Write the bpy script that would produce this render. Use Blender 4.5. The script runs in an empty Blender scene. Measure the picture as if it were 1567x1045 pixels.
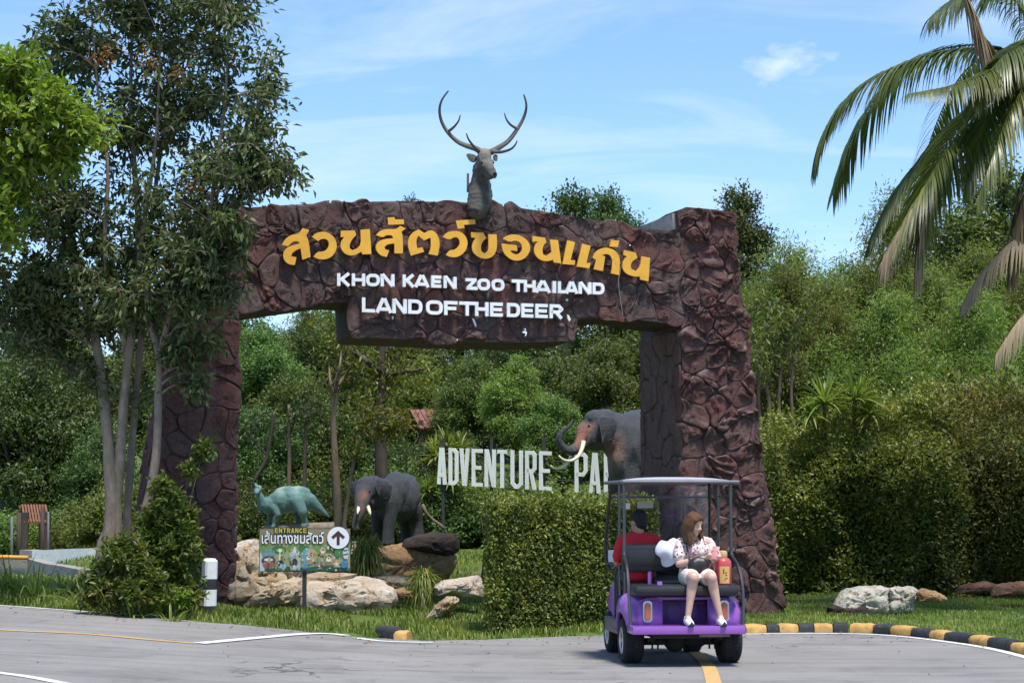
import bpy, bmesh, math, random
import numpy as np
from mathutils import Vector, Matrix, noise

# ------------------------------------------------------------------ camera, sky, sun, exposure
SC = bpy.context.scene
COL = SC.collection
F = 3150.0; CX = 783.5; CY = 522.5
CAMZ = 1.6
PITCH = math.atan(249.5 / F)
cam_d = bpy.data.cameras.new('camera')
cam_d.sensor_width = 36.0
cam_d.lens = F / 1567.0 * 36.0
cam_d.clip_start = 0.1
cam_d.clip_end = 3000.0
cam = bpy.data.objects.new('camera', cam_d)
cam.location = (0, 0, CAMZ)
cam.rotation_euler = (math.pi / 2 + PITCH, 0, 0)
COL.objects.link(cam)
SC.camera = cam

SUN_EL = math.radians(69.0)
SUN_AZ = math.radians(152.0)          # clockwise from +Y: right of and a little behind the camera
SUN_DIR = Vector((math.sin(SUN_AZ) * math.cos(SUN_EL), math.cos(SUN_AZ) * math.cos(SUN_EL), math.sin(SUN_EL)))
world = bpy.data.worlds.new('World')
SC.world = world
world.use_nodes = True
wn = world.node_tree.nodes; wl = world.node_tree.links
wn.clear()
w_out = wn.new('ShaderNodeOutputWorld')
w_bg = wn.new('ShaderNodeBackground'); w_bg.inputs['Strength'].default_value = 0.105
w_sky = wn.new('ShaderNodeTexSky'); w_sky.sky_type = 'NISHITA'; w_sky.sun_disc = False
w_sky.sun_elevation = SUN_EL; w_sky.sun_rotation = SUN_AZ
w_sky.altitude = 200; w_sky.air_density = 1.0; w_sky.dust_density = 0.15; w_sky.ozone_density = 3.0
w_tc = wn.new('ShaderNodeTexCoord')
w_sep = wn.new('ShaderNodeSeparateXYZ')
wl.new(w_tc.outputs['Generated'], w_sep.inputs[0])
def wmath(op, a, b=None):
    n = wn.new('ShaderNodeMath'); n.operation = op
    for i, v in enumerate((a, b)):
        if v is None: continue
        if isinstance(v, (int, float)): n.inputs[i].default_value = v
        else: wl.new(v, n.inputs[i])
    return n.outputs[0]
zz = wmath('ADD', wmath('MAXIMUM', w_sep.outputs[2], 0.0), 0.16)
w_cmb = wn.new('ShaderNodeCombineXYZ')
wl.new(wmath('DIVIDE', w_sep.outputs[0], zz), w_cmb.inputs[0])
wl.new(wmath('DIVIDE', w_sep.outputs[1], zz), w_cmb.inputs[1])
w_map = wn.new('ShaderNodeMapping'); w_map.inputs['Scale'].default_value = (1.0, 1.9, 1.0)
w_map.inputs['Rotation'].default_value = (0, 0, 0.25)
w_map.inputs['Location'].default_value = (3.3, 1.15, 0)
wl.new(w_cmb.outputs[0], w_map.inputs[0])
w_nz = wn.new('ShaderNodeTexNoise'); w_nz.inputs['Scale'].default_value = 1.9; w_nz.inputs['Detail'].default_value = 9
w_nz.inputs['Roughness'].default_value = 0.6; w_nz.inputs['Distortion'].default_value = 0.7
wl.new(w_map.outputs[0], w_nz.inputs[0])
w_rmp = wn.new('ShaderNodeValToRGB')
w_rmp.color_ramp.elements[0].position = 0.47; w_rmp.color_ramp.elements[0].color = (0, 0, 0, 1)
w_rmp.color_ramp.elements[1].position = 0.78; w_rmp.color_ramp.elements[1].color = (1, 1, 1, 1)
wl.new(w_nz.outputs[0], w_rmp.inputs[0])
# high thin haze that thickens toward the horizon, plus wisps of cirrus
w_hz = wmath('MULTIPLY', wmath('POWER', wmath('SUBTRACT', 1.0, wmath('MAXIMUM', w_sep.outputs[2], 0.0)), 7.0), 0.34)
w_fac = wmath('MINIMUM', wmath('ADD', wmath('ADD', wmath('MULTIPLY', w_rmp.outputs[0], 0.50), w_hz), 0.02), 0.9)
w_mix = wn.new('ShaderNodeMix'); w_mix.data_type = 'RGBA'
# one small puff of cloud to the right of the gate
w_d0 = wn.new('ShaderNodeVectorMath'); w_d0.operation = 'SUBTRACT'
_d = Vector(((1200 - CX) / F, math.cos(PITCH) - (CY - 92) / F * math.sin(PITCH), math.sin(PITCH) + (CY - 92) / F * math.cos(PITCH))).normalized()
w_d0.inputs[1].default_value = _d[:]
wl.new(w_tc.outputs['Generated'], w_d0.inputs[0])
w_sc = wn.new('ShaderNodeVectorMath'); w_sc.operation = 'MULTIPLY'; w_sc.inputs[1].default_value = (38, 38, 78); wl.new(w_d0.outputs[0], w_sc.inputs[0])
w_n2 = wn.new('ShaderNodeTexNoise'); w_n2.inputs['Scale'].default_value = 1.7; w_n2.inputs['Detail'].default_value = 7; wl.new(w_sc.outputs[0], w_n2.inputs[0])
w_ln = wn.new('ShaderNodeVectorMath'); w_ln.operation = 'LENGTH'; wl.new(w_sc.outputs[0], w_ln.inputs[0])
w_pf = wmath('MULTIPLY', wmath('MINIMUM', wmath('MAXIMUM', wmath('SUBTRACT', wmath('ADD', wmath('MULTIPLY', w_n2.outputs[0], 2.2), -.45), w_ln.outputs['Value']), 0.0), 1.0), 0.75)
w_fac = wmath('MINIMUM', wmath('ADD', w_fac, w_pf), 0.92)
wl.new(w_fac, w_mix.inputs[0])
w_gain = wn.new('ShaderNodeMix'); w_gain.data_type = 'RGBA'; w_gain.blend_type = 'MULTIPLY'
w_gain.inputs[0].default_value = 1.0
w_gain.inputs[7].default_value = (0.71, 0.89, 1.06, 1)
wl.new(w_sky.outputs[0], w_gain.inputs[6])
wl.new(w_gain.outputs[2], w_mix.inputs[6])
w_mix.inputs[7].default_value = (4.7, 5.35, 6.2, 1)
wl.new(w_mix.outputs[2], w_bg.inputs[0])
wl.new(w_bg.outputs[0], w_out.inputs[0])

sun_d = bpy.data.lights.new('sun', 'SUN')
sun_d.energy = 3.1; sun_d.angle = math.radians(10.0); sun_d.color = (1.0, 0.95, 0.88)
sun = bpy.data.objects.new('sun', sun_d)
sun.rotation_euler = (-SUN_DIR).to_track_quat('-Z', 'Y').to_euler()
sun.location = SUN_DIR * 60
COL.objects.link(sun)

SC.view_settings.view_transform = 'Standard'
SC.view_settings.look = 'None'
SC.view_settings.gamma = 1.0
SC.view_settings.use_curve_mapping = False
SC.view_settings.exposure = 0.93
SC.cycles.max_bounces = 6
SC.cycles.transparent_max_bounces = 8

# ------------------------------------------------------------------ geometry of the place
RNG = np.random.default_rng(7)
random.seed(7)
def sstep(t):
    t = np.clip(t, 0.0, 1.0)
    return t * t * (3 - 2 * t)
def h(x, y):
    """height of the ground"""
    x = np.asarray(x, float); y = np.asarray(y, float)
    r = np.minimum(0.055 * np.log1p(np.exp(np.clip(-(x + 0.8) * 2.0, -30, 30))) / 2.0, 0.62) * (1 - .55 * sstep((y - 29.5) / 5.0))
    m = 0.62 * sstep((y - 29.0) / 9.5) * sstep((x + 10.0) / 3.5) * sstep((2.2 - x) / 2.5)
    hill = 0.095 * np.clip(y - 46.0, 0, 65)
    return r + m + hill
def ray(px, py):
    a = (px - CX) / F; b = (CY - py) / F
    c, s = math.cos(PITCH), math.sin(PITCH)
    return Vector((a, c - b * s, s + b * c))
def W(px, py, Y):
    """the point of the place seen at pixel px,py of the photograph, Y metres ahead of the camera"""
    d = ray(px, py)
    return Vector((0, 0, CAMZ)) + d * (Y / d.y)
def G(px, py, dz=0.0):
    """the point of the ground seen there"""
    d = ray(px, py); t = 4.0
    while t < 200:
        p = Vector((0, 0, CAMZ)) + d * t
        if p.z <= float(h(p.x, p.y)) + dz: break
        t += 0.02
    return p
def H(x, y): return float(h(x, y))

# ------------------------------------------------------------------ object helpers
def worldloc(o):
    v = Vector((0, 0, 0))
    while o is not None:
        v += o.location; o = o.parent
    return v
def fast_mesh(name, verts, faces, smooth=False):
    me = bpy.data.meshes.new(name)
    if isinstance(faces, np.ndarray):
        n, k = faces.shape
        me.vertices.add(len(verts)); me.vertices.foreach_set('co', np.asarray(verts, np.float32).ravel())
        me.loops.add(n * k); me.loops.foreach_set('vertex_index', faces.astype(np.int32).ravel())
        me.polygons.add(n); me.polygons.foreach_set('loop_start', np.arange(0, n * k, k, dtype=np.int32))
        me.update(calc_edges=True)
    else:
        me.from_pydata([tuple(v) for v in verts], [], faces)
        me.update()
    if smooth: me.polygons.foreach_set('use_smooth', np.ones(len(me.polygons), bool))
    return me
def link(name, me, mat=None, parent=None):
    o = bpy.data.objects.new(name, me); COL.objects.link(o)
    if mat is not None and me is not None and len(me.materials) == 0: me.materials.append(mat)
    if parent is not None: o.parent = parent
    return o
def tag(o, label=None, cat=None, group=None, kind=None):
    if label: o['label'] = label
    if cat: o['category'] = cat
    if group: o['group'] = group
    if kind: o['kind'] = kind
    return o
def thing(name, loc, label, cat, group=None, rz=0.0):
    o = bpy.data.objects.new(name, None); COL.objects.link(o)
    o.location = loc; o.rotation_euler = (0, 0, rz); o.empty_display_size = 0.2
    return tag(o, label, cat, group)
def obj(name, verts, faces, mat, parent=None, local=False, smooth=False):
    verts = np.asarray(verts, float)
    if parent is not None and not local: verts = verts - np.array(worldloc(parent))
    return link(name, fast_mesh(name, verts, faces, smooth), mat, parent)
def attr(me, name, vals):
    a = me.attributes.new(name, 'FLOAT', 'POINT'); a.data.foreach_set('value', np.asarray(vals, np.float32))

def _ico(n):
    bm = bmesh.new(); bmesh.ops.create_icosphere(bm, subdivisions=n, radius=1.0)
    v = np.array([x.co[:] for x in bm.verts]); f = [[q.index for q in p.verts] for p in bm.faces]; bm.free()
    return v, f
ICO1 = _ico(1); ICO2 = _ico(2); ICO3 = _ico(3)

class MB:
    """collects shapes for one mesh"""
    def __init__(s): s.v = []; s.f = []; s.n = 0
    def add(s, v, f):
        v = np.asarray(v, float); s.v.append(v); b = s.n
        s.f += [[int(i) + b for i in q] for q in f]; s.n += len(v); return s
    def box(s, c, d, M=None, bev=0.0):
        c = np.array(c, float); d = np.array(d, float) / 2
        if bev <= 0:
            v = np.array([[x, y, z] for x in (-1, 1) for y in (-1, 1) for z in (-1, 1)], float) * d
            f = [(0, 1, 3, 2), (4, 6, 7, 5), (0, 4, 5, 1), (2, 3, 7, 6), (0, 2, 6, 4), (1, 5, 7, 3)]
        else:
            bm = bmesh.new(); bmesh.ops.create_cube(bm, size=2.0)
            for q in bm.verts: q.co = Vector((q.co.x * d[0], q.co.y * d[1], q.co.z * d[2]))
            bmesh.ops.bevel(bm, geom=bm.edges[:], offset=min(bev, min(d) * .9), segments=2, profile=.5, affect='EDGES')
            bm.verts.index_update()
            v = np.array([q.co[:] for q in bm.verts]); f = [[q.index for q in p.verts] for p in bm.faces]; bm.free()
        if M is not None: v = v @ np.array(M.to_3x3()).T
        return s.add(v + c, f)
    def ell(s, c, r, M=None, ico=ICO2):
        v = ico[0] * np.array(r if hasattr(r, '__len__') else (r, r, r), float)
        if M is not None: v = v @ np.array(M.to_3x3()).T
        return s.add(v + np.array(c, float), ico[1])
    def tube(s, pts, rad, n=8, cap=True, closed=False, flat=1.0):
        P = np.array([tuple(p) for p in pts], float); m = len(P)
        R = np.full(m, rad, float) if not hasattr(rad, '__len__') else np.array(rad, float)
        T = np.gradient(P, axis=0) if not closed else np.roll(P, -1, 0) - np.roll(P, 1, 0)
        T /= np.linalg.norm(T, axis=1)[:, None] + 1e-12
        up = np.array([0, 0, 1.0]) if abs(T[0][2]) < .9 else np.array([1.0, 0, 0])
        a = np.linspace(0, 2 * math.pi, n, endpoint=False); V = []
        A = np.cross(T[0], up); A /= np.linalg.norm(A)
        for i in range(m):
            A = A - T[i] * A.dot(T[i]); A /= np.linalg.norm(A) + 1e-12
            B = np.cross(T[i], A)
            V.append(P[i] + R[i] * (np.cos(a)[:, None] * A + flat * np.sin(a)[:, None] * B))
        V = np.concatenate(V); f = []
        for i in range(m if closed else m - 1):
            j = (i + 1) % m
            for k in range(n):
                l = (k + 1) % n; f.append((i * n + k, i * n + l, j * n + l, j * n + k))
        if cap and not closed:
            f.append(tuple(range(n - 1, -1, -1))); f.append(tuple((m - 1) * n + k for k in range(n)))
        return s.add(V, f)
    def chain(s, pts, rad):
        """round-ended tapered limb for blob()"""
        s.tube(pts, rad, 14)
        for p, r in zip(pts, rad): s.ell(p, r)
        return s
    def cyl(s, a, b, r, n=16): return s.tube([a, b], [r, r], n)
    def prism(s, poly, to3, d0, d1):
        """polygon (u,w) extruded from depth d0 to d1 through to3(u,w,d)"""
        n = len(poly)
        v = [to3(u, w, d0) for u, w in poly] + [to3(u, w, d1) for u, w in poly]
        f = [tuple(range(n)), tuple(range(2 * n - 1, n - 1, -1))]
        f += [(i, n + i, n + (i + 1) % n, (i + 1) % n) for i in range(n)]
        return s.add([tuple(q) for q in v], f)
    def lathe(s, prof, c, n=24, axis=2):
        a = np.linspace(0, 2 * math.pi, n, endpoint=False); V = []
        for r, z in prof: V.append(np.stack([r * np.cos(a), r * np.sin(a), np.full(n, z)], 1))
        V = np.concatenate(V); m = len(prof)
        if axis == 0: V = V[:, [2, 0, 1]]
        if axis == 1: V = V[:, [1, 2, 0]]
        f = [(i * n + k, i * n + (k + 1) % n, (i + 1) * n + (k + 1) % n, (i + 1) * n + k) for i in range(m - 1) for k in range(n)]
        f.append(tuple(range(n - 1, -1, -1))); f.append(tuple((m - 1) * n + k for k in range(n)))
        return s.add(V + np.array(c, float), f)
    def build(s, name, mat, parent=None, local=False, smooth=False, recalc=True, angle=None):
        V = np.concatenate(s.v)
        if parent is not None and not local: V = V - np.array(worldloc(parent))
        me = bpy.data.meshes.new(name); me.from_pydata([tuple(q) for q in V], [], s.f); me.update()
        if recalc:
            bm = bmesh.new(); bm.from_mesh(me); bmesh.ops.recalc_face_normals(bm, faces=bm.faces); bm.to_mesh(me); bm.free()
        if smooth: me.polygons.foreach_set('use_smooth', np.ones(len(me.polygons), bool))
        if angle is not None: me.set_sharp_from_angle(angle=math.radians(angle))
        return link(name, me, mat, parent)
    def blob(s, name, mat, parent=None, voxel=.02, smooth=6, local=False, colorfn=None, warp=None):
        """all shapes fused into one continuous skin"""
        V = np.concatenate(s.v)
        if parent is not None and not local: V = V - np.array(worldloc(parent))
        me = bpy.data.meshes.new(name); me.from_pydata([tuple(q) for q in V], [], s.f)
        bm = bmesh.new(); bm.from_mesh(me); bmesh.ops.recalc_face_normals(bm, faces=bm.faces); bm.to_mesh(me); bm.free()
        t = bpy.data.objects.new('tmp', me); COL.objects.link(t)
        m = t.modifiers.new('r', 'REMESH'); m.mode = 'VOXEL'; m.voxel_size = voxel
        if smooth:
            m2 = t.modifiers.new('s', 'SMOOTH'); m2.factor = .5; m2.iterations = smooth
        dg = bpy.context.evaluated_depsgraph_get()
        out = bpy.data.meshes.new_from_object(t.evaluated_get(dg))
        bpy.data.objects.remove(t); bpy.data.meshes.remove(me)
        out.name = name
        if warp is not None or colorfn is not None:
            co = np.empty(len(out.vertices) * 3, np.float32); out.vertices.foreach_get('co', co); co = co.reshape(-1, 3)
            wl_ = np.array(worldloc(parent)) if parent is not None and not local else np.zeros(3)
            if warp is not None:
                nr = np.empty(len(out.vertices) * 3, np.float32); out.vertices.foreach_get('normal', nr); nr = nr.reshape(-1, 3)
                co = warp(co + wl_, nr) - wl_; out.vertices.foreach_set('co', np.asarray(co, np.float32).ravel())
            if colorfn is not None: attr(out, 'tint', colorfn(co + wl_))
        out.polygons.foreach_set('use_smooth', np.ones(len(out.polygons), bool)); out.update()
        out.materials.clear()
        return link(name, out, mat, parent)

def copy_tree(o, parent=None):
    c = o.copy(); COL.objects.link(c); c.parent = parent
    for ch in o.children: copy_tree(ch, c)
    return c

# ------------------------------------------------------------------ materials
MATS = {}
class NT:
    def __init__(s, name):
        s.m = bpy.data.materials.new(name); s.m.use_nodes = True
        s.t = s.m.node_tree; s.n = s.t.nodes; s.l = s.t.links
        s.n.clear(); s.out = s.n.new('ShaderNodeOutputMaterial')
        s.b = s.n.new('ShaderNodeBsdfPrincipled'); s.l.new(s.b.outputs[0], s.out.inputs[0])
        s.tc = None
    def coord(s, kind='Object'):
        if s.tc is None: s.tc = s.n.new('ShaderNodeTexCoord')
        return s.tc.outputs[kind]
    def pos(s):
        g = s.n.new('ShaderNodeNewGeometry'); return g.outputs['Position']
    def set(s, inp, v):
        i = s.b.inputs[inp] if isinstance(inp, str) else inp
        if hasattr(v, 'is_output') or hasattr(v, 'links'): s.l.new(v, i)
        else: i.default_value = v
    def noise(s, scale, detail=6, rough=.6, vec=None, dist=0.0, sc3=None):
        n = s.n.new('ShaderNodeTexNoise'); n.inputs['Scale'].default_value = scale
        n.inputs['Detail'].default_value = detail; n.inputs['Roughness'].default_value = rough; n.inputs['Distortion'].default_value = dist
        v = vec if vec is not None else s.pos()
        if sc3:
            mp = s.n.new('ShaderNodeMapping'); mp.inputs['Scale'].default_value = sc3; s.l.new(v, mp.inputs[0]); v = mp.outputs[0]
        s.l.new(v, n.inputs[0]); return n.outputs[0]
    def voro(s, scale, feature='F1', vec=None):
        n = s.n.new('ShaderNodeTexVoronoi'); n.feature = feature; n.inputs['Scale'].default_value = scale
        s.l.new(vec if vec is not None else s.pos(), n.inputs[0]); return n.outputs[0]
    def ramp(s, fac, stops):
        r = s.n.new('ShaderNodeValToRGB'); e = r.color_ramp.elements
        while len(e) < len(stops): e.new(0.5)
        for q, (p, c) in zip(e, stops):
            q.position = p; q.color = (c[0], c[1], c[2], 1) if hasattr(c, '__len__') else (c, c, c, 1)
        s.l.new(fac, r.inputs[0]); return r.outputs[0]
    def mix(s, fac, a, b, mode='MIX'):
        n = s.n.new('ShaderNodeMix'); n.data_type = 'RGBA'; n.blend_type = mode
        for i, v in ((0, fac), (6, a), (7, b)):
            if hasattr(v, 'links'): s.l.new(v, n.inputs[i])
            else: n.inputs[i].default_value = v if i == 0 else (v[0], v[1], v[2], 1)
        return n.outputs[2]
    def math(s, op, a, b=0.0):
        n = s.n.new('ShaderNodeMath'); n.operation = op
        for i, v in enumerate((a, b)):
            if hasattr(v, 'links'): s.l.new(v, n.inputs[i])
            else: n.inputs[i].default_value = v
        return n.outputs[0]
    def attr(s, name):
        n = s.n.new('ShaderNodeAttribute'); n.attribute_name = name; return n.outputs['Fac']
    def objrand(s):
        n = s.n.new('ShaderNodeObjectInfo'); return n.outputs['Random']
    def normal_z(s):
        g = s.n.new('ShaderNodeNewGeometry'); q = s.n.new('ShaderNodeSeparateXYZ'); s.l.new(g.outputs['Normal'], q.inputs[0]); return q.outputs[2]
    def bump(s, hgt, strength=.5, dist=.02):
        n = s.n.new('ShaderNodeBump'); n.inputs['Strength'].default_value = strength; n.inputs['Distance'].default_value = dist
        s.l.new(hgt, n.inputs['Height']); s.l.new(n.outputs[0], s.b.inputs['Normal'])
def paint(name, col, rough=.5, var=.12, scale=6.0, metal=0.0, dirt=None, bump=.1, spec=.5, coat=0.0):
    """painted, cast or woven surface with slight unevenness and wear"""
    t = NT(name)
    n = t.noise(scale, 7, .65, t.coord('Object'))
    a = [c * (1 - var) for c in col]; b = [min(1, c * (1 + var)) for c in col]
    c = t.ramp(n, [(.3, a), (.7, b)])
    if dirt:
        n2 = t.noise(scale * 2.3, 8, .7, t.coord('Object'))
        c = t.mix(t.ramp(n2, [(.56, 0), (.74, .75)]), c, dirt)
    t.set('Base Color', c); t.set('Roughness', rough); t.set('Metallic', metal); t.set('Specular IOR Level', spec)
    if coat: t.set('Coat Weight', coat); t.set('Coat Roughness', .12)
    if bump: t.bump(t.noise(scale * 9, 4, .6, t.coord('Object')), bump, .01)
    MATS[name] = t.m
    return t.m
def warmer(c): return (c[0] * 1.55, c[1] * 1.32, c[2] * 1.35)
def leafmat(name, dark, mid, light, trans=.35, rough=.42, hue=.12, spec=.35):
    t = NT(name)
    a = t.attr('tint')
    c = t.ramp(a, [(0.0, warmer(dark)), (.5, warmer(mid)), (1.0, warmer(light))])
    hs = t.n.new('ShaderNodeHueSaturation')
    r = t.objrand()
    t.l.new(t.math('ADD', t.math('MULTIPLY', r, hue * .16), .5 - hue * .115), hs.inputs['Hue'])
    t.l.new(t.math('ADD', t.math('MULTIPLY', r, hue * 2.0), 1 - hue), hs.inputs['Value'])
    t.l.new(c, hs.inputs['Color'])
    c = hs.outputs[0]
    t.set('Base Color', c); t.set('Roughness', rough); t.set('Specular IOR Level', spec)
    tr = t.n.new('ShaderNodeBsdfTranslucent')
    t.l.new(t.mix(1.0, c, (1.15, 1.25, .6), 'MULTIPLY'), tr.inputs[0])
    mx = t.n.new('ShaderNodeMixShader'); mx.inputs[0].default_value = trans
    t.l.new(t.b.outputs[0], mx.inputs[1]); t.l.new(tr.outputs[0], mx.inputs[2]); t.l.new(mx.outputs[0], t.out.inputs[0])
    MATS[name] = t.m
    return t.m
def bark(name, a, b, sc=5.0, ver=.25):
    t = NT(name)
    n = t.noise(sc, 9, .7, t.pos(), .4, (1, 1, ver)); n2 = t.noise(sc * .6, 5, .6)
    t.set('Base Color', t.mix(t.ramp(n2, [(.4, 0), (.62, 1)]), t.ramp(n, [(.3, a), (.7, b)]), [x * .7 + y * .35 for x, y in zip(a, b)]))
    t.set('Roughness', .85); t.set('Specular IOR Level', .2); t.bump(n, .8, .02)
    return t.m
# ------------------------------------------------------------------ ground and road
def edge_pts(L): return [G(px, py) for px, py in L]
FAR = edge_pts([(0, 925), (120, 933), (230, 942), (300, 950), (380, 957), (450, 964), (520, 972), (575, 976), (660, 980), (735, 978), (830, 975), (925, 971), (1040, 968.5), (1140, 968), (1246, 967), (1325, 968), (1390, 973), (1455, 981), (1510, 989), (1567, 1002)])
FX = np.array([-70.0, -40, -18] + [p.x for p in FAR] + [6.3, 7.6, 8.6, 9.3, 9.5]); FY = np.array([60.0, 48, 34.5] + [p.y for p in FAR] + [20.2, 15.5, 8, -10, -60])
o_ = np.argsort(FX); FX = FX[o_]; FY = FY[o_]
def yfar(x): return np.interp(x, FX, FY)
def on_road(x, y): return (y < yfar(x)) & (np.asarray(x) < 9.5)

def m_ground():
    t = NT('grassy_ground')
    n = t.noise(.9, 8, .65); n2 = t.noise(9, 8, .7); n3 = t.noise(60, 4, .7)
    g = t.ramp(n2, [(.28, (.045, .075, .016)), (.5, (.085, .135, .028)), (.75, (.15, .20, .055))])
    d = t.ramp(n3, [(.3, (.10, .075, .045)), (.7, (.20, .16, .10))])
    c = t.mix(t.ramp(n, [(.56, 0), (.70, .75)]), g, d)
    t.set('Base Color', c); t.set('Roughness', .95); t.set('Specular IOR Level', .1); t.bump(n3, .6, .03); return t.m
def m_asphalt():
    t = NT('asphalt')
    n = t.noise(.55, 7, .6); n2 = t.noise(42, 5, .95); n3 = t.noise(7, 8, .7, None, .5)
    c = t.ramp(n2, [(.25, (.150, .143, .134)), (.5, (.275, .263, .247)), (.78, (.42, .40, .378))])
    c = t.mix(t.ramp(n, [(.35, 0), (.65, .75)]), c, (.195, .187, .178))
    c = t.mix(t.ramp(n3, [(.56, 0), (.74, .55)]), c, (.33, .318, .295))
    # worn wheel tracks and long scuffs
    st = t.noise(1.0, 6, .65, None, .3, (.35, 3.2, 1))
    c = t.mix(t.ramp(st, [(.50, 0), (.66, .65)]), c, (.165, .158, .150))
    ck = t.voro(.55, 'DISTANCE_TO_EDGE', None)
    wv = t.n.new('ShaderNodeVectorMath'); wv.operation = 'ADD'
    nc = t.n.new('ShaderNodeTexNoise'); nc.inputs['Scale'].default_value = 1.6; nc.inputs['Detail'].default_value = 6; t.l.new(t.pos(), nc.inputs[0])
    t.l.new(t.pos(), wv.inputs[0]); t.l.new(nc.outputs[1], wv.inputs[1])
    ck = t.voro(.42, 'DISTANCE_TO_EDGE', wv.outputs[0])
    crk = t.math('MULTIPLY', t.ramp(ck, [(0.004, 1), (.011, 0)]), t.ramp(t.noise(.35, 3), [(.5, 0), (.6, .8)]))
    c = t.mix(crk, c, (.045, .044, .044))
    oil = t.noise(1.1, 5, .6, None, .8); c = t.mix(t.ramp(oil, [(.56, 0), (.72, .55)]), c, (.12, .115, .11)); sp = t.noise(14, 3, .6); c = t.mix(t.ramp(sp, [(.66, 0), (.72, .5)]), c, (.13, .12, .11))
    t.set('Base Color', c); t.set('Roughness', .88); t.set('Specular IOR Level', .25)
    t.bump(n2, .7, .012); return t.m
def m_line(name, col):
    t = NT(name)
    n = t.noise(22, 8, .75); n2 = t.noise(3, 4, .6)
    c = t.mix(t.ramp(n, [(.46, 0), (.66, .8)]), col, (.2, .198, .195))
    c = t.mix(t.ramp(n2, [(.5, 0), (.75, .5)]), c, [q * .75 for q in col])
    t.set('Base Color', c); t.set('Roughness', .8); t.bump(t.noise(150, 3), .5, .01); return t.m
MG = m_ground(); MA = m_asphalt(); ML_W = m_line('white_road_paint', (.72, .72, .70)); ML_Y = m_line('yellow_road_paint', (.62, .36, .11))

def grid(name, xs, ys, zf, mat, keep=None):
    X, Y = np.meshgrid(xs, ys, indexing='ij'); Z = zf(X, Y)
    nx, ny = X.shape
    v = np.stack([X.ravel(), Y.ravel(), Z.ravel()], 1)
    i = np.arange(nx * ny).reshape(nx, ny)
    f = np.stack([i[:-1, :-1].ravel(), i[1:, :-1].ravel(), i[1:, 1:].ravel(), i[:-1, 1:].ravel()], 1)
    return obj(name, v, f, mat, smooth=True)
xs = np.unique(np.concatenate([np.linspace(-400, -40, 13), np.linspace(-40, -13, 20), np.arange(-13, 16, .22), np.linspace(16, 40, 18), np.linspace(40, 400, 13)]))
ys = np.unique(np.concatenate([np.linspace(-60, 12, 20), np.arange(12, 22, .5), np.arange(22, 46, .22), np.arange(46, 112, 2.0), np.linspace(112, 900, 14)]))
def lump(x, y): return .025 * np.sin(x * 2.1 + 1.3 * np.sin(y * 1.7)) * np.sin(y * 2.6 + x) + .02 * np.sin(x * 5.1 + y * 3.3)
def zground(x, y):
    e = (y - yfar(x)); e = np.where(x > 9.5, 5, e)
    return h(x, y) - .10 + .115 * sstep((e + .02) / .35) + lump(x, y) * sstep((e - .1) / .6)
tag(grid('ground', xs, ys, zground, MG), kind='structure')
def HZ(x, y): return float(zground(np.array(x, float), np.array(y, float)))
# the road is one sheet from behind the camera to its far edge
rx = np.unique(np.concatenate([np.linspace(-70, -13, 40), np.arange(-13, 9.4, .2)])); tt = np.concatenate([np.linspace(0, .2, 34), np.linspace(.25, 1, 16)])
RX = np.repeat(rx[:, None], len(tt), 1); RY = yfar(rx)[:, None] + tt[None, :] * (-34 - yfar(rx)[:, None])
wob = .035 * np.sin(rx * 3.7) + .03 * np.sin(rx * 9.1 + 1) + .02 * np.sin(rx * 21.0)
RY[:, 0] += wob * (rx < 2.6); RZ = h(RX, RY)
ii = np.arange(RX.size).reshape(RX.shape)
tag(obj('road', np.stack([RX.ravel(), RY.ravel(), RZ.ravel()], 1), np.stack([ii[:-1, 1:].ravel(), ii[1:, 1:].ravel(), ii[1:, :-1].ravel(), ii[:-1, :-1].ravel()], 1), MA, smooth=True), kind='structure')
def catmull(P, n):
    P = [Vector(p) for p in P]; out = []
    for i in range(len(P) - 1):
        a = P[max(i - 1, 0)]; b = P[i]; c = P[i + 1]; d = P[min(i + 2, len(P) - 1)]
        for k in range(n):
            t = k / n
            out.append(.5 * ((2 * b) + (c - a) * t + (2 * a - 5 * b + 4 * c - d) * t * t + (3 * b - a - 3 * c + d) * t ** 3))
    out.append(P[-1]); return out
def stripe(name, P, width, mat, lift=.006):
    P = catmull([Vector((p.x, p.y, 0)) for p in P], 10); v = []; f = []
    for i, p in enumerate(P):
        t = (P[min(i + 1, len(P) - 1)] - P[max(i - 1, 0)]).normalized(); s = Vector((-t.y, t.x, 0)) * width / 2
        for q in (p - s, p + s): v.append((q.x, q.y, H(q.x, q.y) + lift))
        if i: k = 2 * i; f.append((k - 2, k, k + 1, k - 1))
    return tag(obj(name, v, f, mat), kind='structure')
def GP(L): return [G(a, b) for a, b in L]
stripe('road_line', GP([(-120, 954), (0, 964), (130, 970), (230, 979), (302, 985)]), .12, ML_Y)
stripe('road_line', GP([(304, 985), (390, 977), (450, 971.5), (485, 970), (510, 970.5), (530, 973)]), .16, ML_W, .010)
stripe('road_line', GP([(545, 976), (580, 980.5), (620, 982.5), (662, 983.0)]), .13, ML_W)
stripe('road_line', GP([(-60, 919.5), (0, 926.5), (120, 935), (230, 944)]), .10, ML_W)
stripe('road_line', GP([(-60, 1022), (0, 1030), (50, 1037), (105, 1048), (150, 1062)]), .13, ML_W)
stripe('road_line', GP([(1142, 970.5), (1246, 969.5), (1325, 970.5), (1390, 975), (1455, 983), (1510, 991.5), (1567, 1005), (1600, 1016)]), .12, ML_W)
stripe('road_line', GP([(1098, 1075), (1091, 1040), (1083, 1018), (1066, 1000), (1046, 987), (1020, 980)]), .14, ML_Y)

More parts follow.
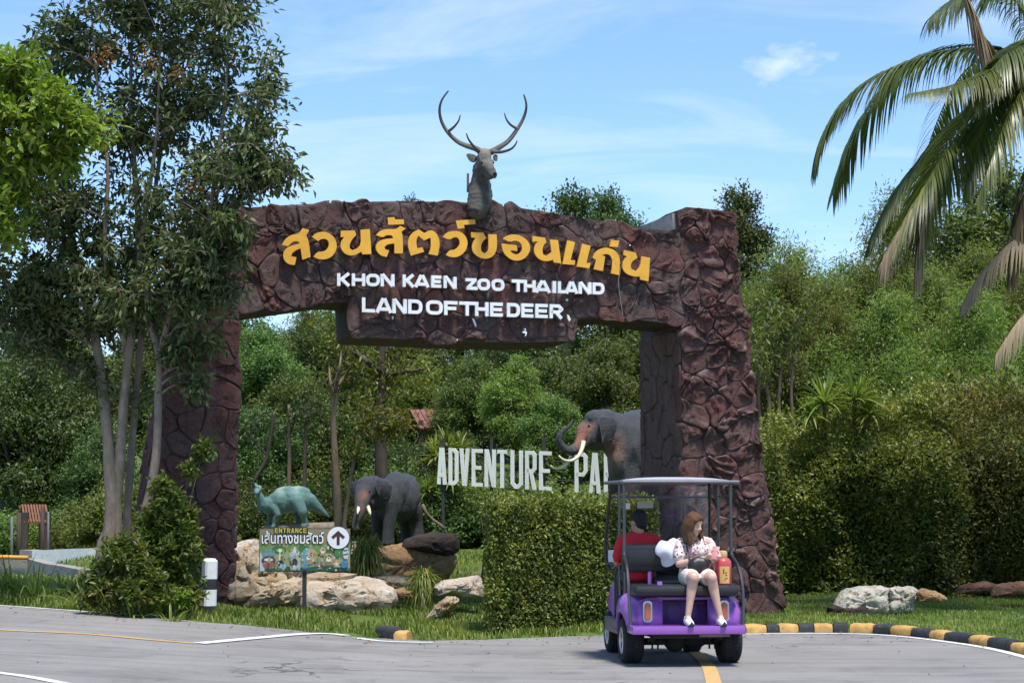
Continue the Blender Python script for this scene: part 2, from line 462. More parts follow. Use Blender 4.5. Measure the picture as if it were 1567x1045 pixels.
# painted kerb: every block its own piece
MK_Y = paint('kerb_yellow_paint', (.50, .29, .085), .85, .35, 7, dirt=(.15, .11, .07), bump=.6)
MK_B = paint('kerb_black_paint', (.022, .024, .028), .8, .5, 7, dirt=(.20, .17, .13), bump=.6)
def kerb_block(a, b, mat, parent):
    a = Vector((a.x, a.y, H(a.x, a.y))); b = Vector((b.x, b.y, H(b.x, b.y)))
    t = (b - a).normalized(); nrm = Vector((-t.y, t.x, 0)).normalized()
    prof = [(0, -.05), (.0, .065), (.026, .100), (.07, .112), (.15, .112), (.175, .09), (.18, -.05)]
    v = []; jj = random.uniform(-.008, .008); hz = random.uniform(-.012, .010)
    A = a + t * .006; B = b - t * .006
    for s in np.linspace(0, 1, 5):
        p = A.lerp(B, float(s))
        e = .008 if s in (0.0, 1.0) else 0
        for (q, z) in prof:
            w = p + nrm * (q + jj + (e if q < .1 else -e)) + Vector((0, 0, z + hz - (e if z > .1 else 0) + random.uniform(-.005, .005))); v.append(w)
    n = len(prof); f = [(i * n + k, i * n + k + 1, (i + 1) * n + k + 1, (i + 1) * n + k) for i in range(4) for k in range(n - 1)]
    f += [tuple(range(n)), tuple(range(5 * n - 1, 4 * n - 1, -1))]
    m = MB(); m.add([tuple(q) for q in v], f); return m.build('kerb_block', mat, parent, smooth=True, angle=50)
kp = [(1142, 968), (1174, 967.6), (1193, 967.4), (1223, 967.2), (1246, 967), (1275, 967), (1299, 967.2), (1335, 968.5), (1362, 970), (1392, 973), (1420, 976.5), (1443, 979.5), (1480, 984), (1510, 989), (1546, 996.5), (1590, 1007), (1640, 1022), (1700, 1044)]
kg = [G(*q) for q in kp]
kerb = thing('painted_kerb', (kg[5].x, kg[5].y, 0), 'kerb of yellow and black painted blocks curving along the right lawn', 'kerb')
for i in range(len(kg) - 1): kerb_block(kg[i], kg[i + 1], MK_Y if i % 2 == 0 else MK_B, kerb)
k2 = [G(572, 972), G(601, 978), G(622, 979.5)]
kerb2 = thing('painted_kerb', (k2[1].x, k2[1].y, HZ(k2[1].x, k2[1].y)), 'short stub of black and yellow kerb in the grass before the hedge', 'kerb')
kerb_block(k2[0], k2[1], MK_B, kerb2); kerb_block(k2[1], k2[2], MK_Y, kerb2)
# ------------------------------------------------------------------ the gate
GA = math.radians(14.0)
GU = Vector((math.cos(GA), math.sin(GA), 0)); GV = Vector((-math.sin(GA), math.cos(GA), 0)); GZ = Vector((0, 0, 1))
G0 = W(1046, 640, 30.0); G0.z = 0.0
def gate_uw(px, py, off=0.0):
    """photo pixel -> (u, w) on the plane off metres behind the gate's front"""
    o = Vector((0, 0, CAMZ)); d = ray(px, py); p0 = G0 + GV * off
    p = o + d * ((p0 - o).dot(GV) / d.dot(GV)); r = p - G0
    return (r.dot(GU), p.z)
def gate3(u, w, d): return G0 + GU * u + GV * d + GZ * w

def m_stone(name, a, b, c, top=(.26, .235, .215)):
    t = NT(name)
    r = t.objrand(); n = t.noise(2.6, 9, .68, None, .4); n2 = t.noise(11, 8, .75, None, .6); n3 = t.noise(45, 5, .75)
    base = t.mix(t.ramp(r, [(.35, 0), (.75, 1)]), a, b)
    base = t.mix(t.ramp(n, [(.42, 0), (.62, .85)]), base, c)
    base = t.mix(t.ramp(n2, [(.52, 0), (.70, .7)]), base, (.022, .016, .018))
    base = t.mix(t.ramp(n3, [(.55, 0), (.78, .35)]), base, (.19, .145, .14))
    st = t.noise(3.2, 7, .7, None, .2, (1, 1, .14)); base = t.mix(t.ramp(st, [(.52, 0), (.70, .45)]), base, (.185, .115, .105)); st2 = t.noise(4.1, 6, .7, None, .2, (1.3, 1, .12)); base = t.mix(t.ramp(st2, [(.55, 0), (.70, .6)]), base, (.045, .030, .029))
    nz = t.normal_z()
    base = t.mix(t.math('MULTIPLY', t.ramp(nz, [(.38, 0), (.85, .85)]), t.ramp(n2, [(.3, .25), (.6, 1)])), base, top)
    t.set('Base Color', base); t.set('Roughness', t.ramp(n2, [(.3, .8), (.7, .97)])); t.set('Specular IOR Level', .16)
    hgt = t.math('ADD', t.math('MULTIPLY', n2, .75), t.math('MULTIPLY', n3, .3)); t.bump(hgt, 1.0, .07)
    return t.m
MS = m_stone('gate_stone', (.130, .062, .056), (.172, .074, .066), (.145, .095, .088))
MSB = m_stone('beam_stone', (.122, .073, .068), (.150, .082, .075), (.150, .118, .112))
MSG = m_stone('inner_stone', (.185, .108, .094), (.205, .120, .104), (.205, .155, .138))  # lighter, warmer copy for the shaded inner face; fill light put into its colour
def m_mortar():
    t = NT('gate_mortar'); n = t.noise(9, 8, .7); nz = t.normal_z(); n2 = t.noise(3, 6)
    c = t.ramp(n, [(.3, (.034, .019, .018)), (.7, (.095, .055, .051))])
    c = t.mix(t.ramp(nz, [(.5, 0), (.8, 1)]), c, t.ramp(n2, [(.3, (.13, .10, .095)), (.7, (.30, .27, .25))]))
    t.set('Base Color', c); t.set('Roughness', .8); t.bump(n, 1.0, .05); return t.m
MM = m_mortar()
MCEM = paint('bare_cement', (.30, .29, .28), .9, .3, 5, dirt=(.12, .115, .11), bump=.8)

def clip_poly(poly, nx, ny, c):
    out = []; n = len(poly)
    for i in range(n):
        p = poly[i]; q = poly[(i + 1) % n]
        dp = p[0] * nx + p[1] * ny - c; dq = q[0] * nx + q[1] * ny - c
        if dp <= 0: out.append(p)
        if (dp < 0 < dq) or (dq < 0 < dp):
            t = dp / (dp - dq); out.append((p[0] + t * (q[0] - p[0]), p[1] + t * (q[1] - p[1])))
    return out
def inside(poly, x, y):
    r = False; n = len(poly)
    for i in range(n):
        x1, y1 = poly[i]; x2, y2 = poly[(i + 1) % n]
        if (y1 > y) != (y2 > y) and x < (x2 - x1) * (y - y1) / (y2 - y1) + x1: r = not r
    return r
def seeds_in(poly, spacing, rng, squash=1.0):
    us = [p[0] for p in poly]; ws = [p[1] for p in poly]; S = []
    for _ in range(9000):
        u = rng.uniform(min(us), max(us)); w = rng.uniform(min(ws), max(ws))
        if not inside(poly, u, w): continue
        sp = spacing * (.50 + .5 * abs(noise.noise((u * 1.1, w * 1.1, 5.0))) + .55 * rng.random() ** 1.5)
        if all((u - a) ** 2 + ((w - b) * squash) ** 2 > sp * sp for a, b in S): S.append((u, w))
    return S
def fbm(u, w, z=0.0):
    return noise.fractal((u, w, z), 1.0, 2.1, 4)
def lay_stones(parent, poly, spacing, to3, mats, rng, relief=.06, gap=.011, warp=.05, squash=1.0, crumple=.022, name='stone'):
    S = seeds_in(poly, spacing, rng, squash); org = np.array(worldloc(parent)); made = []
    for i, (su, sw) in enumerate(S):
        near = sorted(((su - a) ** 2 + (sw - b) ** 2, a, b) for a, b in S)[1:18]
        c = list(poly)
        for _, a, b in near:
            dx, dy = a - su, (b - sw); L = math.hypot(dx, dy); dx /= L; dy /= L
            mid = dx * (a + su) / 2 + dy * (b + sw) / 2
            c = clip_poly(c, dx, dy, mid - gap / 2)
            if len(c) < 3: break
        if len(c) < 3: continue
        # resample the outline, round it off a little
        per = [math.dist(c[k], c[(k + 1) % len(c)]) for k in range(len(c))]; tot = sum(per)
        if tot < .25: continue
        n = max(12, min(32, int(tot / .055))); pts = []; k = 0; acc = 0
        for q in range(n):
            t = tot * q / n
            while acc + per[k] < t: acc += per[k]; k += 1
            f = (t - acc) / max(per[k], 1e-9); p, r = c[k], c[(k + 1) % len(c)]
            pts.append((p[0] + f * (r[0] - p[0]), p[1] + f * (r[1] - p[1])))
        pts = [(.78 * p[0] + .11 * (pts[j - 1][0] + pts[(j + 1) % n][0]), .78 * p[1] + .11 * (pts[j - 1][1] + pts[(j + 1) % n][1])) for j, p in enumerate(pts)]
        cu = sum(p[0] for p in pts) / n; cw = sum(p[1] for p in pts) / n
        tu, tw = rng.uniform(-.09, .09, 2); hb = relief * rng.uniform(.65, 1.25); sd = rng.uniform(0, 50)
        V = []
        for r, hh in ((1.0, -.12), (.992, .55), (.965, .92), (.86, 1.0), (.66, 1.0), (.44, 1.0), (.22, 1.0)):
            for p in pts:
                u = cu + (p[0] - cu) * r; w = cw + (p[1] - cw) * r
                wu = u + warp * noise.noise((u * 2.6, w * 2.6, 1.7)); ww = w + warp * noise.noise((u * 2.6, w * 2.6, 9.1))
                an = sd * .02 + 2.2 * noise.noise((u * .7, w * .7, 3.3)); q1 = u * math.cos(an) + w * math.sin(an); q2 = w * math.cos(an) - u * math.sin(an); cr = .75 * abs(fbm(q1 * 7.0, q2 * 3.2, 1.0)) + .6 * noise.noise((u * 3.1, w * 3.1, 4.0)) - .22
                d = hb * hh + (crumple * cr * 2.2 + (u - cu) * tu + (w - cw) * tw if r < .97 else 0)
                V.append(to3(wu, ww, -max(d, .004) if r < .97 else .02 - hb * max(hh, 0) * .5))
        u, w = cu, cw
        V.append(to3(u + warp * noise.noise((u * 2.6, w * 2.6, 1.7)), w + warp * noise.noise((u * 2.6, w * 2.6, 9.1)), -hb * .95))
        fs = [(k * n + j, k * n + (j + 1) % n, (k + 1) * n + (j + 1) % n, (k + 1) * n + j) for k in range(6) for j in range(n)]
        fs += [(6 * n + j, 6 * n + (j + 1) % n, 7 * n) for j in range(n)]
        V = np.array([tuple(q) for q in V]) - org
        me = bpy.data.meshes.new(name); me.from_pydata([tuple(q) for q in V], [], fs)
        nrm = me.polygons[len(fs) - 1].normal
        if nrm.dot(Vector(tuple(to3(cu, cw, 0) - to3(cu, cw, -1)))) > 0: me.flip_normals()
        me.polygons.foreach_set('use_smooth', np.ones(len(fs), bool)); me.update()
        made.append(link(name, me, mats[int(rng.integers(len(mats)))], parent))
    return made

gate = thing('zoo_gateway', (G0.x + GU.x * -4.3, G0.y + GU.y * -4.3, 0.1), 'big reddish brown rockwork gateway arch carrying yellow and white lettering', 'gateway')
P = gate_uw
FR = [P(1048, 930), P(1046, 640), P(1043, 497), P(1042, 380), P(1037, 322), P(1050, 317), P(1085, 320), P(1121, 324), P(1124, 345), P(1133, 440), P(1146, 560), P(1160, 660), P(1175, 760), P(1187, 860), P(1199, 946)]
FR[0] = (FR[0][0], -.15); FR[-1] = (FR[-1][0], -.15)
FL = [P(357, 934), P(361, 700), P(366, 485), P(372, 400), P(378, 318), P(345, 314), P(302, 322), P(285, 420), P(262, 560), P(235, 700), P(205, 900)]
FL[0] = (FL[0][0], -.1); FL[-1] = (FL[-1][0], -.1)
FB = [P(378, 318), P(430, 314.5), P(520, 310), P(620, 307.5), P(730, 311), P(800, 319), P(870, 330), P(940, 341), P(1000, 351), P(1041, 357), P(1043, 497), P(1000, 492), P(960, 487), P(920, 487), P(884, 489),
      P(881, 470), P(879, 518), P(872, 522), P(800, 524), P(700, 522.5), P(600, 518), P(545, 515), P(538, 512), P(535, 462), P(500, 463), P(450, 468), P(400, 474), P(367, 479)]
FB.pop(15)
for nm, poly, D in (('pillar', FR, 2.0), ('pillar', FL, 2.0), ('beam', FB, 1.35)):
    m = MB()
    n = len(poly); rows = []
    dd = [0.0, .25, .5, .75, 1.0]
    V = []
    for k, t in enumerate(dd):
        for (u, w) in poly:
            # roughcast: the cast core is not quite plane
            q = gate3(u, w, D * t); e = .035 if 0 < k else .0
            V.append((q.x + e * noise.noise(q * 2.3), q.y + e * noise.noise(q * 2.3 + Vector((5, 0, 0))), q.z + (e * noise.noise(q * 2.3 + Vector((0, 7, 0))) if w > .3 else 0)))
    fs = [tuple(range(n)), tuple(range(5 * n - 1, 4 * n - 1, -1))]
    fs += [(k * n + i, (k + 1) * n + i, (k + 1) * n + (i + 1) % n, k * n + (i + 1) % n) for k in range(4) for i in range(n)]
    m.add(V, fs)
    o = m.build(nm, MM, gate, smooth=True, angle=35)
    if nm == 'beam': beam = o
    elif poly is FR: pil_r = o
    else: pil_l = o
rg = np.random.default_rng(11)
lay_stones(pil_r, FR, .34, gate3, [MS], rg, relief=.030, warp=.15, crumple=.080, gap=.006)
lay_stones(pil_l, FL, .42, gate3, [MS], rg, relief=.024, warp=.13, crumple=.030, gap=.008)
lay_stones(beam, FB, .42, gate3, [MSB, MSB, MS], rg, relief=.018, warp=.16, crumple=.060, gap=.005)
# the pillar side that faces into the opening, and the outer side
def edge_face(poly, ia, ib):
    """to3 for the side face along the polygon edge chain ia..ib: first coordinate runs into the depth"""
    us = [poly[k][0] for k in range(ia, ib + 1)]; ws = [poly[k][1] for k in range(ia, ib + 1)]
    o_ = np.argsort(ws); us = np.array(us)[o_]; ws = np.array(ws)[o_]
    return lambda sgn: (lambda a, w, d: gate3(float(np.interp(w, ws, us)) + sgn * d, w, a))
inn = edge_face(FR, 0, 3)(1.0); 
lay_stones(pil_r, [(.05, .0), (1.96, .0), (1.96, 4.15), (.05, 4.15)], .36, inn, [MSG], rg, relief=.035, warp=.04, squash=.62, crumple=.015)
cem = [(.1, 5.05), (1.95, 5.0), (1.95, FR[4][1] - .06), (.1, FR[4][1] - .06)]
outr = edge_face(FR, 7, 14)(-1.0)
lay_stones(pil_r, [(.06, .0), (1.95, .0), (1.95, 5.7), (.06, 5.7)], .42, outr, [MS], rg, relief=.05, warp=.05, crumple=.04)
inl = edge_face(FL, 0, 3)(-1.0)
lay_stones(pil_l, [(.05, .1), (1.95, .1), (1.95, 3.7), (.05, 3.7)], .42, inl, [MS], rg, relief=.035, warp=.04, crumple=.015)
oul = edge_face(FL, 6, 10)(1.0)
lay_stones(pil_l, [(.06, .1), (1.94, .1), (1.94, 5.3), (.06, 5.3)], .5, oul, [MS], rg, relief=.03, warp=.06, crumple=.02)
# bare cement cap on the pillar's inner side above the beam
m = MB(); to = edge_face(FR, 3, 4)(1.0)
cap = [(1.36, 4.3), (1.95, 4.3), (1.95, FR[4][1] - .03), (.12, FR[4][1] - .03), (.12, P(1041, 352)[1] + .02), (1.36, P(1041, 352)[1] + .02)]
m.prism(cap, lambda a, w, d: to(a, w, d), .0, -.05); m.build('cement_face', MCEM, pil_r)

# ---- letters
MLY = paint('amber_letter_paint', (.76, .385, .035), .5, .14, 3, dirt=(.55, .27, .04), bump=.1)
MLW = paint('white_letter_paint', (.78, .79, .80), .5, .1, 3, dirt=(.42, .40, .38), bump=.05)
THAI = [
 ((425, 320), [(65,555),(110,470),(200,400),(325,385),(385,295),(490,325),(440,410),(475,480),(495,610),(508,740),(380,785),(355,610),(290,630),(220,680),(210,730),(290,745),(265,865),(170,855),(95,790),(80,690),(125,610),(200,570),(345,530),(310,495),(230,500),(165,575)]),
 ((425, 320), [(530,430),(590,370),(720,345),(820,385),(890,460),(918,560),(895,660),(830,745),(730,780),(630,775),(555,735),(615,660),(690,660),(760,630),(795,560),(785,490),(740,460),(680,460),(625,495)]),
 ((425, 320), [(975,335),(1190,330),(1215,400),(1150,470),(1115,540),(1110,600),(1150,635),(1220,615),(1290,545),(1280,320),(1425,310),(1450,695),(1310,700),(1295,660),(1200,710),(1110,720),(1020,675),(970,590),(975,510),(1030,430),(975,435)]),
 ((570, 320), [(235,130),(340,125),(350,160),(485,160),(490,235),(245,242)]),
 ((570, 320), [(55,400),(120,335),(220,305),(360,315),(430,260),(515,300),(450,350),(470,420),(472,685),(340,685),(340,530),(230,545),(185,590),(200,625),(260,640),(220,742),(120,715),(60,640),(50,570),(90,500),(180,465),(325,450),(300,405),(220,400),(155,440)]),
 ((570, 320), [(545,520),(570,430),(630,355),(715,315),(800,370),(900,320),(980,360),(1030,450),(1043,560),(1010,720),(870,695),(905,600),(900,440),(800,485),(710,410),(675,480),(690,605),(770,590),(800,660),(595,722),(560,620)]),
 ((570, 320), [(1090,430),(1150,360),(1260,335),(1370,350),(1445,420),(1478,520),(1450,630),(1380,710),(1290,748),(1200,740),(1140,710),(1190,635),(1270,630),(1335,580),(1355,510),(1330,445),(1270,430),(1185,478)]),
 ((570, 320), [(1290,178),(1586,160),(1596,232),(1415,245),(1425,295),(1320,305)]),
 ((715, 335), [(60,205),(250,215),(290,300),(230,360),(210,430),(215,500),(270,535),(320,500),(330,420),(325,238),(455,240),(465,430),(430,540),(370,600),(280,620),(180,595),(90,520),(70,440),(90,360),(130,295),(65,285)]),
 ((715, 335), [(550,305),(620,255),(720,237),(830,260),(920,320),(970,400),(975,480),(940,560),(870,625),(780,650),(680,630),(590,560),(545,480),(530,380),(765,410),(778,495),(665,485),(700,535),(770,555),(840,510),(852,430),(820,360),(740,330),(660,360)]),
 ((715, 335), [(1010,265),(1200,290),(1225,360),(1180,410),(1160,480),(1175,550),(1230,570),(1305,510),(1280,318),(1405,330),(1455,688),(1340,672),(1330,635),(1220,658),(1120,630),(1045,550),(1030,460),(1060,380),(1100,350),(1010,350)]),
 ((850, 350), [(185,180),(305,210),(235,485),(305,490),(300,560),(112,545)]),
 ((850, 350), [(415,232),(545,265),(480,530),(545,530),(525,612),(330,585)]),
 ((850, 350), [(580,450),(610,370),(690,310),(790,290),(900,320),(980,400),(1002,500),(985,718),(860,690),(880,560),(870,430),(800,385),(715,410),(770,430),(735,655),(595,625),(630,480)]),
 ((850, 350), [(860,178),(988,185),(965,285),(840,275)]),
 ((850, 350), [(1060,330),(1240,370),(1270,450),(1190,500),(1160,570),(1180,625),(1250,655),(1310,590),(1330,425),(1465,450),(1440,815),(1310,785),(1310,740),(1220,740),(1110,705),(1040,630),(1035,540),(1070,460),(1110,430),(1050,405)]),
]
LOFF = -.135; LTH = .045
def chaikin(poly):
    """soften obtuse corners of a traced outline, keep the sharp ones"""
    out = []; n = len(poly)
    for i in range(n):
        a, b, c = poly[i - 1], poly[i], poly[(i + 1) % n]
        v1 = (b[0] - a[0], b[1] - a[1]); v2 = (c[0] - b[0], c[1] - b[1])
        cs = (v1[0] * v2[0] + v1[1] * v2[1]) / (math.hypot(*v1) * math.hypot(*v2) + 1e-9)
        if cs > .55: out += [(b[0] - v1[0] * .25, b[1] - v1[1] * .25), (b[0] + v2[0] * .25, b[1] + v2[1] * .25)]
        else: out.append(b)
    return out
for (ox, oy), poly in THAI:
    pl = [gate_uw(ox + a / 10.11, oy + b / 10.11, LOFF) for a, b in chaikin(poly)]
    m = MB(); m.prism(pl, gate3, LOFF, LOFF + LTH)
    m.build('letter', MLY, gate)

def ribbon(m, P2, wd, to3, d0, d1, closed=False):
    n = len(P2); Lf = []; Rt = []
    for i, p in enumerate(P2):
        a = P2[i - 1] if (i or closed) else None; b = P2[(i + 1) % n] if (i < n - 1 or closed) else None
        def un(s, e): L = math.dist(s, e); return ((e[0] - s[0]) / L, (e[1] - s[1]) / L)
        t1 = un(a, p) if a else un(p, b); t2 = un(p, b) if b else t1
        n1 = (-t1[1], t1[0]); n2 = (-t2[1], t2[0]); mx, my = n1[0] + n2[0], n1[1] + n2[1]
        q = max(.35, (1 + n1[0] * n2[0] + n1[1] * n2[1]))
        ox, oy = mx / q * wd / 2, my / q * wd / 2
        Lf.append((p[0] + ox, p[1] + oy)); Rt.append((p[0] - ox, p[1] - oy))
    V = [tuple(to3(u, w, d)) for d in (d0, d1) for L in (Lf, Rt) for u, w in L]
    fs = []
    for i in range(n if closed else n - 1):
        j = (i + 1) % n
        fs += [(i, j, n + j, n + i), (2 * n + i, 3 * n + i, 3 * n + j, 2 * n + j), (i, 2 * n + i, 2 * n + j, j), (n + i, n + j, 3 * n + j, 3 * n + i)]
    if not closed: fs += [(0, n, 3 * n, 2 * n), (n - 1, 3 * n - 1, 4 * n - 1, 2 * n - 1)]
    m.add(V, fs)
def rnd(x0, y0, x1, y1, r, k=4):
    out = []
    for cx, cy, a0 in ((x1 - r, y0 + r, -90), (x1 - r, y1 - r, 0), (x0 + r, y1 - r, 90), (x0 + r, y0 + r, 180)):
        out += [(cx + r * math.cos(math.radians(a0 + 90 * i / k)), cy + r * math.sin(math.radians(a0 + 90 * i / k))) for i in range(k + 1)]
    return out
def glyph(ch, w, hh, s, oct=False):
    """strokes of a capital in a box w x hh, stroke width s -> list of (points, closed)"""
    a = s / 2; x0, x1, y0, y1 = a, w - a, a, hh - a; ym = hh * .5; k = 1 if oct else 4; r = min(w, hh) * (.30 if not oct else .26)
    if ch == 'O': return [(rnd(x0, y0, x1, y1, r, k), True)]
    if ch == 'D': return [([(x0, y1), (x1 - r, y1)] + [(x1 - r + r * math.sin(math.radians(q)), y1 - r + r * math.cos(math.radians(q))) for q in np.linspace(0, 90, k + 1)[1:]] + [(x1 - r + r * math.cos(math.radians(q)), y0 + r - r * math.sin(math.radians(q))) for q in np.linspace(0, 90, k + 1)] + [(x0, y0)], True)]
    if ch == 'K': return [([(x0, 0), (x0, hh)], 0), ([(x0 + a * .6, hh * .42), (w - s * .62, hh)], 0), ([(x0 + s * .8, hh * .58), (w - s * .60, 0)], 0)]
    if ch == 'H': return [([(x0, 0), (x0, hh)], 0), ([(x1, 0), (x1, hh)], 0), ([(x0, ym), (x1, ym)], 0)]
    if ch == 'N': return [([(x0, 0), (x0, hh)], 0), ([(x1, 0), (x1, hh)], 0), ([(x0 + a * .2, hh - .02 * hh), (x1 - a * .2, .02 * hh)], 0)]
    if ch == 'A': return [([(s * .55, 0), (w * .5 - a * .30, hh)], 0), ([(w - s * .55, 0), (w * .5 + a * .30, hh)], 0), ([(w * .24, hh * .25), (w * .76, hh * .25)], 0)]
    if ch == 'E':
        if oct: return [([(w, y0), (x0, y0), (x0, y1), (w, y1)], 0), ([(x0, ym), (w * .86, ym)], 0)]
        return [([(w, y0), (x0, y0), (x0, y1), (w, y1)], 0), ([(x0, ym), (w * .93, ym)], 0)]
    if ch == 'F': return [([(x0, 0), (x0, y1), (w, y1)], 0), ([(x0, hh * .48), (w * .9, hh * .48)], 0)]
    if ch == 'Z': return [([(0, y1), (w - s * .35, y1)], 0), ([(s * .35, y0), (w, y0)], 0), ([(w - s * .75, y1), (s * .75, y0)], 0)]
    if ch == 'T': return [([(0, y1), (w, y1)], 0), ([(w / 2, 0), (w / 2, y1)], 0)]
    if ch == 'I': return [([(w / 2, 0), (w / 2, hh)], 0)]
    if ch == 'L': return [([(x0, hh), (x0, y0), (w, y0)], 0)]
    if ch == 'U': return [([(x0, hh), (x0, y0 + r), (x0 + r, y0), (x1 - r, y0), (x1, y0 + r), (x1, hh)], 0)]
    if ch == 'V': return [([(s * .5, hh), (w * .5 - a * .25, 0)], 0), ([(w - s * .5, hh), (w * .5 + a * .25, 0)], 0)]
    if ch == 'P': return [([(x0, 0), (x0, y1), (x1 - r * .7, y1), (x1, y1 - r * .7), (x1, ym + r * .5), (x1 - r * .7, ym - a), (x0, ym - a)], 0)]
    if ch == 'R': return [([(x0, 0), (x0, y1), (x1 - r * .7, y1), (x1, y1 - r * .7), (x1, ym + r * .5), (x1 - r * .7, ym - a * .4), (x0, ym - a * .4)], 0), ([(w * .52, ym - a), (w - s * .55, 0)], 0)]
    if ch == 'C': return [([(x1, hh * .70), (x1, y1 - r), (x1 - r, y1), (x0 + r, y1), (x0, y1 - r), (x0, y0 + r), (x0 + r, y0), (x1 - r, y0), (x1, y0 + r), (x1, hh * .30)], 0)]
    return []
def put_letter(ch, quad, to3, d0, d1, s, mat, parent, oct=False, nm='letter'):
    """quad: lower-left, lower-right, upper-right, upper-left in plane coordinates"""
    (ax, ay), (bx, by), (cx, cy), (dx, dy) = quad
    w = (math.dist((ax, ay), (bx, by)) + math.dist((dx, dy), (cx, cy))) / 2; hh = (math.dist((ax, ay), (dx, dy)) + math.dist((bx, by), (cx, cy))) / 2
    m = MB()
    def loc(u, v, d):
        p, q = u / w, v / hh
        return to3((ax * (1 - p) + bx * p) * (1 - q) + (dx * (1 - p) + cx * p) * q, (ay * (1 - p) + by * p) * (1 - q) + (dy * (1 - p) + cy * p) * q, d)
    for i, (pts, cl) in enumerate(glyph(ch, w, hh, s, oct)): ribbon(m, pts, s, loc, d0 - .002 * i, d1 + .001 * i, bool(cl))
    return m.build(nm, mat, parent)
def c2(x, y): return (360 + x / 4.02, 280 + y / 4.02)
def c3(x, y): return (680 + x / 4.019, 280 + y / 4.019)
L1 = [('K', c2, 627, 712), ('H', c2, 718, 800), ('O', c2, 806, 890), ('N', c2, 895, 980), ('K', c2, 1030, 1108), ('A', c2, 1100, 1198), ('E', c2, 1207, 1268), ('N', c3, -4, 76), ('Z', c3, 130, 205), ('O', c3, 205, 282), ('O', c3, 292, 370), ('T', c3, 415, 495), ('H', c3, 490, 562), ('A', c3, 556, 658), ('I', c3, 660, 694), ('L', c3, 699, 748), ('A', c3, 742, 826), ('N', c3, 828, 905), ('D', c3, 912, 985)]
xt = [516, 600, 680, 712, 783, 855, 925]; yt = [418, 419.5, 422, 425.5, 427.5, 430.5, 432.8]; yb = [437.3, 438.3, 440.5, 443, 446, 448.5, 450.8]
for ch, cf, a, b in L1:
    xa = cf(a, 0)[0]; xb = cf(b, 0)[0]
    q = [P(xa, np.interp(xa, xt, yb), LOFF), P(xb, np.interp(xb, xt, yb), LOFF), P(xb, np.interp(xb, xt, yt), LOFF), P(xa, np.interp(xa, xt, yt), LOFF)]
    put_letter(ch, q, gate3, LOFF, LOFF + .06, .045 if ch != 'I' else .052, MLW, gate)
L2 = [('L', c2, 780, 860), ('A', c2, 862, 968), ('N', c2, 968, 1056), ('D', c2, 1064, 1152), ('O', c2, 1175, 1277), ('F', c2, 1286, 1368), ('T', c3, 92, 190), ('H', c3, 190, 272), ('E', c3, 282, 360), ('D', c3, 385, 466), ('E', c3, 474, 548), ('E', c3, 560, 636), ('R', c3, 648, 732)]
xt = [553, 700, 862]; yt2 = [455, 461, 466]; yb2 = [477.5, 482.5, 487.5]
for ch, cf, a, b in L2:
    xa = cf(a, 0)[0]; xb = cf(b, 0)[0]
    q = [P(xa, np.interp(xa, xt, yb2), LOFF), P(xb, np.interp(xb, xt, yb2), LOFF), P(xb, np.interp(xb, xt, yt2), LOFF), P(xa, np.interp(xa, xt, yt2), LOFF)]
    put_letter(ch, q, gate3, LOFF, LOFF + .06, .047, MLW, gate)
# paint flecks and droppings on the panel, and the stray small white mark
MFL = paint('white_fleck', (.72, .76, .76), .8, .1, 20, bump=0)
def fleck(pts):
    m = MB(); m.prism([P(x, y, -.075) for x, y in pts], gate3, -.078, -.04); m.build('paint_fleck', MFL, gate)
fleck([(802, 503), (804.5, 502.5), (805, 505), (803, 506)]); fleck([(799.5, 507), (804, 506.5), (806.5, 508), (805.5, 513), (803.5, 515), (804, 510), (800, 509.5)])
fleck([(723, 487), (726, 489), (728.5, 495), (729, 500.5), (726, 497)]); fleck([(868, 481), (871, 483), (873.5, 489), (871, 492), (868.5, 487)])
fleck([(600, 483), (602.5, 485), (601.5, 489), (600, 487.5)]); fleck([(867, 457), (870, 458.5), (868.5, 461), (866.5, 460)]); fleck([(698.5, 519), (701, 519), (700.5, 521), (699, 521)]); fleck([(963.5, 374), (965.5, 374.5), (965, 376.5), (963, 376)])
# old wire sagging down the beam beside the last letter
MW_ = paint('old_wire', (.22, .20, .18), .8, bump=0)
m = MB(); m.tube([gate3(*P(x, y, -.09), -.09) for x, y in ((951, 405), (949, 416), (946, 430), (948, 450), (951, 470), (953, 482))], .006, 5); m.build('wire', MW_, gate)
# ------------------------------------------------------------------ plants
def unit(a): return a / (np.linalg.norm(a, axis=-1, keepdims=True) + 1e-9)
def leaf_arrays(P, D, N, L, Wd, fold=.22, droop=.15, hi=False):
    D = unit(D); S = unit(np.cross(D, N)); N = np.cross(S, D)
    L = np.asarray(L)[:, None]; Wd = np.asarray(Wd)[:, None]
    n = len(P)
    if not hi:
        v = np.stack([P, P + D * L * .45 + S * Wd * .5 + N * Wd * fold, P + D * L - N * L * droop, P + D * L * .45 - S * Wd * .5 + N * Wd * fold], 1)
        f = np.array([[0, 1, 2], [0, 2, 3]]); k = 4
        F_ = (np.arange(n)[:, None, None] * k + f[None]).reshape(-1, 3)
    else:
        v = np.stack([P, P + D * L * .28 + S * Wd * .42 + N * Wd * fold, P + D * L * .65 + S * Wd * .40 + N * (Wd * fold - L * droop * .4), P + D * L - N * L * droop,
                      P + D * L * .65 - S * Wd * .40 + N * (Wd * fold - L * droop * .4), P + D * L * .28 - S * Wd * .42 + N * Wd * fold, P + D * L * .5 - N * L * droop * .2], 1)
        f = np.array([[0, 1, 6], [1, 2, 6], [2, 3, 6], [3, 4, 6], [4, 5, 6], [5, 0, 6]]); k = 7
        F_ = (np.arange(n)[:, None, None] * k + f[None]).reshape(-1, 3)
    return v.reshape(-1, 3), F_, k
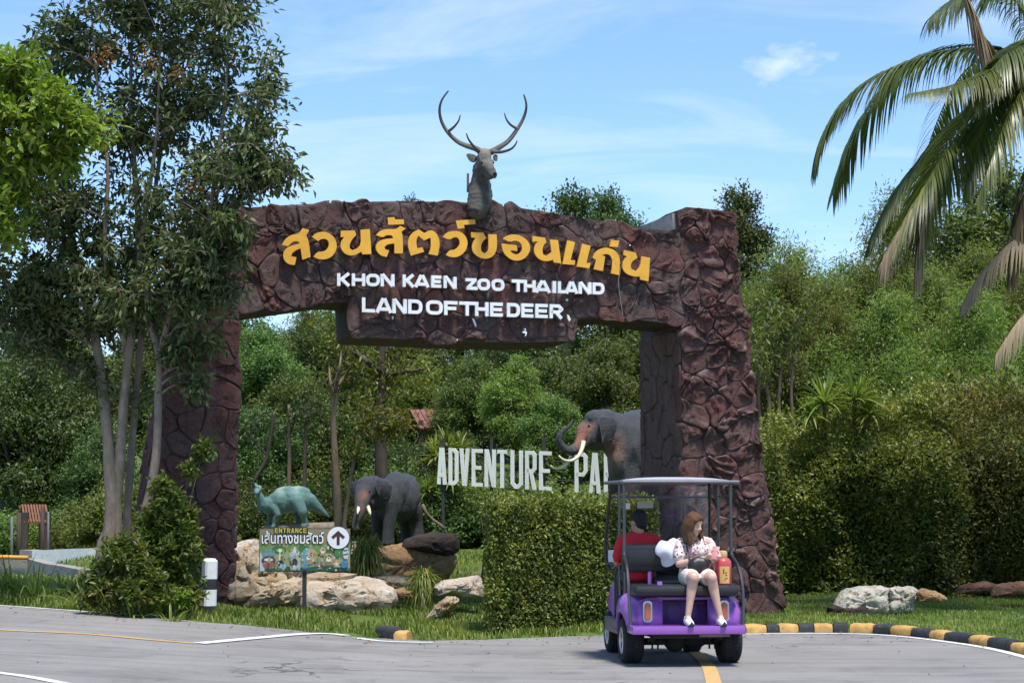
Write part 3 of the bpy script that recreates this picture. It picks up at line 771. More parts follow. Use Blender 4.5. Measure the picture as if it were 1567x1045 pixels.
def leaf_obj(name, P, D, N, L, Wd, tint, mat, parent=None, local=False, **kw):
    v, f, k = leaf_arrays(P, D, N, L, Wd, **kw)
    o = obj(name, v, f, mat, parent, local)
    attr(o.data, 'tint', np.repeat(np.clip(tint, 0, 1), k)); return o
def bez(a, b, c, n):
    t = np.linspace(0, 1, n)[:, None]; return (1 - t) ** 2 * a + 2 * t * (1 - t) * b + t * t * c
def sample_path(P, step=.08):
    P = np.array([tuple(p) for p in P], float); d = np.linalg.norm(np.diff(P, axis=0), axis=1); s = np.concatenate([[0], np.cumsum(d)])
    t = np.linspace(0, s[-1], max(4, int(s[-1] / step))); return np.stack([np.interp(t, s, P[:, k]) for k in range(3)], 1)
def grow(stems, ells, ntips, nsec, per, L, Wd, rng, shell=.45, spread=.22, droopy=.35, twig_r=.006, draw_twigs=True, min_z=None, up=.25, tintf=None, sec_k=.42, clump=.5):
    """stems: [(points, r0, r1)]; ells: [(centre, radii)] that the crown fills.  Returns the wood and the leaves."""
    mb = MB(); SP = []; SR = []
    for pts, r0, r1 in stems:
        q = sample_path(catmull(pts, 6), .12); r = np.linspace(r0, r1, len(q))
        mb.tube(q[::2] if len(q) > 16 else q, (r[::2] if len(q) > 16 else r) * (1 + .06 * np.sin(np.arange(len(q[::2] if len(q) > 16 else q)) * 1.9)), 9); SP.append(q); SR.append(r)
    SP = np.concatenate(SP); SR = np.concatenate(SR)
    C = np.array([tuple(c) for c, r in ells]); R = np.array([r if hasattr(r, '__len__') else (r, r, r) for c, r in ells], float)
    wgt = (R.prod(1)) ** .62; wgt /= wgt.sum()
    def tips(n):
        e = rng.choice(len(C), n, p=wgt); d = unit(rng.normal(size=(n, 3))); u = rng.random(n) ** shell
        return C[e] + R[e] * d * u[:, None], e
    T2, _ = tips(nsec)
    if min_z is not None: T2[:, 2] = np.maximum(T2[:, 2], min_z)
    QP = []; QR = []
    for t in T2:
        dv = t - SP; dist = np.linalg.norm(dv, axis=1)
        cost = dist + 1.1 * np.maximum(0, SP[:, 2] - t[2] + .35 * dist)
        k = int(np.argmin(cost)); s = SP[k]; d = dist[k]
        if d < .05: continue
        c = s + (t - s) * .45 + np.array([0, 0, up * d]) + rng.normal(size=3) * .07 * d
        q = bez(s, c, t, 8); r = np.linspace(max(min(SR[k] * sec_k, .012 + .017 * d), twig_r), twig_r, 8)
        mb.tube(q, r, 6, cap=False); q2 = sample_path(q, .08); QP.append(q2); QR.append(np.interp(np.linspace(0, 1, len(q2)), np.linspace(0, 1, 8), r))
    QP = np.concatenate(QP)
    T3, e3 = tips(ntips)
    if min_z is not None: T3[:, 2] = np.maximum(T3[:, 2], min_z)
    LP = []; LD = []; LT = []
    for t in T3:
        dv = QP - t; dist = np.linalg.norm(dv, axis=1) + .5 * np.maximum(0, QP[:, 2] - t[2]); k = int(np.argmin(dist)); s = QP[k]; d = np.linalg.norm(t - s)
        c = s + (t - s) * .5 + np.array([0, 0, .15 * d]); q = bez(s, c, t, 5)
        if draw_twigs: mb.tube(q, np.linspace(twig_r * .9, twig_r * .35, 5), 4, cap=False)
        n = max(3, int(per * rng.uniform(.6, 1.4))); f = np.clip(1 - rng.random(n) ** 1.4 * .85, 0, 1)
        i = np.minimum((f * 4).astype(int), 3); g = (f * 4 - i)[:, None]; p = q[i] * (1 - g) + q[i + 1] * g
        ax = unit((t - s) + np.array([0, 0, .02])); tl = np.full(n, rng.normal(.5, .16))
        LP.append(p + rng.normal(size=(n, 3)) * spread * min(1, .35 + d)); LD.append(ax * .7 + unit(rng.normal(size=(n, 3))) * .9 + np.array([0, 0, -droopy])); LT.append(tl)
    LP = np.concatenate(LP); LD = np.concatenate(LD); LT = np.concatenate(LT); n = len(LP)
    tint = clump * LT + (1 - clump) * .5 + rng.normal(size=n) * .14
    if tintf is not None: tint = tintf(LP, tint)
    N = unit(np.array([0, 0, 1.0]) + rng.normal(size=(n, 3)) * .55); sc = rng.uniform(.65, 1.25, n)
    return mb, (LP, LD, N, L * sc, Wd * sc * rng.uniform(.8, 1.2, n), tint)

BK_G = bark('pale_bark', (.11, .085, .062), (.36, .295, .225), 11, .35)
BK_D = bark('dark_bark', (.035, .028, .022), (.11, .09, .07), 7, .3)
BK_M = bark('brown_bark', (.10, .07, .045), (.24, .18, .12), 7, .3)
LF_DARK = leafmat('glossy_dark_leaf', (.026, .046, .018), (.056, .088, .034), (.125, .175, .055), .26, .44, .1, .32)
LF_BRIGHT = leafmat('bright_leaf', (.055, .110, .014), (.125, .235, .028), (.22, .35, .055), .42, .42, .1)
LF_MID = leafmat('mid_green_leaf', (.034, .068, .018), (.072, .128, .034), (.15, .22, .058), .36, .45, .42)
LF_DEEP = leafmat('deep_green_leaf', (.024, .050, .015), (.050, .095, .027), (.10, .165, .045), .30, .45, .34)
LF_FINE = leafmat('feathery_leaf', (.055, .095, .022), (.105, .175, .042), (.19, .27, .075), .42, .5, .36)
LF_HEDGE = leafmat('hedge_leaf', (.036, .064, .012), (.092, .136, .026), (.20, .245, .05), .28, .42, .12)
LF_RED = leafmat('hedge_leaf_reddish', (.040, .062, .012), (.095, .125, .026), (.21, .21, .05), .28, .42, .12)
LF_YEL = leafmat('yellowing_leaf', (.040, .060, .010), (.095, .125, .018), (.24, .20, .03), .36, .42, .12)
LF_STRAP = leafmat('strap_leaf', (.05, .09, .015), (.12, .20, .035), (.26, .33, .09), .34, .38, .1)
LF_GRASS = leafmat('grass_blade', (.050, .088, .016), (.105, .170, .030), (.22, .27, .07), .34, .5, .1)

def plant(name, mb, lv, wood, leaf, loc, label, cat, group=None, parts=('trunk', 'crown'), hi=False, kw={}):
    t = thing(name, loc, label, cat, group)
    mb.build(parts[0], wood, t, smooth=True, recalc=False)
    leaf_obj(parts[1], *lv, leaf, t, hi=hi, **kw)
    return t

# --- the many-stemmed tree before the left pillar
rg = np.random.default_rng(21)
YT = 27.0
def TP(px, py, dy=0.0): return W(px, py, YT + dy)
base = G(178, 922); tb = (W(175, 910, YT).x, YT, H(W(175, 910, YT).x, YT))
def stem(L, r0, r1): return ([TP(*q) for q in L], r0, r1)
stems = [
 stem([(163, 935, -.05), (166, 850, -.05), (170, 780, 0), (169, 745, 0), (165, 676, .05), (160, 620, .1), (155, 579, .15), (148, 531, .2), (141, 486, .25), (127, 445, .3), (112, 380, .4), (98, 290, .5), (92, 190, .5), (88, 80, .5)], 0.102, .012),
 stem([(180, 935, 0), (178, 850, 0), (178, 760, .05), (184, 690, .05), (189, 624, .1), (197, 538, .1), (203, 486, .1), (207, 434, .1), (212, 350, .15), (205, 250, .1), (200, 140, .1), (205, -40, .1)], 0.090, .012),
 stem([(195, 935, .25), (194, 850, .25), (196, 760, .28), (202, 676, .3), (208, 607, .3), (214, 538, .35), (220, 469, .4), (222, 420, .45), (232, 330, .5), (246, 230, .5), (262, 110, .5), (280, -40, .5)], 0.063, .012),
 stem([(206, 925, -.3), (212, 850, -.3), (220, 795, -.3), (236, 720, -.28), (241, 660, -.25), (242, 600, -.22), (244, 550, -.2), (236, 515, -.2), (225, 486, -.15), (214, 440, -.1), (212, 400, -.1), (225, 310, -.2), (240, 200, -.3), (245, 60, -.3)], 0.074, .012),
 stem([(244, 552, -.2), (255, 500, -.3), (266, 465, -.4), (279, 452, -.4), (296, 407, -.5), (318, 350, -.6), (330, 260, -.6), (345, 150, -.5), (350, 10, -.5)], 0.048, .010),
 stem([(193, 534, .1), (183, 500, 0), (172, 470, 0), (165, 441, -.1), (160, 360, -.2), (165, 260, -.3), (150, 140, -.3), (140, 20, -.3)], 0.040, .010),
 stem([(330, 300, -.6), (362, 240, -.5), (395, 170, -.4), (410, 90, -.3)], 0.023, .008),
 stem([(318, 350, -.6), (365, 320, -.7), (410, 285, -.8), (450, 258, -.8)], 0.021, .008),
 stem([(148, 531, .2), (110, 510, .2), (75, 490, .1), (40, 480, 0)], 0.034, .010),
]
PXM = F / YT
def EL(px, py, rx, ry, dy=0.0, rz=1.0): return (TP(px, py, dy), (rx / PXM, rz, ry / PXM))
ells = [EL(105, 75, 75, 62, .2), EL(215, 30, 120, 95, .2), EL(345, 40, 80, 80, -.3), EL(400, 160, 48, 100, -.3, .7), EL(290, 150, 85, 95, .1, 1.1), EL(185, 190, 95, 70, .3), EL(345, 270, 85, 55, -.6, .8),
        EL(425, 265, 48, 38, -.7, .5), EL(260, 330, 85, 75, -.2), EL(140, 360, 110, 95, .4), EL(45, 430, 75, 85, .3, .9), EL(180, 430, 120, 70, .1), EL(280, 410, 75, 55, -.5, .8), EL(350, 345, 40, 45, -.8, .5), EL(60, 300, 80, 70, .5), EL(300, 460, 60, 45, -.5, .6), EL(60, 520, 60, 40, .4, .7), EL(150, 590, 34, 26, .2, .4), EL(270, 545, 36, 26, -.3, .4), EL(222, 610, 24, 22, .3, .3), EL(300, 590, 36, 28, -.3, .4), EL(118, 550, 40, 28, .3, .4), EL(300, 530, 40, 30, -.4, .4), EL(335, 430, 45, 40, -.6, .5), EL(325, 380, 60, 50, -.7, .5), EL(40, 460, 60, 60, .2, .7), EL(200, 470, 80, 40, -.2, .7), EL(110, 440, 80, 50, .2, .8), EL(150, 490, 90, 35, .3, .8), EL(380, 240, 60, 70, -.5, .7), EL(230, -60, 180, 80, 0)]
def old_leaves(P_, t):
    r = rg.random(len(t)); return np.where(r > .992, 1.0, t)
mb, lv = grow(stems, ells, 2750, 200, 15, .118, .046, rg, shell=.5, spread=.10, droopy=.45, twig_r=.007, tintf=old_leaves, sec_k=.5)
mb.ell(TP(172, 905, .1), (.34, .26, .22)).ell(TP(168, 860, .1), (.2, .2, .5))
big = plant('street_tree', mb, lv, BK_G, LF_DARK, tb, 'tall pale-barked tree with several slender stems before the left gate pillar', 'tree', kw=dict(droop=.18), hi=False)
# a few orange old leaf sprays
LF_ORANGE = leafmat('orange_old_leaf', (.09, .045, .012), (.15, .085, .018), (.19, .14, .03), .35, .45, .05)
op = []
for px, py, n in ((165, 82, 26), (163, 95, 12), (228, 85, 22), (230, 105, 16), (270, 112, 22), (145, 88, 14), (290, 285, 18), (300, 275, 12), (318, 310, 10)):
    q = np.array(TP(px, py, -.9)); op.append(q + rg.normal(size=(n, 3)) * np.array([.05, .06, .07]))
op = np.concatenate(op); n = len(op)
leaf_obj('old_leaves', op, rg.normal(size=(n, 3)) + [0, 0, -.4], unit(rg.normal(size=(n, 3)) + [0, 0, 1]), rg.uniform(.07, .12, n), rg.uniform(.03, .045, n), rg.uniform(0, 1, n), LF_ORANGE, big)

# --- bright tree at the left edge
rg = np.random.default_rng(22); YT = 25.6; PXM = F / YT
tb = Vector((-10.6, 30.2, 0)); tb.z = H(tb.x, tb.y)
stems = [([Vector((tb.x, tb.y, tb.z - .1)), Vector((tb.x + .1, tb.y - .3, 2.0)), Vector((tb.x + .5, tb.y - 1.4, 3.6)), TP(-150, 330, 1.4), TP(-60, 240, .5), TP(30, 180)], .16, .02),
         ([TP(-150, 330, 1.4), TP(-190, 230, 1.2), TP(-180, 120, .8), TP(-150, 40, .5)], .10, .02), ([TP(-150, 330, 1.4), TP(-60, 325, .4), TP(0, 330, -.1)], .06, .015), ([TP(-60, 240, .5), TP(40, 235), TP(110, 215)], .04, .012)]
ells = [EL(30, 108, 55, 42, 0, .7), EL(85, 170, 78, 48, -.1, .7), EL(148, 205, 36, 28, -.2, .4), EL(60, 235, 80, 55, .1, .8), EL(0, 180, 70, 70, 0, .8), EL(5, 330, 42, 62, 0, .7), EL(0, 265, 60, 40, .2, .7),
        EL(-150, 150, 150, 130, 0, 1.2), EL(-120, 320, 110, 90, 0, 1.1)]
mb, lv = grow(stems, ells, 900, 90, 17, .138, .055, rg, shell=.55, spread=.085, droopy=.1, twig_r=.006)
plant('broadleaf_tree', mb, lv, BK_M, LF_BRIGHT, tb, 'bright yellow-green leafy branches reaching in beside the tall pale-barked tree', 'tree', hi=True)

# --- forest templates (local coordinates, base at the origin)
def template(kind, seed):
    rg = np.random.default_rng(seed)
    if kind == 'broad':
        st = [([(0, 0, -.3), (.1, 0, 1.5), (.2, .1, 3.5), (.1, 0, 6), (0, .1, 8)], .17, .03), ([(.18, .1, 3.2), (1, .2, 4.6), (1.5, .2, 6.2)], .08, .02), ([(.15, 0, 3.6), (-.9, -.2, 4.9), (-1.5, -.2, 6.6)], .08, .02), ([(.1, 0, 4), (.2, -.9, 5.2), (.2, -1.4, 6)], .07, .02)]
        el = [((0, 0, 8.0), (1.1, 1.1, .9)), ((1.1, .2, 6.7), (1.2, 1.1, .9)), ((-1.2, -.1, 6.9), (1.15, 1.1, .9)), ((.2, -1.1, 6.2), (1.2, 1.0, .9)), ((.2, 1.1, 6.2), (1.3, 1.0, 1)), ((-1.5, -.5, 5.2), (1, 1, .7)), ((1.7, -.3, 5.2), (1, 1, .7)), ((0, -.9, 4.7), (1.4, .9, .7))]
        return grow(st, el, 700, 110, 34, .15, .068, rg, shell=.45, spread=.20, droopy=.2, draw_twigs=True, twig_r=.012)
    if kind == 'dense':
        st = [([(0, 0, -.3), (0, 0, 2), (.1, 0, 5)], .15, .03), ([(0, 0, 1.4), (.8, 0, 2.6), (1.2, 0, 4)], .07, .02), ([(0, 0, 1.6), (-.8, 0, 2.8), (-1.3, 0, 4.2)], .07, .02)]
        el = [((0, 0, 5.1), (1.2, 1.2, 1)), ((1, -.2, 4), (1.2, 1.1, 1)), ((-1.1, -.1, 4.2), (1.2, 1.1, 1)), ((0, -1, 3.4), (1.4, 1.0, 1.1)), ((.9, -.8, 2.3), (1.1, .9, .9)), ((-.9, -.8, 2.2), (1.1, .9, .9)), ((0, .8, 3), (1.4, 1, 1.3))]
        return grow(st, el, 780, 90, 30, .13, .064, rg, shell=.42, spread=.19, droopy=.25, draw_twigs=False, twig_r=.012)
    if kind == 'feather':
        st = [([(0, 0, -.3), (.1, 0, 2), (-.1, .1, 4.2), (.2, 0, 6.6)], .08, .015), ([(.05, 0, 1), (.7, .1, 3), (1.1, .1, 5.4)], .055, .012), ([(.05, 0, .8), (-.7, 0, 2.7), (-1.2, 0, 5)], .055, .012), ([(0, 0, 1.5), (.2, -.7, 3.4), (.3, -1.1, 5)], .04, .012)]
        el = [((.2, 0, 6.3), (.8, .8, .9)), ((1.1, 0, 5.3), (.9, .9, 1)), ((-1.1, 0, 5.0), (.9, .9, 1)), ((.3, -1, 4.8), (1, .8, 1)), ((0, .4, 4.6), (1.3, 1, 1)), ((.9, -.5, 3.5), (.9, .7, .8)), ((-.9, -.5, 3.3), (.9, .7, .8))]
        return grow(st, el, 1000, 150, 36, .105, .027, rg, shell=.55, spread=.19, droopy=.3, draw_twigs=True, twig_r=.007, up=.4)
    if kind == 'bush':
        st = [([(0, 0, -.2), (.2 * math.cos(a), .2 * math.sin(a), .5), (.7 * math.cos(a), .7 * math.sin(a), 1.3)], .03, .01) for a in np.linspace(0, 6.28, 6)[:-1]]
        el = [((0, 0, 1.2), (.9, .9, .75)), ((.7, -.2, .8), (.75, .7, .65)), ((-.7, -.1, .85), (.75, .7, .65)), ((0, -.6, .6), (.9, .6, .55)), ((.2, .5, .9), (.9, .7, .7))]
        return grow(st, el, 640, 60, 17, .10, .045, rg, shell=.4, spread=.11, droopy=.1, draw_twigs=False, twig_r=.008)
    if kind == 'tall':
        st = [([(0, 0, -.3), (.2, 0, 3), (0, .1, 6.5), (.15, 0, 11.2)], .2, .03), ([(.05, 0, 6.3), (1, 0, 7.7), (1.4, 0, 9.4)], .08, .02), ([(.05, 0, 6.8), (-1, 0, 8.2), (-1.3, 0, 9.6)], .08, .02)]
        el = [((.2, 0, 11), (1, 1, .8)), ((1.2, 0, 9.9), (1.1, 1, .8)), ((-1.2, 0, 10), (1.1, 1, .75)), ((.1, -.8, 9.6), (1.3, .9, .8)), ((1.6, -.2, 8.6), (.9, .9, .6)), ((-1.5, -.2, 8.7), (1, .9, .6)), ((.1, .4, 8.2), (1.3, 1, .9)), ((.3, -.5, 7), (1.2, .9, .6))]
        return grow(st, el, 560, 110, 30, .165, .084, rg, shell=.55, spread=.20, droopy=.25, draw_twigs=False, twig_r=.012)
TPL = {}
for k, nm, wood, leaf, seed, cat in (('broad', 'forest_tree', BK_D, LF_MID, 31, 'tree'), ('dense', 'forest_tree', BK_D, LF_DEEP, 32, 'tree'), ('feather', 'feathery_tree', BK_M, LF_FINE, 33, 'tree'), ('bush', 'bush', BK_M, LF_MID, 34, 'bush'), ('tall', 'forest_tree', BK_M, LF_DEEP, 35, 'tree'),
                                     ('broad', 'forest_tree', BK_D, LF_FINE, 36, 'tree'), ('dense', 'forest_tree', BK_D, LF_MID, 37, 'tree'), ('bush', 'bush', BK_M, LF_FINE, 38, 'bush'), ('bush', 'bush', BK_M, LF_DEEP, 39, 'bush')):
    key = k if k not in TPL else k + '2' if k + '2' not in TPL else k + '3'
    mb, lv = template(k, seed)
    w = mb.build('trunk' if k != 'bush' else 'stems', wood, None, smooth=True, recalc=False).data; lo = leaf_obj('crown' if k != 'bush' else 'foliage', *lv, leaf)
    TPL[key] = (nm, w, lo.data, cat, k)
for o in [o for o in COL.objects if o.parent is None and o.name.split('.')[0] in ('trunk', 'crown', 'stems', 'foliage')]: bpy.data.objects.remove(o)
def forest(key, px, Y, height, label, group=None, rz=None, wide=1.0, sink=0.0):
    nm, w, l, cat, k = TPL[key]
    full = {'broad': 9.0, 'dense': 6.2, 'feather': 7.2, 'bush': 1.95, 'tall': 11.8}[k]
    x = (px - CX) / F * Y; s = height / full
    t = thing(nm, (x, Y, H(x, Y) - sink), label, cat, group, rz=random.uniform(0, 6.28) if rz is None else rz)
    t.scale = (s * wide, s * wide, s)
    link('trunk' if k != 'bush' else 'stems', w, None, t); link('crown' if k != 'bush' else 'foliage', l, None, t)
    return t
def hgt(py, Y, px=800): return CAMZ + (772 - py) * Y / F - H((px - CX) / F * Y, Y)

GL = 'trees of the wood at the left'; GO = 'trees of the wood behind the gate opening'; GT = 'thicket trees above the right hedge'; GH = 'trees along the hill'
def row(rows, group, wide):
    for key, px, Y, top, lab in rows: forest(key, px, Y, hgt(top, Y, px), lab, group, wide=wide)
HID = 'far tree of the dark wood at the left, hidden deep behind the others'
row([('dense', 40, 47, 525, 'dense tree above the orange-brown hut at the left edge'), ('dense2', 120, 49, 535, 'green tree behind the white block wall, left of the tall pale-barked tree'), ('dense', -60, 48, 530, HID), ('broad', 205, 53, 535, 'tree filling the gap between the pale stems and the left pillar'),
     ('dense2', 290, 50, 550, HID), ('dense', 10, 58, 470, 'farther tree at the very left edge under the bright green branches'), ('broad2', 95, 60, 468, 'lighter green tree farther back, left of the pale stems'), ('dense', 230, 62, 450, HID), ('dense2', 330, 60, 465, HID), ('broad', -90, 62, 460, HID), ('dense', 160, 46, 640, 'low dark tree right behind the foot of the pale stems')], GL, 1.1)
HID = 'green tree deep in the wood behind the gate opening, mostly hidden by nearer trees'
row([('broad', 400, 52, 490, 'broad green tree above the dinosaur, next to the left pillar'), ('dense2', 455, 50, 565, 'dense bushy tree right above the dinosaur back'), ('dense', 395, 47.5, 615, 'dark low tree between the left pillar and the dinosaur neck'), ('broad2', 545, 60, 515, 'light green tree behind the slender brown trunk'), ('broad2', 645, 55, 545, 'light green tree just above the red shelter roof'), ('dense2', 610, 62, 480, HID), ('broad', 722, 53.5, 540, 'green tree above the first white letters'), ('dense', 800, 60, 490, HID), ('broad2', 790, 51, 545, 'broad light green tree above the middle white letters'), ('dense2', 860, 56, 530, 'dense tree behind the curled trunk of the larger elephant'), ('broad', 930, 52, 515, 'green tree above the back of the larger elephant'),
     ('dense', 690, 48, 650, 'low dark tree behind the spiky strap-leaved plant'), ('dense2', 965, 60, 495, HID), ('broad', 855, 49, 600, 'tree between the white letters and the larger elephant head'), ('dense', 560, 50, 620, 'dark tree behind the vine-hung trunk'), ('dense', 505, 60, 485, HID), ('broad2', 470, 66, 472, HID)], GO, 1.15)
row([(k, px, Y, top, 'distant tree crown on the hill behind the gate opening') for k, px, Y, top in (('dense', 350, 70, 465), ('dense2', 520, 72, 450), ('broad', 690, 74, 440), ('dense', 820, 72, 450), ('dense2', 930, 74, 430), ('broad', 1010, 70, 420))], GH, 1.3)
forest('tall', 868, 66, hgt(281, 66, 868), 'tall tree whose round crown rises over the beam, left of its right pillar', rz=.4, wide=.92)
forest('tall', 935, 69, hgt(286, 69, 935), 'second tall crown over the beam, close beside the right pillar top', rz=2.0, wide=.9)
forest('tall', 1132, 62, hgt(281, 62, 1132), 'tall dark crown rising just right of the right pillar top', rz=1.2, wide=.9)
forest('tall', 632, 76, hgt(301, 76, 632), 'tree whose tip barely shows over the middle of the beam', rz=3.2, wide=.7)
HID = 'feathery tree hidden inside the thicket right of the gate'
row([('feather', 1190, 43, 400, 'feathery light green tree directly right of the right pillar'), ('feather', 1265, 44, 420, 'feathery tree above the two spiky rosettes'), ('feather', 1345, 42, 440, 'feathery tree below the tip of the hanging coconut frond'), ('feather', 1430, 44, 405, 'feathery light green tree behind the hanging dead frond strips'), ('feather', 1510, 42, 430, 'feathery tree left of the lower dead coconut fronds'), ('feather', 1225, 49, 360, 'taller airy tree rising behind the thicket, right of the gate'), ('feather', 1310, 50, 390, HID), ('feather', 1160, 46, 430, HID), ('feather', 1570, 46, 400, 'feathery tree at the right edge behind the dead fronds'), ('feather', 1650, 44, 380, HID), ('feather', 1390, 49, 400, HID), ('feather', 1480, 50, 370, HID)], GT, 1.05)
row([(k, px, Y, top, 'dark hill tree at the back of the thicket right of the gate') for k, px, Y, top in (('dense', 1200, 56, 400), ('dense2', 1290, 58, 405), ('dense', 1380, 57, 390), ('dense2', 1460, 58, 345), ('dense', 1540, 56, 320), ('broad', 1600, 54, 300), ('dense2', 1120, 58, 430), ('broad', 1500, 64, 330), ('dense', 1670, 58, 300))], GH, 1.25)
forest('broad', 1545, 52, hgt(228, 52, 1545), 'tall dark tree behind the coconut fronds at the right edge', rz=.5)
forest('feather', 1365, 47, hgt(283, 47, 1365), 'thin airy tree reaching the sky left of the hanging coconut frond', rz=1.0, wide=.8)
# undergrowth
def bushes(rows, keys, group, wide):
    for i, (px, Y, hh_, lab) in enumerate(rows): forest(keys[i % len(keys)], px, Y, hh_, lab, group, wide=wide)
HID = 'low bush on the slope under the trees, mostly hidden behind the statues and letters'
bushes([(378, 45, 1.5, 'low bush between the left pillar and the dinosaur head'), (425, 44, 1.2, 'low bush directly behind the dinosaur body'), (478, 46, 1.6, 'bush behind the dinosaur tail'), (515, 45, 1.4, 'bush at the foot of the slender brown trunk'), (560, 47, 1.5, HID), (672, 44.5, 1.6, 'bush under the spiky plant, right of the smaller elephant'), (722, 45, 1.7, 'bush below the first white letters'), (650, 46, 1.6, HID), (600, 48, 1.8, HID), (765, 46, 1.8, HID), (840, 45, 1.8, 'bush showing between the two white words'), (900, 46, 2.0, HID), (960, 45, 2.0, HID), (800, 44, 1.5, HID)], ['bush', 'bush3', 'bush2', 'bush'], 'bushes behind the statues', 1.15)
HID = 'green bush hidden behind the stems and shrubs at the left'
bushes([(-20, 44, 1.4, HID), (30, 45, 1.3, 'green bush between the posts at the left edge'), (75, 46, 1.2, 'green bush behind the left end of the white block wall'), (112, 44, 1.1, 'green bush behind the right end of the white block wall'), (142, 45, 1.5, 'green bush just left of the pale stems'), (190, 42, 1.6, HID), (240, 43, 1.6, HID), (300, 42, 1.4, HID)], ['bush', 'bush2'], 'bushes behind the white wall', 1.15)
HID = 'bush hidden in the thicket just behind the long right hedge'
bushes([(1180, 41, 2.6, 'pale bush peeping over the left end of the long right hedge'), (1215, 42, 2.8, HID), (1390, 40, 3.9, 'light green bush topping the middle of the long right hedge'), (1450, 40, 4.2, 'light green bush where the green hedge meets the reddish hedge'), (1520, 40, 4.2, 'light green bush over the reddish hedge'), (1590, 40, 4.3, HID), (1330, 41, 3.6, 'light green bush just right of the spiky rosettes'), (1250, 41, 3.2, HID)], ['bush2'], 'bushes behind the right hedge', .75)
far_wood = None
# ------------------------------------------------------------------ hedges, palms and smaller plants
def hedge(name, loc, zone, n, L, Wd, mat, label, cat, rng, stems_n, twig=True, tintf=None, group=None):
    """zone(rng, n) -> points and outward normals through the outer shell of a clipped or loose hedge"""
    t = thing(name, loc, label, cat, group)
    P, N0, depth = zone(rng, n)
    D = N0 * rng.uniform(.2, 1.0, (n, 1)) + unit(rng.normal(size=(n, 3))) * .8 + np.array([0, 0, .25])
    N = unit(N0 * .5 + np.array([0, 0, .8]) + rng.normal(size=(n, 3)) * .5)
    cl = np.array([noise.noise((p[0] * 3.2, p[1] * 3.2, p[2] * 3.2)) for p in P])
    tint = .42 + .5 * cl + rng.normal(size=n) * .16
    if tintf is not None: tint = tintf(P, tint)
    sc = rng.uniform(.6, 1.3, n)
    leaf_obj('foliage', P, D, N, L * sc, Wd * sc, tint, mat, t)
    return t
def dirt(name): return None
rg = np.random.default_rng(41)
# clipped hedge beside the drive, left of the cart
HA = G(737, 975); HB = Vector((1.95, 27.6, 0)); HA = Vector((HA.x + .04, HA.y + .10, 0))
hu = (HB - HA); hl = hu.length; hu.normalize(); hv = Vector((.06, 1, 0)).normalized(); HTOP = 1.64; HDEP = 1.3
def clipz(rng, n):
    u = rng.random(n) * hl; w = rng.random(n) ** .9 * HTOP; v = rng.random(n) * HDEP
    face = rng.choice(3, n, p=[.62, .20, .18]); inn_ = rng.random(n) ** 1.6 * .34
    bulge = np.array([.09 * noise.noise((a * 1.6, b * 2.1, 3.3)) + .05 * noise.noise((a * 5, b * 5, 1.3)) for a, b in zip(u, w)])
    P = np.zeros((n, 3)); N = np.zeros((n, 3)); a = np.array(HA); U = np.array(hu); V = np.array(hv); z = np.array([0, 0, 1.0])
    top = HTOP + np.array([.05 * noise.noise((q * 2.2, 0, 7)) for q in u])
    f = face == 0; P[f] = a + U * u[f, None] + V * (inn_[f] + bulge[f])[:, None] + z * (w[f] * top[f] / HTOP)[:, None]; N[f] = -V
    f = face == 1; sh = rng.random(n) ** 2 * .13
    P[f] = a + U * u[f, None] + V * v[f, None] + z * (top[f] - inn_[f] * .6 + sh[f] * (rng.random(f.sum()) < .5))[:, None]; N[f] = z
    f = face == 2; P[f] = a + U * (inn_[f] + bulge[f])[:, None] + V * v[f, None] + z * (w[f] * top[f] / HTOP)[:, None]; N[f] = -U
    P[:, 2] += h(P[:, 0], P[:, 1]) - .02
    return P, N, inn_
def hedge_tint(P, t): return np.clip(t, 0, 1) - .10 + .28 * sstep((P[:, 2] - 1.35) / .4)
m_ = (HA + HB) / 2
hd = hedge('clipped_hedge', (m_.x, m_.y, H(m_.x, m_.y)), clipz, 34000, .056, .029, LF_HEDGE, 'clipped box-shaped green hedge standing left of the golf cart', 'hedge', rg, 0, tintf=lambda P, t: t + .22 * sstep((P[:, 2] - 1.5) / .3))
mb = MB(); a = np.array(HA)
for i in range(70):
    u = rg.uniform(.1, hl - .1); v = rg.uniform(.2, HDEP - .1); p = HA + hu * u + hv * v; z0 = H(p.x, p.y)
    pts = [p + Vector((0, 0, z0 - .05))]
    for k in range(4): pts.append(pts[-1] + Vector((rg.normal() * .07, rg.normal() * .07, HTOP * .23)))
    mb.tube(pts, np.linspace(.018, .006, 5), 5)
mb.build('stems', BK_D, hd, smooth=True)
# the woody shaded inside of the hedge: fine leaves further in
P_ = np.stack([rg.random(9000) * (hl - .5) + .3, rg.random(9000) * (HDEP - .4) + .3, rg.random(9000) * (HTOP - .15)], 1)
Pw = np.array(HA) + P_[:, :1] * np.array(hu) + P_[:, 1:2] * np.array(hv) + np.array([0, 0, 1.0]) * P_[:, 2:]; n = len(Pw)
leaf_obj('inner_foliage', Pw, rg.normal(size=(n, 3)), unit(rg.normal(size=(n, 3))), np.full(n, .16), np.full(n, .11), rg.normal(.2, .1, n), LF_HEDGE, hd)

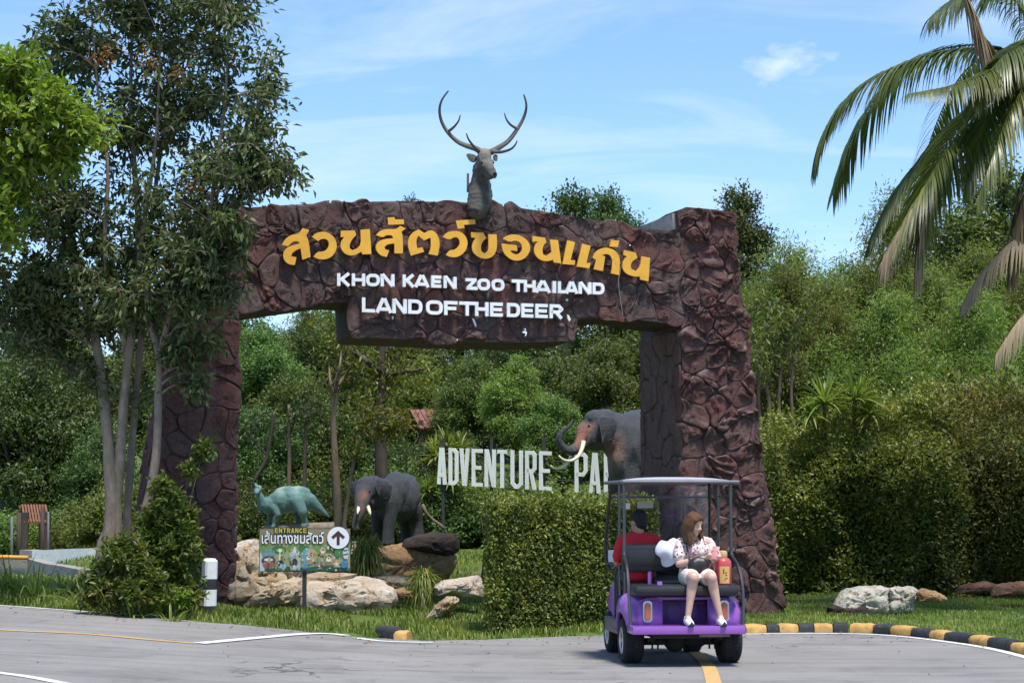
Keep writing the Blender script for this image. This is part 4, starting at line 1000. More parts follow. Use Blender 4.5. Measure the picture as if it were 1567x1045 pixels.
# long loose hedge along the right lawn
def longz(x0, x1, y0, y1, top, dep, seed):
    def z(rng, n):
        s = rng.random(n); x = x0 + (x1 - x0) * s; yb = y0 + (y1 - y0) * s
        face = rng.choice(3, n, p=[.66, .22, .12]); w = rng.random(n); inn_ = rng.random(n) ** 1.5 * .45
        tp = np.array([top(q) for q in s]) + np.array([.34 * noise.noise((q * .8, 0, seed)) + .16 * noise.noise((q * 2.6, 4, seed)) for q in x])
        bl = np.array([.62 * noise.noise((q * .75, r * 2.2, seed)) + .18 * noise.noise((q * 2.3, r * 6, seed + 3)) for q, r in zip(x, w)])
        rnd_ = .95 * np.maximum(0, w - .55) ** 2 / .2 + .15 * (1 - w) ** 3
        P = np.zeros((n, 3)); N = np.zeros((n, 3))
        f = face == 0; P[f] = np.stack([x, yb + inn_ + bl + rnd_, w * tp], 1)[f]; N[f] = (0, -1, .15)
        f = face == 1; v = rng.random(n) * dep; sh = rng.random(n) ** 3 * .45
        P[f] = np.stack([x, yb + v + .4, tp - inn_ * .5 + sh * (rng.random(n) < .5) + .15 * np.sin(v * 3)], 1)[f]; N[f] = (0, -.2, 1)
        f = face == 2; v = rng.random(n) * dep; P[f] = np.stack([x0 + inn_ * .8 + bl + .2 * w ** 2, yb + v, w * tp], 1)[f]; N[f] = (-1, -.2, .1)
        P[:, 2] += h(P[:, 0], P[:, 1]); return P, N, inn_
    return z
ha = G(1172, 908)
hx0 = W(1172, 905, 35.5).x; hx1 = W(1470, 905, 35.5).x
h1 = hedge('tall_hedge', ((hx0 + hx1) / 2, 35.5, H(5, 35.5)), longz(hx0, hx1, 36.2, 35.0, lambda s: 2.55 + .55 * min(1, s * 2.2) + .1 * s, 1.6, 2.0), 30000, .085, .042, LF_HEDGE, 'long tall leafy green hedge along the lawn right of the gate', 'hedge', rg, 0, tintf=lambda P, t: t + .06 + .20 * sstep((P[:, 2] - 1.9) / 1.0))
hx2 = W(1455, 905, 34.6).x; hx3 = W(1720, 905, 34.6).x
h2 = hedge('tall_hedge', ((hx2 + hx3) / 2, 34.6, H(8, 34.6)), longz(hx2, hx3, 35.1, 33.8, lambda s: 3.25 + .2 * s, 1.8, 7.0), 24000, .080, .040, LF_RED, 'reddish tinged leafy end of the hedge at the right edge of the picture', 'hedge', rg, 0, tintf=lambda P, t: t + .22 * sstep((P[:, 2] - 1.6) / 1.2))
for hh_, xa, xb, yy in ((h1, hx0, hx1, 35.9), (h2, hx2, hx3, 34.9)):
    mb = MB()
    for i in range(60):
        x = rg.uniform(xa + .2, xb - .1); y = (36.45 - 1.2 * (x - xa) / (xb - xa) if hh_ is h1 else 35.3 - 1.3 * (x - xa) / (xb - xa)) + rg.uniform(.6, 1.3); p = Vector((x, y, H(x, y) - .05)); pts = [p]
        for k in range(4): pts.append(pts[-1] + Vector((rg.normal() * .12, rg.normal() * .10, .68)))
        mb.tube(pts, np.linspace(.03, .008, 5), 5)
    mb.build('stems', BK_D, hh_, smooth=True)
    n = 9000; xr = rg.uniform(xa + .3, xb, n); yr = (36.6 - 1.2 * (xr - xa) / (xb - xa) if hh_ is h1 else 35.5 - 1.3 * (xr - xa) / (xb - xa)); Pw = np.stack([xr, yr + rg.uniform(.35, 1.2, n), rg.uniform(.02, 2.35, n)], 1); Pw[:, 2] += h(Pw[:, 0], Pw[:, 1])
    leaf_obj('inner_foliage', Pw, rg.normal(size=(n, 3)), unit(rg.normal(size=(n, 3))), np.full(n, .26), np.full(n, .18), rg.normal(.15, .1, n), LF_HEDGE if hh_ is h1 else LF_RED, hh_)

# spiky strap-leaved rosettes
def rosette(mb_pts, c, r, n, rng, up=.35):
    out = []
    for i in range(n):
        a = rng.uniform(0, 2 * math.pi); el = rng.uniform(-.15, 1.4); L = r * rng.uniform(.75, 1.15)
        d = np.array([math.cos(a) * math.cos(el), math.sin(a) * math.cos(el), math.sin(el)]); out.append((np.array(c), d, L, max(0.05, .55 * math.cos(el)) * rng.uniform(.5, 1.3)))
    return out
def strap_mesh(name, blades, width, mat, parent, rng, seg=4):
    V = []; F_ = []; T = []
    for c, d, L, dr in blades:
        s = np.cross(d, [0, 0, 1.0]); s = s / (np.linalg.norm(s) + 1e-6); b = len(V); tn = rng.uniform(.1, .9)
        for k in range(seg + 1):
            t = k / seg; p = c + d * L * t + np.array([0, 0, -1.0]) * dr * L * t * t * .8; w = width * (1 - t ** 2.2) * (.55 + .45 * min(1, t * 4)) / 2 + .0015
            V += [p - s * w + np.array([0, 0, w * .5]), p, p + s * w + np.array([0, 0, w * .5])]; T += [tn] * 3
            if k: q = b + 3 * k; F_ += [(q - 3, q - 2, q + 1, q), (q - 2, q - 1, q + 2, q + 1)]
    o = obj(name, V, np.array(F_), mat, parent, smooth=True); attr(o.data, 'tint', T); return o
def spiky(name, crowns, base, label, cat, rng, width=.05, nb=70, group=None):
    t = thing(name, tuple(base), label, cat, group); mb = MB(); bl = []
    for c, r in crowns:
        c = Vector(c); mb.tube([Vector(base) + Vector((0, 0, -.05)), Vector((base[0], base[1], c.z - .5)), c], [.05, .04, .035], 8); bl += rosette(None, c, r, nb, rng)
    mb.build('trunk', BK_M, t, smooth=True); strap_mesh('leaves', bl, width, LF_STRAP, t, rng); return t
b = W(683, 800, 44.5); b.z = H(b.x, 44.5)
spiky('screw_pine', [(W(684, 688, 44.6), .66), (W(668, 700, 44.3), .58), (W(702, 690, 44.8), .55), (W(655, 752, 44), .5), (W(690, 735, 44), .5)], b, 'spiky strap-leaved plant rising behind the first white letters', 'plant', rg, .06, 60)
b = W(1262, 700, 36.9); b.z = H(b.x, 36.9)
spiky('screw_pine', [(W(1262, 618, 36.0), .66), (W(1240, 636, 36.0), .45)], b, 'left of two spiky palm-like rosettes standing above the right hedge', 'plant', rg, .05, 64)
b = W(1310, 700, 36.9); b.z = H(b.x, 36.9)
spiky('screw_pine', [(W(1308, 612, 36.0), .74), (W(1332, 636, 36.0), .45)], b, 'right of two spiky palm-like rosettes standing above the right hedge', 'plant', rg, .05, 64)

# fountains of fine grass on the rocks
def fountain(px, py0, py1, Y, r, n, label, rng):
    c = W(px, py1, Y); top = W(px, py0, Y).z; Hh = top - c.z
    t = thing('papyrus_tuft', tuple(c), label, 'plant', 'drooping grass tufts'); bl = []
    for i in range(n):
        a = rng.uniform(0, 2 * math.pi); q = rng.random() ** .6 * r * .35; el = rng.uniform(.75, 1.5); k = rng.uniform(.55, 1.15)
        d = np.array([math.cos(a) * math.cos(el), math.sin(a) * math.cos(el), math.sin(el)])
        z = rng.uniform(.15, .9) * Hh
        bl.append((np.array(c) + np.array([math.cos(a) * q, math.sin(a) * q, z * .6]), d, Hh * .62 * k, rng.uniform(.9, 1.9)))
    strap_mesh('blades', bl, .014, LF_STRAP, t, rng, 6)
    bl2 = [(np.array(c) + np.array([rng.normal() * r * .25, rng.normal() * r * .25, Hh * rng.uniform(.25, .75)]), unit(np.array([rng.normal() * .4, rng.normal() * .4, -.6])), Hh * rng.uniform(.25, .5), .3) for i in range(n // 2)]
    strap_mesh('blades', bl2, .014, LF_YEL, t, rng, 4); return t
fountain(560, 790, 885, 30.6, .40, 420, 'larger drooping grass tuft hanging over the sign beside the elephant', rg)
fountain(646, 845, 925, 29.6, .30, 300, 'smaller drooping grass tuft on the rocks left of the clipped hedge', rg)

# shrubs round the tree foot and before the left pillar
def shrub(name, blobs, base, n_tips, L, Wd, leaf, label, rng, per=13, cat='shrub', group=None, spread=.06):
    st = [([Vector(base), Vector(base) + (Vector(c) - Vector(base)) * .5 + Vector((0, 0, .05)), Vector(c)], .016, .006) for c, r in blobs]
    mb, lv = grow(st, [(c, r) for c, r in blobs], n_tips, max(20, n_tips // 7), per, L, Wd, rng, shell=.5, spread=spread, droopy=.0, draw_twigs=True, twig_r=.004)
    return plant(name, mb, lv, BK_M, leaf, tuple(base), label, cat, group, parts=('stems', 'foliage'), hi=True)
LF_SHRUB2 = leafmat('tree_foot_shrub_leaf', (.026, .052, .010), (.062, .105, .020), (.18, .17, .03), .36, .42, .05)
LF_SHRUB = leafmat('shrub_leaf', (.024, .054, .010), (.058, .110, .020), (.17, .19, .035), .38, .42, .05)
rg = np.random.default_rng(51); Y = 26.3
def at(px, py, dy=0): return W(px, py, Y + dy)
b = at(252, 920); b.z = H(b.x, Y)
shrub('shrub', [(at(258, 785), (.30, .3, .36)), (at(275, 840), (.28, .3, .36)), (at(240, 850), (.30, .3, .38)), (at(252, 748), (.20, .2, .20)), (at(228, 800), (.24, .25, .26)), (at(222, 850), (.26, .25, .3)), (at(288, 800, .1), (.18, .2, .22)), (at(262, 895), (.42, .3, .26)), (at(310, 690, .4), (.16, .2, .14)), (at(290, 720, .3), (.14, .2, .12))], b, 560, .092, .038, LF_SHRUB, 'leafy green shrub with yellowing tips in front of the left gate pillar', rg)
b = at(178, 922, -.5); b.z = H(b.x, Y - .5)
shrub('shrub', [(at(168, 855, -.5), (.22, .25, .25)), (at(192, 840, -.6), (.22, .25, .2)), (at(205, 875, -.6), (.28, .25, .28)), (at(150, 890, -.5), (.26, .25, .24)), (at(225, 900, -.6), (.34, .25, .22)), (at(185, 908, -.7), (.36, .3, .18)), (at(290, 915, -.2), (.22, .25, .12)), (at(135, 912, -.5), (.2, .25, .14))], b, 380, .085, .036, LF_SHRUB2, 'yellowing leafy shrub round the foot of the many-stemmed tree', rg)
p = W(268, 918, 25.9); b = p.copy(); b.z = H(b.x, 25.9); shrub('bush', [(p, (.2, .2, .13)), (p + Vector((-.2, 0, -.02)), (.16, .16, .12))], b, 80, .07, .028, LF_BRIGHT, 'small weedy bush left of the white roadside post', rg, cat='bush')

# coconut palm at the right edge
LF_COCO = leafmat('coconut_frond', (.026, .048, .012), (.056, .092, .022), (.135, .165, .038), .34, .36, .0, .5)
LF_COCOY = leafmat('coconut_frond_yellowing', (.050, .072, .013), (.10, .125, .022), (.19, .21, .06), .42, .4, .0)
LF_COCOD = leafmat('coconut_frond_dead', (.070, .056, .030), (.135, .112, .064), (.215, .195, .12), .2, .7, .0)
YP = 31.0
rg = np.random.default_rng(61)
crown = W(1612, 118, YP)
pb = Vector((crown.x + .35, YP + .3, 0)); pb.z = H(pb.x, pb.y)
palm = thing('coconut_palm', tuple(pb), 'coconut palm with long drooping fronds, some dead and brown, at the right edge', 'palm')
mb = MB(); q = catmull([pb + Vector((0, 0, -.2)), pb + Vector((.05, 0, 2.5)), pb + Vector((-.1, -.1, 5.0)), crown + Vector((0, .1, -.15))], 10)
mb.tube(q, [.15 + .012 * math.sin(i * 2.2) - .0015 * i for i in range(len(q))], 12); mb.build('trunk', BK_G, palm, smooth=True)
def R3(px, py, dy): return W(1200 + px / 1.866, py / 1.866, YP + dy)
def frond(pts, L0, n, mat, hang=.8, side=.7, name='frond', wd=.046, tn=.45, env=None, oneside=0, jit=.12, rw=.018):
    Q = np.array([tuple(p) for p in catmull(pts, 12)]); d = np.linalg.norm(np.diff(Q, axis=0), axis=1); s = np.concatenate([[0], np.cumsum(d)])
    n = int(n * 1.35); tt_ = np.linspace(.06, .995, n); X = np.stack([np.interp(tt_ * s[-1], s, Q[:, k]) for k in range(3)], 1); T = unit(np.gradient(X, axis=0))
    mbr = MB(); mbr.tube(Q, np.linspace(rw, .004, len(Q)), 6); V = []; F_ = []; TT = []
    for i, t in enumerate(tt_):
        up = np.array([0, 0, 1.0]); sd = np.cross(T[i], up); sd = sd / (np.linalg.norm(sd) + 1e-6)
        for sg in (-1, 1):
            if oneside and sg != oneside and rg.random() < .7: continue
            e = (math.sin(math.pi * min(1, .12 + t * .83)) ** .55) if env is None else env(t)
            L = L0 * e * rg.uniform(1 - jit, 1 + jit); dr = unit(sd * sg * side + T[i] * (.55 + .35 * t) + np.array([0, 0, .12]) + rg.normal(size=3) * .05); b = len(V); tint = tn + rg.normal() * .13
            wn_ = np.cross(dr, up); wn_ = wn_ / (np.linalg.norm(wn_) + 1e-6)
            for k in range(6):
                f = k / 5; p = X[i] + dr * L * (f - .28 * hang * f * f) + np.array([0, 0, -1.0]) * L * hang * f * f * .78
                w = wd * (1 - f ** 1.8) * (.5 + .5 * min(1, f * 5)) / 2 + .001
                V += [p - wn_ * w, p + wn_ * w + np.array([0, 0, w * .6])]; TT += [tint + .15 * f] * 2
                if k: z = b + 2 * k; F_.append((z - 2, z - 1, z + 1, z))
    o = mbr.build(name, LF_COCOY if mat is not LF_COCOD else BK_M, palm, smooth=True); attr(o.data, 'tint', np.full(len(o.data.vertices), .5))
    v = np.array(V); lo = obj('leaflets', v, np.array(F_), mat, o, smooth=True); attr(lo.data, 'tint', np.clip(TT, 0, 1)); return o
frond([crown, R3(640, 150, 0), R3(560, 142, -.1), R3(430, 155, -.2), R3(320, 192, -.3), R3(220, 248, -.3), R3(150, 320, -.3), R3(112, 390, -.3), R3(92, 455, -.3)], .86, 125, LF_COCO, .85, .34, tn=.42)
frond([crown, R3(690, 215, -.2), R3(620, 265, -.5), R3(540, 330, -.8), R3(470, 420, -1.0), R3(410, 520, -1.1), R3(350, 620, -1.1), R3(290, 725, -1.1)], 1.12, 130, LF_COCO, .55, 1.0, tn=.5)
frond([crown, R3(690, 215, -.2), R3(620, 262, -.52), R3(545, 335, -.85), R3(480, 425, -1.1), R3(430, 520, -1.2), R3(400, 600, -1.25), R3(385, 700, -1.25)], .95, 80, LF_COCOY, .9, .8, tn=.30, wd=.042)
frond([R3(410, 545, -1.3), R3(360, 610, -1.32), R3(320, 680, -1.32), R3(280, 750, -1.32)], .55, 34, LF_COCOD, 1.1, .5, tn=.6, wd=.042)
frond([R3(430, 540, -1.35), R3(400, 620, -1.35), R3(388, 690, -1.35), R3(380, 760, -1.35)], .6, 26, LF_COCOD, 1.2, .3, tn=.7, wd=.04)
frond([crown, R3(660, 215, .5), R3(580, 270, .6), R3(490, 340, .6), R3(410, 430, .6), R3(340, 520, .6), R3(285, 610, .6), R3(248, 690, .6)], 1.0, 115, LF_COCO, .5, 1.0, tn=.25)
frond([crown, R3(700, 160, -1.2), R3(640, 175, -1.7), R3(560, 215, -2.2), R3(480, 245, -2.6), R3(400, 262, -2.9), R3(355, 270, -3.0)], .70, 95, LF_COCOY, .75, .8, tn=.25, wd=.038)
frond([crown, R3(720, 150, -.8), R3(660, 200, -1.3), R3(600, 290, -1.6), R3(560, 400, -1.7), R3(530, 520, -1.7)], 1.0, 100, LF_COCO, .6, .9, tn=.4)
frond([crown, R3(760, 120, -.6), R3(720, 110, -1.2), R3(670, 130, -1.7), R3(600, 190, -2.0), R3(545, 280, -2.1)], .9, 90, LF_COCO, .75, .8, tn=.5)
frond([crown, R3(725, 190, -1.4), R3(690, 240, -1.9), R3(640, 330, -2.1), R3(600, 440, -2.2), R3(560, 560, -2.2)], .7, 66, LF_COCO, 1.0, .7, tn=.7)
frond([crown, R3(700, 60, .3), R3(640, -20, .5), R3(560, -45, .5), R3(480, 0, .4), R3(420, 50, .3)], .85, 80, LF_COCO, .95, .7, tn=.2)
frond([crown, R3(730, 60, -.3), R3(700, 0, -.4), R3(640, -30, -.5), R3(580, -10, -.5)], .9, 60, LF_COCO, .9, .7, tn=.3)
frond([R3(500, -40, -1.5), R3(530, 20, -1.5), R3(560, 90, -1.5), R3(600, 165, -1.4)], .75, 40, LF_COCOD, 1.15, .25, tn=.55)
frond([R3(720, 420, -1), R3(690, 540, -1.2), R3(668, 640, -1.2), R3(650, 740, -1.2)], .75, 50, LF_COCOD, 1.15, .35, tn=.25)
frond([R3(760, 560, -1), R3(690, 655, -1.2), R3(625, 715, -1.3), R3(560, 790, -1.3), R3(515, 860, -1.3)], .55, 60, LF_COCOD, 1.0, .5, tn=.95)
frond([R3(770, 780, -1), R3(710, 870, -1.2), R3(660, 930, -1.3), R3(610, 1010, -1.3)], .5, 44, LF_COCOD, 1.0, .5, tn=.95)
for a in (0.3, 1.1, 2.0, 2.6, 5.6, 4.9):   # fronds on the far and outer side of the crown
    e = Vector((math.cos(a), math.sin(a), 0)); frond([crown, crown + e * 1.0 + Vector((0, 0, .6)), crown + e * 2.2 + Vector((0, 0, .5)), crown + e * 3.1 + Vector((0, 0, -.4)), crown + e * 3.6 + Vector((0, 0, -1.5))], .8, 60, LF_COCO, .95, .7, tn=.4)
mb = MB()
for k in range(5): mb.ell(crown + Vector((.22 * math.cos(k * 1.3), .22 * math.sin(k * 1.3), -.3 - .05 * k)), (.11, .11, .14))
mb.build('coconuts', paint('coconut_husk', (.10, .09, .03), .6, .2, 8), palm, smooth=True)

# ------------------------------------------------------------------ grass
def blades(name, P, Ln, rng, mat, wd=.008, lean=.5, label=None):
    n = len(P); a = rng.uniform(0, 2 * math.pi, n); d = np.stack([np.cos(a), np.sin(a), np.zeros(n)], 1); s = np.stack([-np.sin(a), np.cos(a), np.zeros(n)], 1)
    l = rng.uniform(.1, lean, n)[:, None]; Ln = Ln[:, None]; z = np.array([0, 0, 1.0]); w = wd * rng.uniform(.7, 1.4, n)[:, None] * np.minimum(1.6, .6 + Ln * 4)
    m1 = P + z * Ln * .6 + d * Ln * l * .35; tp = P + z * Ln * (1 - .35 * l) + d * Ln * l
    v = np.stack([P - s * w, P + s * w, m1 + s * w * .7, m1 - s * w * .7, tp], 1).reshape(-1, 3)
    f = (np.arange(n)[:, None, None] * 5 + np.array([[0, 1, 2], [0, 2, 3], [3, 2, 4]])[None]).reshape(-1, 3)
    o = obj(name, v, f, mat); attr(o.data, 'tint', np.repeat(np.clip(rng.normal(.48, .20, n) + .45 * np.array([noise.noise((a * .8, b * .8, 11.0)) for a, b in P[:, :2]]), 0, 1), 5)); return tag(o, label, None, None, 'stuff')
def scatter(rng, n, x0, x1, y0, y1, keep, dens=None):
    x = rng.uniform(x0, x1, n); y = rng.uniform(y0, y1, n); k = keep(x, y) & (y > yfar(x) + .03); x = x[k]; y = y[k]
    return np.stack([x, y, zground(x, y) - .005], 1)
rg = np.random.default_rng(71)
# right lawn: short
P = scatter(rg, 90000, 2.0, 9.6, 22, 36.2, lambda x, y: (y - yfar(x) > .16))
blades('grass', P, rg.uniform(.025, .075, len(P)), rg, LF_GRASS, .006, .7)
# verge, middle strip and slope with the rocks
P = scatter(rg, 130000, -5.2, 2.4, 23.5, 41, lambda x, y: rg.random(len(x)) < np.where(y > 32, .6, 1))
cl = np.array([noise.noise((a * 1.3, b * 1.3, 2.0)) for a, b, c in P])
P = P[cl > -.28]; cl = cl[cl > -.28]
blades('grass', P, np.clip(rg.uniform(.03, .11, len(P)) * (1 + 1.3 * np.maximum(cl, 0)), .02, .3), rg, LF_GRASS, .007, .8)
# tall rough grass along the left road edge
P = scatter(rg, 60000, -9.5, -3.6, 24.0, 34, lambda x, y: y - yfar(x) < 3.2)
cl = np.array([noise.noise((a * 1.1, b * 1.1, 8.0)) for a, b, c in P]); k = (cl > -.15) | (rg.random(len(P)) < .35); P = P[k]; cl = cl[k]
side = sstep((-3.9 - P[:, 0]) / 1.2); edge = np.clip((P[:, 1] - yfar(P[:, 0])) / .8, .15, 1)
blades('tall_grass', P, (rg.uniform(.06, .20, len(P)) + .28 * np.maximum(cl, 0)) * (.3 + .7 * side) * (.45 + .55 * edge), rg, LF_GRASS, .009, .9)
P = scatter(rg, 60000, -14, -4.6, 27, 45, lambda x, y: (y < 31.5) | (rg.random(len(x)) < .5))
blades('tall_grass', P, rg.uniform(.03, .10, len(P)) * np.where(P[:, 1] < 31.5, 2.2, 1), rg, LF_GRASS, .011, .9)
# broad arching reed clumps in the verge
def reed(px, py, Y, r, n, label):
    c = W(px, py, Y); c.z = HZ(c.x, Y); t = thing('reed_clump', tuple(c), label, 'grass clump', 'reed clumps on the left verge'); bl = []
    for i in range(n):
        a = rg.uniform(0, 6.28); el = rg.uniform(.7, 1.5); r_ = r * 1.5; bl.append((np.array(c) + np.array([math.cos(a), math.sin(a), 0]) * rg.random() * r * .35, np.array([math.cos(a) * math.cos(el), math.sin(a) * math.cos(el), math.sin(el)]), r_ * rg.uniform(.7, 1.5), rg.uniform(.3, 1.1)))
    strap_mesh('blades', bl, .026, LF_STRAP, t, rg, 5)
for px, py, Y, r, n, lb in ((20, 915, 27.8, .45, 60, 'leftmost arching reed clump at the edge of the picture'), (55, 915, 27.5, .42, 50, 'arching reed clump left of the bare stony patch'), (132, 925, 26.6, .42, 46, 'arching reed clump just left of the many-stemmed tree'), (178, 928, 25.9, .46, 56, 'arching reed clump in front of the many-stemmed tree'), (205, 932, 25.7, .36, 40, 'arching reed clump right of the tree foot'), (262, 936, 25.3, .22, 34, 'low reed clump left of the white roadside post'), (100, 905, 28.3, .34, 36, 'arching reed clump below the grey kerb wall')):
    reed(px, py, Y, r, n, lb)
# ------------------------------------------------------------------ rocks
def m_rock(name, stops, stain, sc=2.2, layer=(1, 1, 2.2), crack=True):
    t = NT(name)
    n = t.noise(sc, 9, .65, None, .5, layer); n2 = t.noise(sc * 5, 8, .72); n3 = t.noise(sc * 1.2, 6, .6, None, .8)
    c = t.ramp(n, stops)
    c = t.mix(t.ramp(n3, [(.52, 0), (.66, .8)]), c, stain[0]); c = t.mix(t.ramp(n2, [(.55, 0), (.78, .8)]), c, stain[1])
    hh_ = t.math('ADD', n2, n)
    if crack:
        v = t.voro(sc * 1.1, 'DISTANCE_TO_EDGE'); ck = t.ramp(v, [(.0, 1), (.035, 0)])
        c = t.mix(t.math('MULTIPLY', ck, t.ramp(n3, [(.4, 0), (.55, .7)])), c, (.09, .065, .045))
    t.set('Base Color', c); t.set('Roughness', .9); t.set('Specular IOR Level', .2); n9 = t.noise(sc * 16, 6, .8); t.bump(t.math('ADD', hh_, t.math('MULTIPLY', n9, .35)), 1.0, .06); return t.m
MR_TAN = m_rock('tan_sandstone', [(.25, (.33, .23, .13)), (.5, (.50, .40, .27)), (.75, (.63, .55, .44))], ((.42, .24, .10), (.17, .12, .08)))
MR_PALE = m_rock('pale_sandstone', [(.25, (.45, .33, .23)), (.5, (.63, .53, .42)), (.75, (.74, .68, .60))], ((.50, .31, .18), (.24, .17, .12)))
MR_WHITE = m_rock('white_limestone', [(.25, (.42, .37, .26)), (.5, (.66, .61, .50)), (.75, (.78, .75, .67))], ((.50, .40, .20), (.10, .085, .06)), 4.5)
MR_DARK = m_rock('dark_stone', [(.3, (.030, .024, .020)), (.6, (.075, .055, .045)), (.85, (.17, .14, .12))], ((.05, .035, .03), (.02, .016, .014)), 2.5)
MR_BROWN = m_rock('brown_sandstone', [(.3, (.16, .075, .045)), (.55, (.26, .14, .09)), (.8, (.36, .23, .17))], ((.12, .06, .045), (.05, .035, .03)), 3)
MR_ORANGE = m_rock('orange_sandstone', [(.3, (.30, .17, .08)), (.55, (.45, .28, .14)), (.8, (.56, .42, .27))], ((.33, .18, .07), (.15, .09, .05)), 3)
def rock(name, outline, Y, depth, mat, label, cat='rock', seed=0, rough=.09, strata=.05, dome=.8, parent=None, group=None, ydn=0.0, tag_it=True):
    """a boulder whose silhouette follows the traced outline; its body swells depth metres toward and away from the viewer"""
    O = [W(px, py, Y) for px, py in outline]; pl = [(p.x, p.z) for p in O]
    n0 = 44; per = [math.dist(pl[k], pl[(k + 1) % len(pl)]) for k in range(len(pl))]; tot = sum(per); pts = []; k = 0; acc = 0
    for q in range(n0):
        t = tot * q / n0
        while acc + per[k] < t: acc += per[k]; k += 1
        f = (t - acc) / per[k]; a, b = pl[k], pl[(k + 1) % len(pl)]; pts.append((a[0] + f * (b[0] - a[0]), a[1] + f * (b[1] - a[1])))
    cx = sum(p[0] for p in pts) / n0; cz = sum(p[1] for p in pts) / n0; zb = min(p[1] for p in pts); zt = max(p[1] for p in pts)
    rings = 13; V = []
    for j in range(-rings, rings + 1):
        a = j / rings * math.pi / 2; r = max(math.cos(a), .02) ** .62; y = math.sin(a) * depth * dome
        for (x, z) in pts:
            X = cx + (x - cx) * r; Z = cz + (z - cz) * r; yy = Y + y * (1.15 if y > 0 else .9) - (zt - Z) * ydn
            p = Vector((X, yy, Z)); q = p * 1.0 + Vector((seed * 7.1, 0, 0))
            nv = Vector((X - cx, (yy - Y), Z - cz)); nv = nv / (nv.length + 1e-6)
            size = (zt - zb)
            disp = rough * size * 1.6 * (noise.fractal(q * (1.1 / max(size, .2)), 1.0, 2.1, 5)) + strata * size * .9 * (abs(noise.noise(Vector((q.x * .7, q.y * .7, q.z * 7 / max(size, .25))))) - .25)
            rdg = abs(noise.fractal(q * (2.6 / max(size, .2)) + Vector((3, 1, 2)), 1.0, 2.0, 4)); disp -= rough * size * .9 * max(0, .26 - rdg) * 4.2
            p = p + nv * disp * (.35 + .65 * (1 - abs(r - .9) if abs(j) < 1 else 1)); V.append(tuple(p))
    F_ = [(i * n0 + a, i * n0 + (a + 1) % n0, (i + 1) * n0 + (a + 1) % n0, (i + 1) * n0 + a) for i in range(2 * rings) for a in range(n0)]
    F_ += [tuple(range(n0)), tuple(range(2 * rings * n0 + n0 - 1, 2 * rings * n0 - 1, -1))]
    m = MB(); m.add(V, F_)
    if parent is not None: return m.build(name, mat, parent, smooth=True, angle=40)
    o = m.build(name, mat, None, smooth=True, angle=40)
    # origin at the base
    off = Vector((cx, Y, zb)); o.data.transform(Matrix.Translation(-off)); o.location = off
    return tag(o, label, cat, group)
rock('boulder', [(448, 935), (446, 910), (458, 893), (476, 886), (500, 884), (520, 880), (545, 881), (575, 890), (600, 897), (609, 905), (605, 922), (592, 934), (560, 941), (520, 947), (470, 945)], 28.75, .6, MR_PALE, 'big pale sandstone boulder behind the entrance sign post', 'rock', 1, .10, .06)
rock('boulder', [(366, 932), (372, 915), (388, 905), (405, 897), (418, 889), (440, 887), (470, 884), (476, 900), (462, 922), (430, 935), (395, 936)], 28.6, .5, MR_TAN, 'low tan boulder at the left, half behind the sign and its post', 'rock', 2, .10, .05)
rock('boulder', [(352, 922), (350, 888), (354, 858), (368, 838), (394, 842), (420, 862), (436, 886), (424, 908), (395, 922)], 28.9, .7, MR_TAN, 'stepped tan rock ledge between the left pillar and the entrance sign', 'rock', 3, .13, .12)
rock('boulder', [(352, 858), (354, 835), (368, 826), (392, 824), (402, 838), (400, 856), (375, 862)], 33.6, .7, MR_PALE, 'rounded pale rock beside the left pillar, behind the sign', 'rock', 4, .08, .03)
rock('boulder', [(458, 893), (462, 880), (490, 874), (520, 876), (545, 878), (540, 892), (500, 897)], 29.0, .35, MR_TAN, 'flat tan rock showing just below the entrance sign panel', 'rock', 8, .08, .06)
rock('rock_ledge', [(560, 893), (556, 862), (564, 838), (590, 832), (615, 828), (645, 826), (672, 830), (692, 842), (698, 862), (684, 884), (645, 896), (600, 898)], 33.2, 1.0, MR_ORANGE, 'yellow sandstone ledge carrying the grey elephant statue', 'rock', 5, .08, .12)
rock('rock_slab', [(612, 838), (618, 826), (634, 818), (665, 815), (698, 816), (704, 826), (702, 845), (688, 853), (660, 850), (636, 846)], 33.0, .8, MR_DARK, 'blackish stained slab on top of the yellow ledge', 'rock', 6, .06, .06)
rock('rock_ledge', [(466, 862), (470, 838), (500, 828), (540, 830), (572, 836), (580, 856), (560, 876), (510, 880)], 34.0, .9, MR_TAN, 'tan rock ledge behind the sign, between the dinosaur and the elephant', 'rock', 24, .10, .10)
rock('boulder', [(398, 884), (402, 862), (424, 850), (456, 852), (474, 866), (470, 888), (440, 896)], 29.4, .6, MR_PALE, 'pale rock mostly hidden behind the left half of the sign', 'rock', 25, .10, .08)
rock('boulder', [(560, 892), (566, 882), (590, 878), (622, 882), (640, 892), (630, 904), (590, 906)], 30.6, .5, MR_TAN, 'low tan rock between the two drooping grass tufts', 'rock', 26, .10, .08)
rock('boulder', [(664, 912), (662, 896), (680, 888), (705, 884), (732, 880), (742, 892), (742, 912), (720, 914), (690, 906)], 29.6, .6, MR_PALE, 'pale rock against the left end of the clipped hedge', 'rock', 7, .10, .06)
rock('boulder', [(648, 948), (655, 938), (668, 925), (682, 914), (698, 911), (704, 918), (690, 934), (676, 946), (662, 951)], 28.2, .35, MR_TAN, 'slanting tan rock lying in the grass left of the hedge', 'rock', 9, .09, .08)
rock('boulder', [(596, 912), (600, 902), (618, 898), (634, 903), (636, 914), (615, 918)], 29.6, .3, MR_ORANGE, 'small orange rock at the right end of the big pale boulder', 'rock', 10, .08, .06)
rock('stone', [(424, 946), (427, 940), (436, 938), (440, 944), (434, 948)], 28.0, .07, MR_PALE, 'little pale stone in the grass left of the sign post', 'stone', 11, .05, .02)
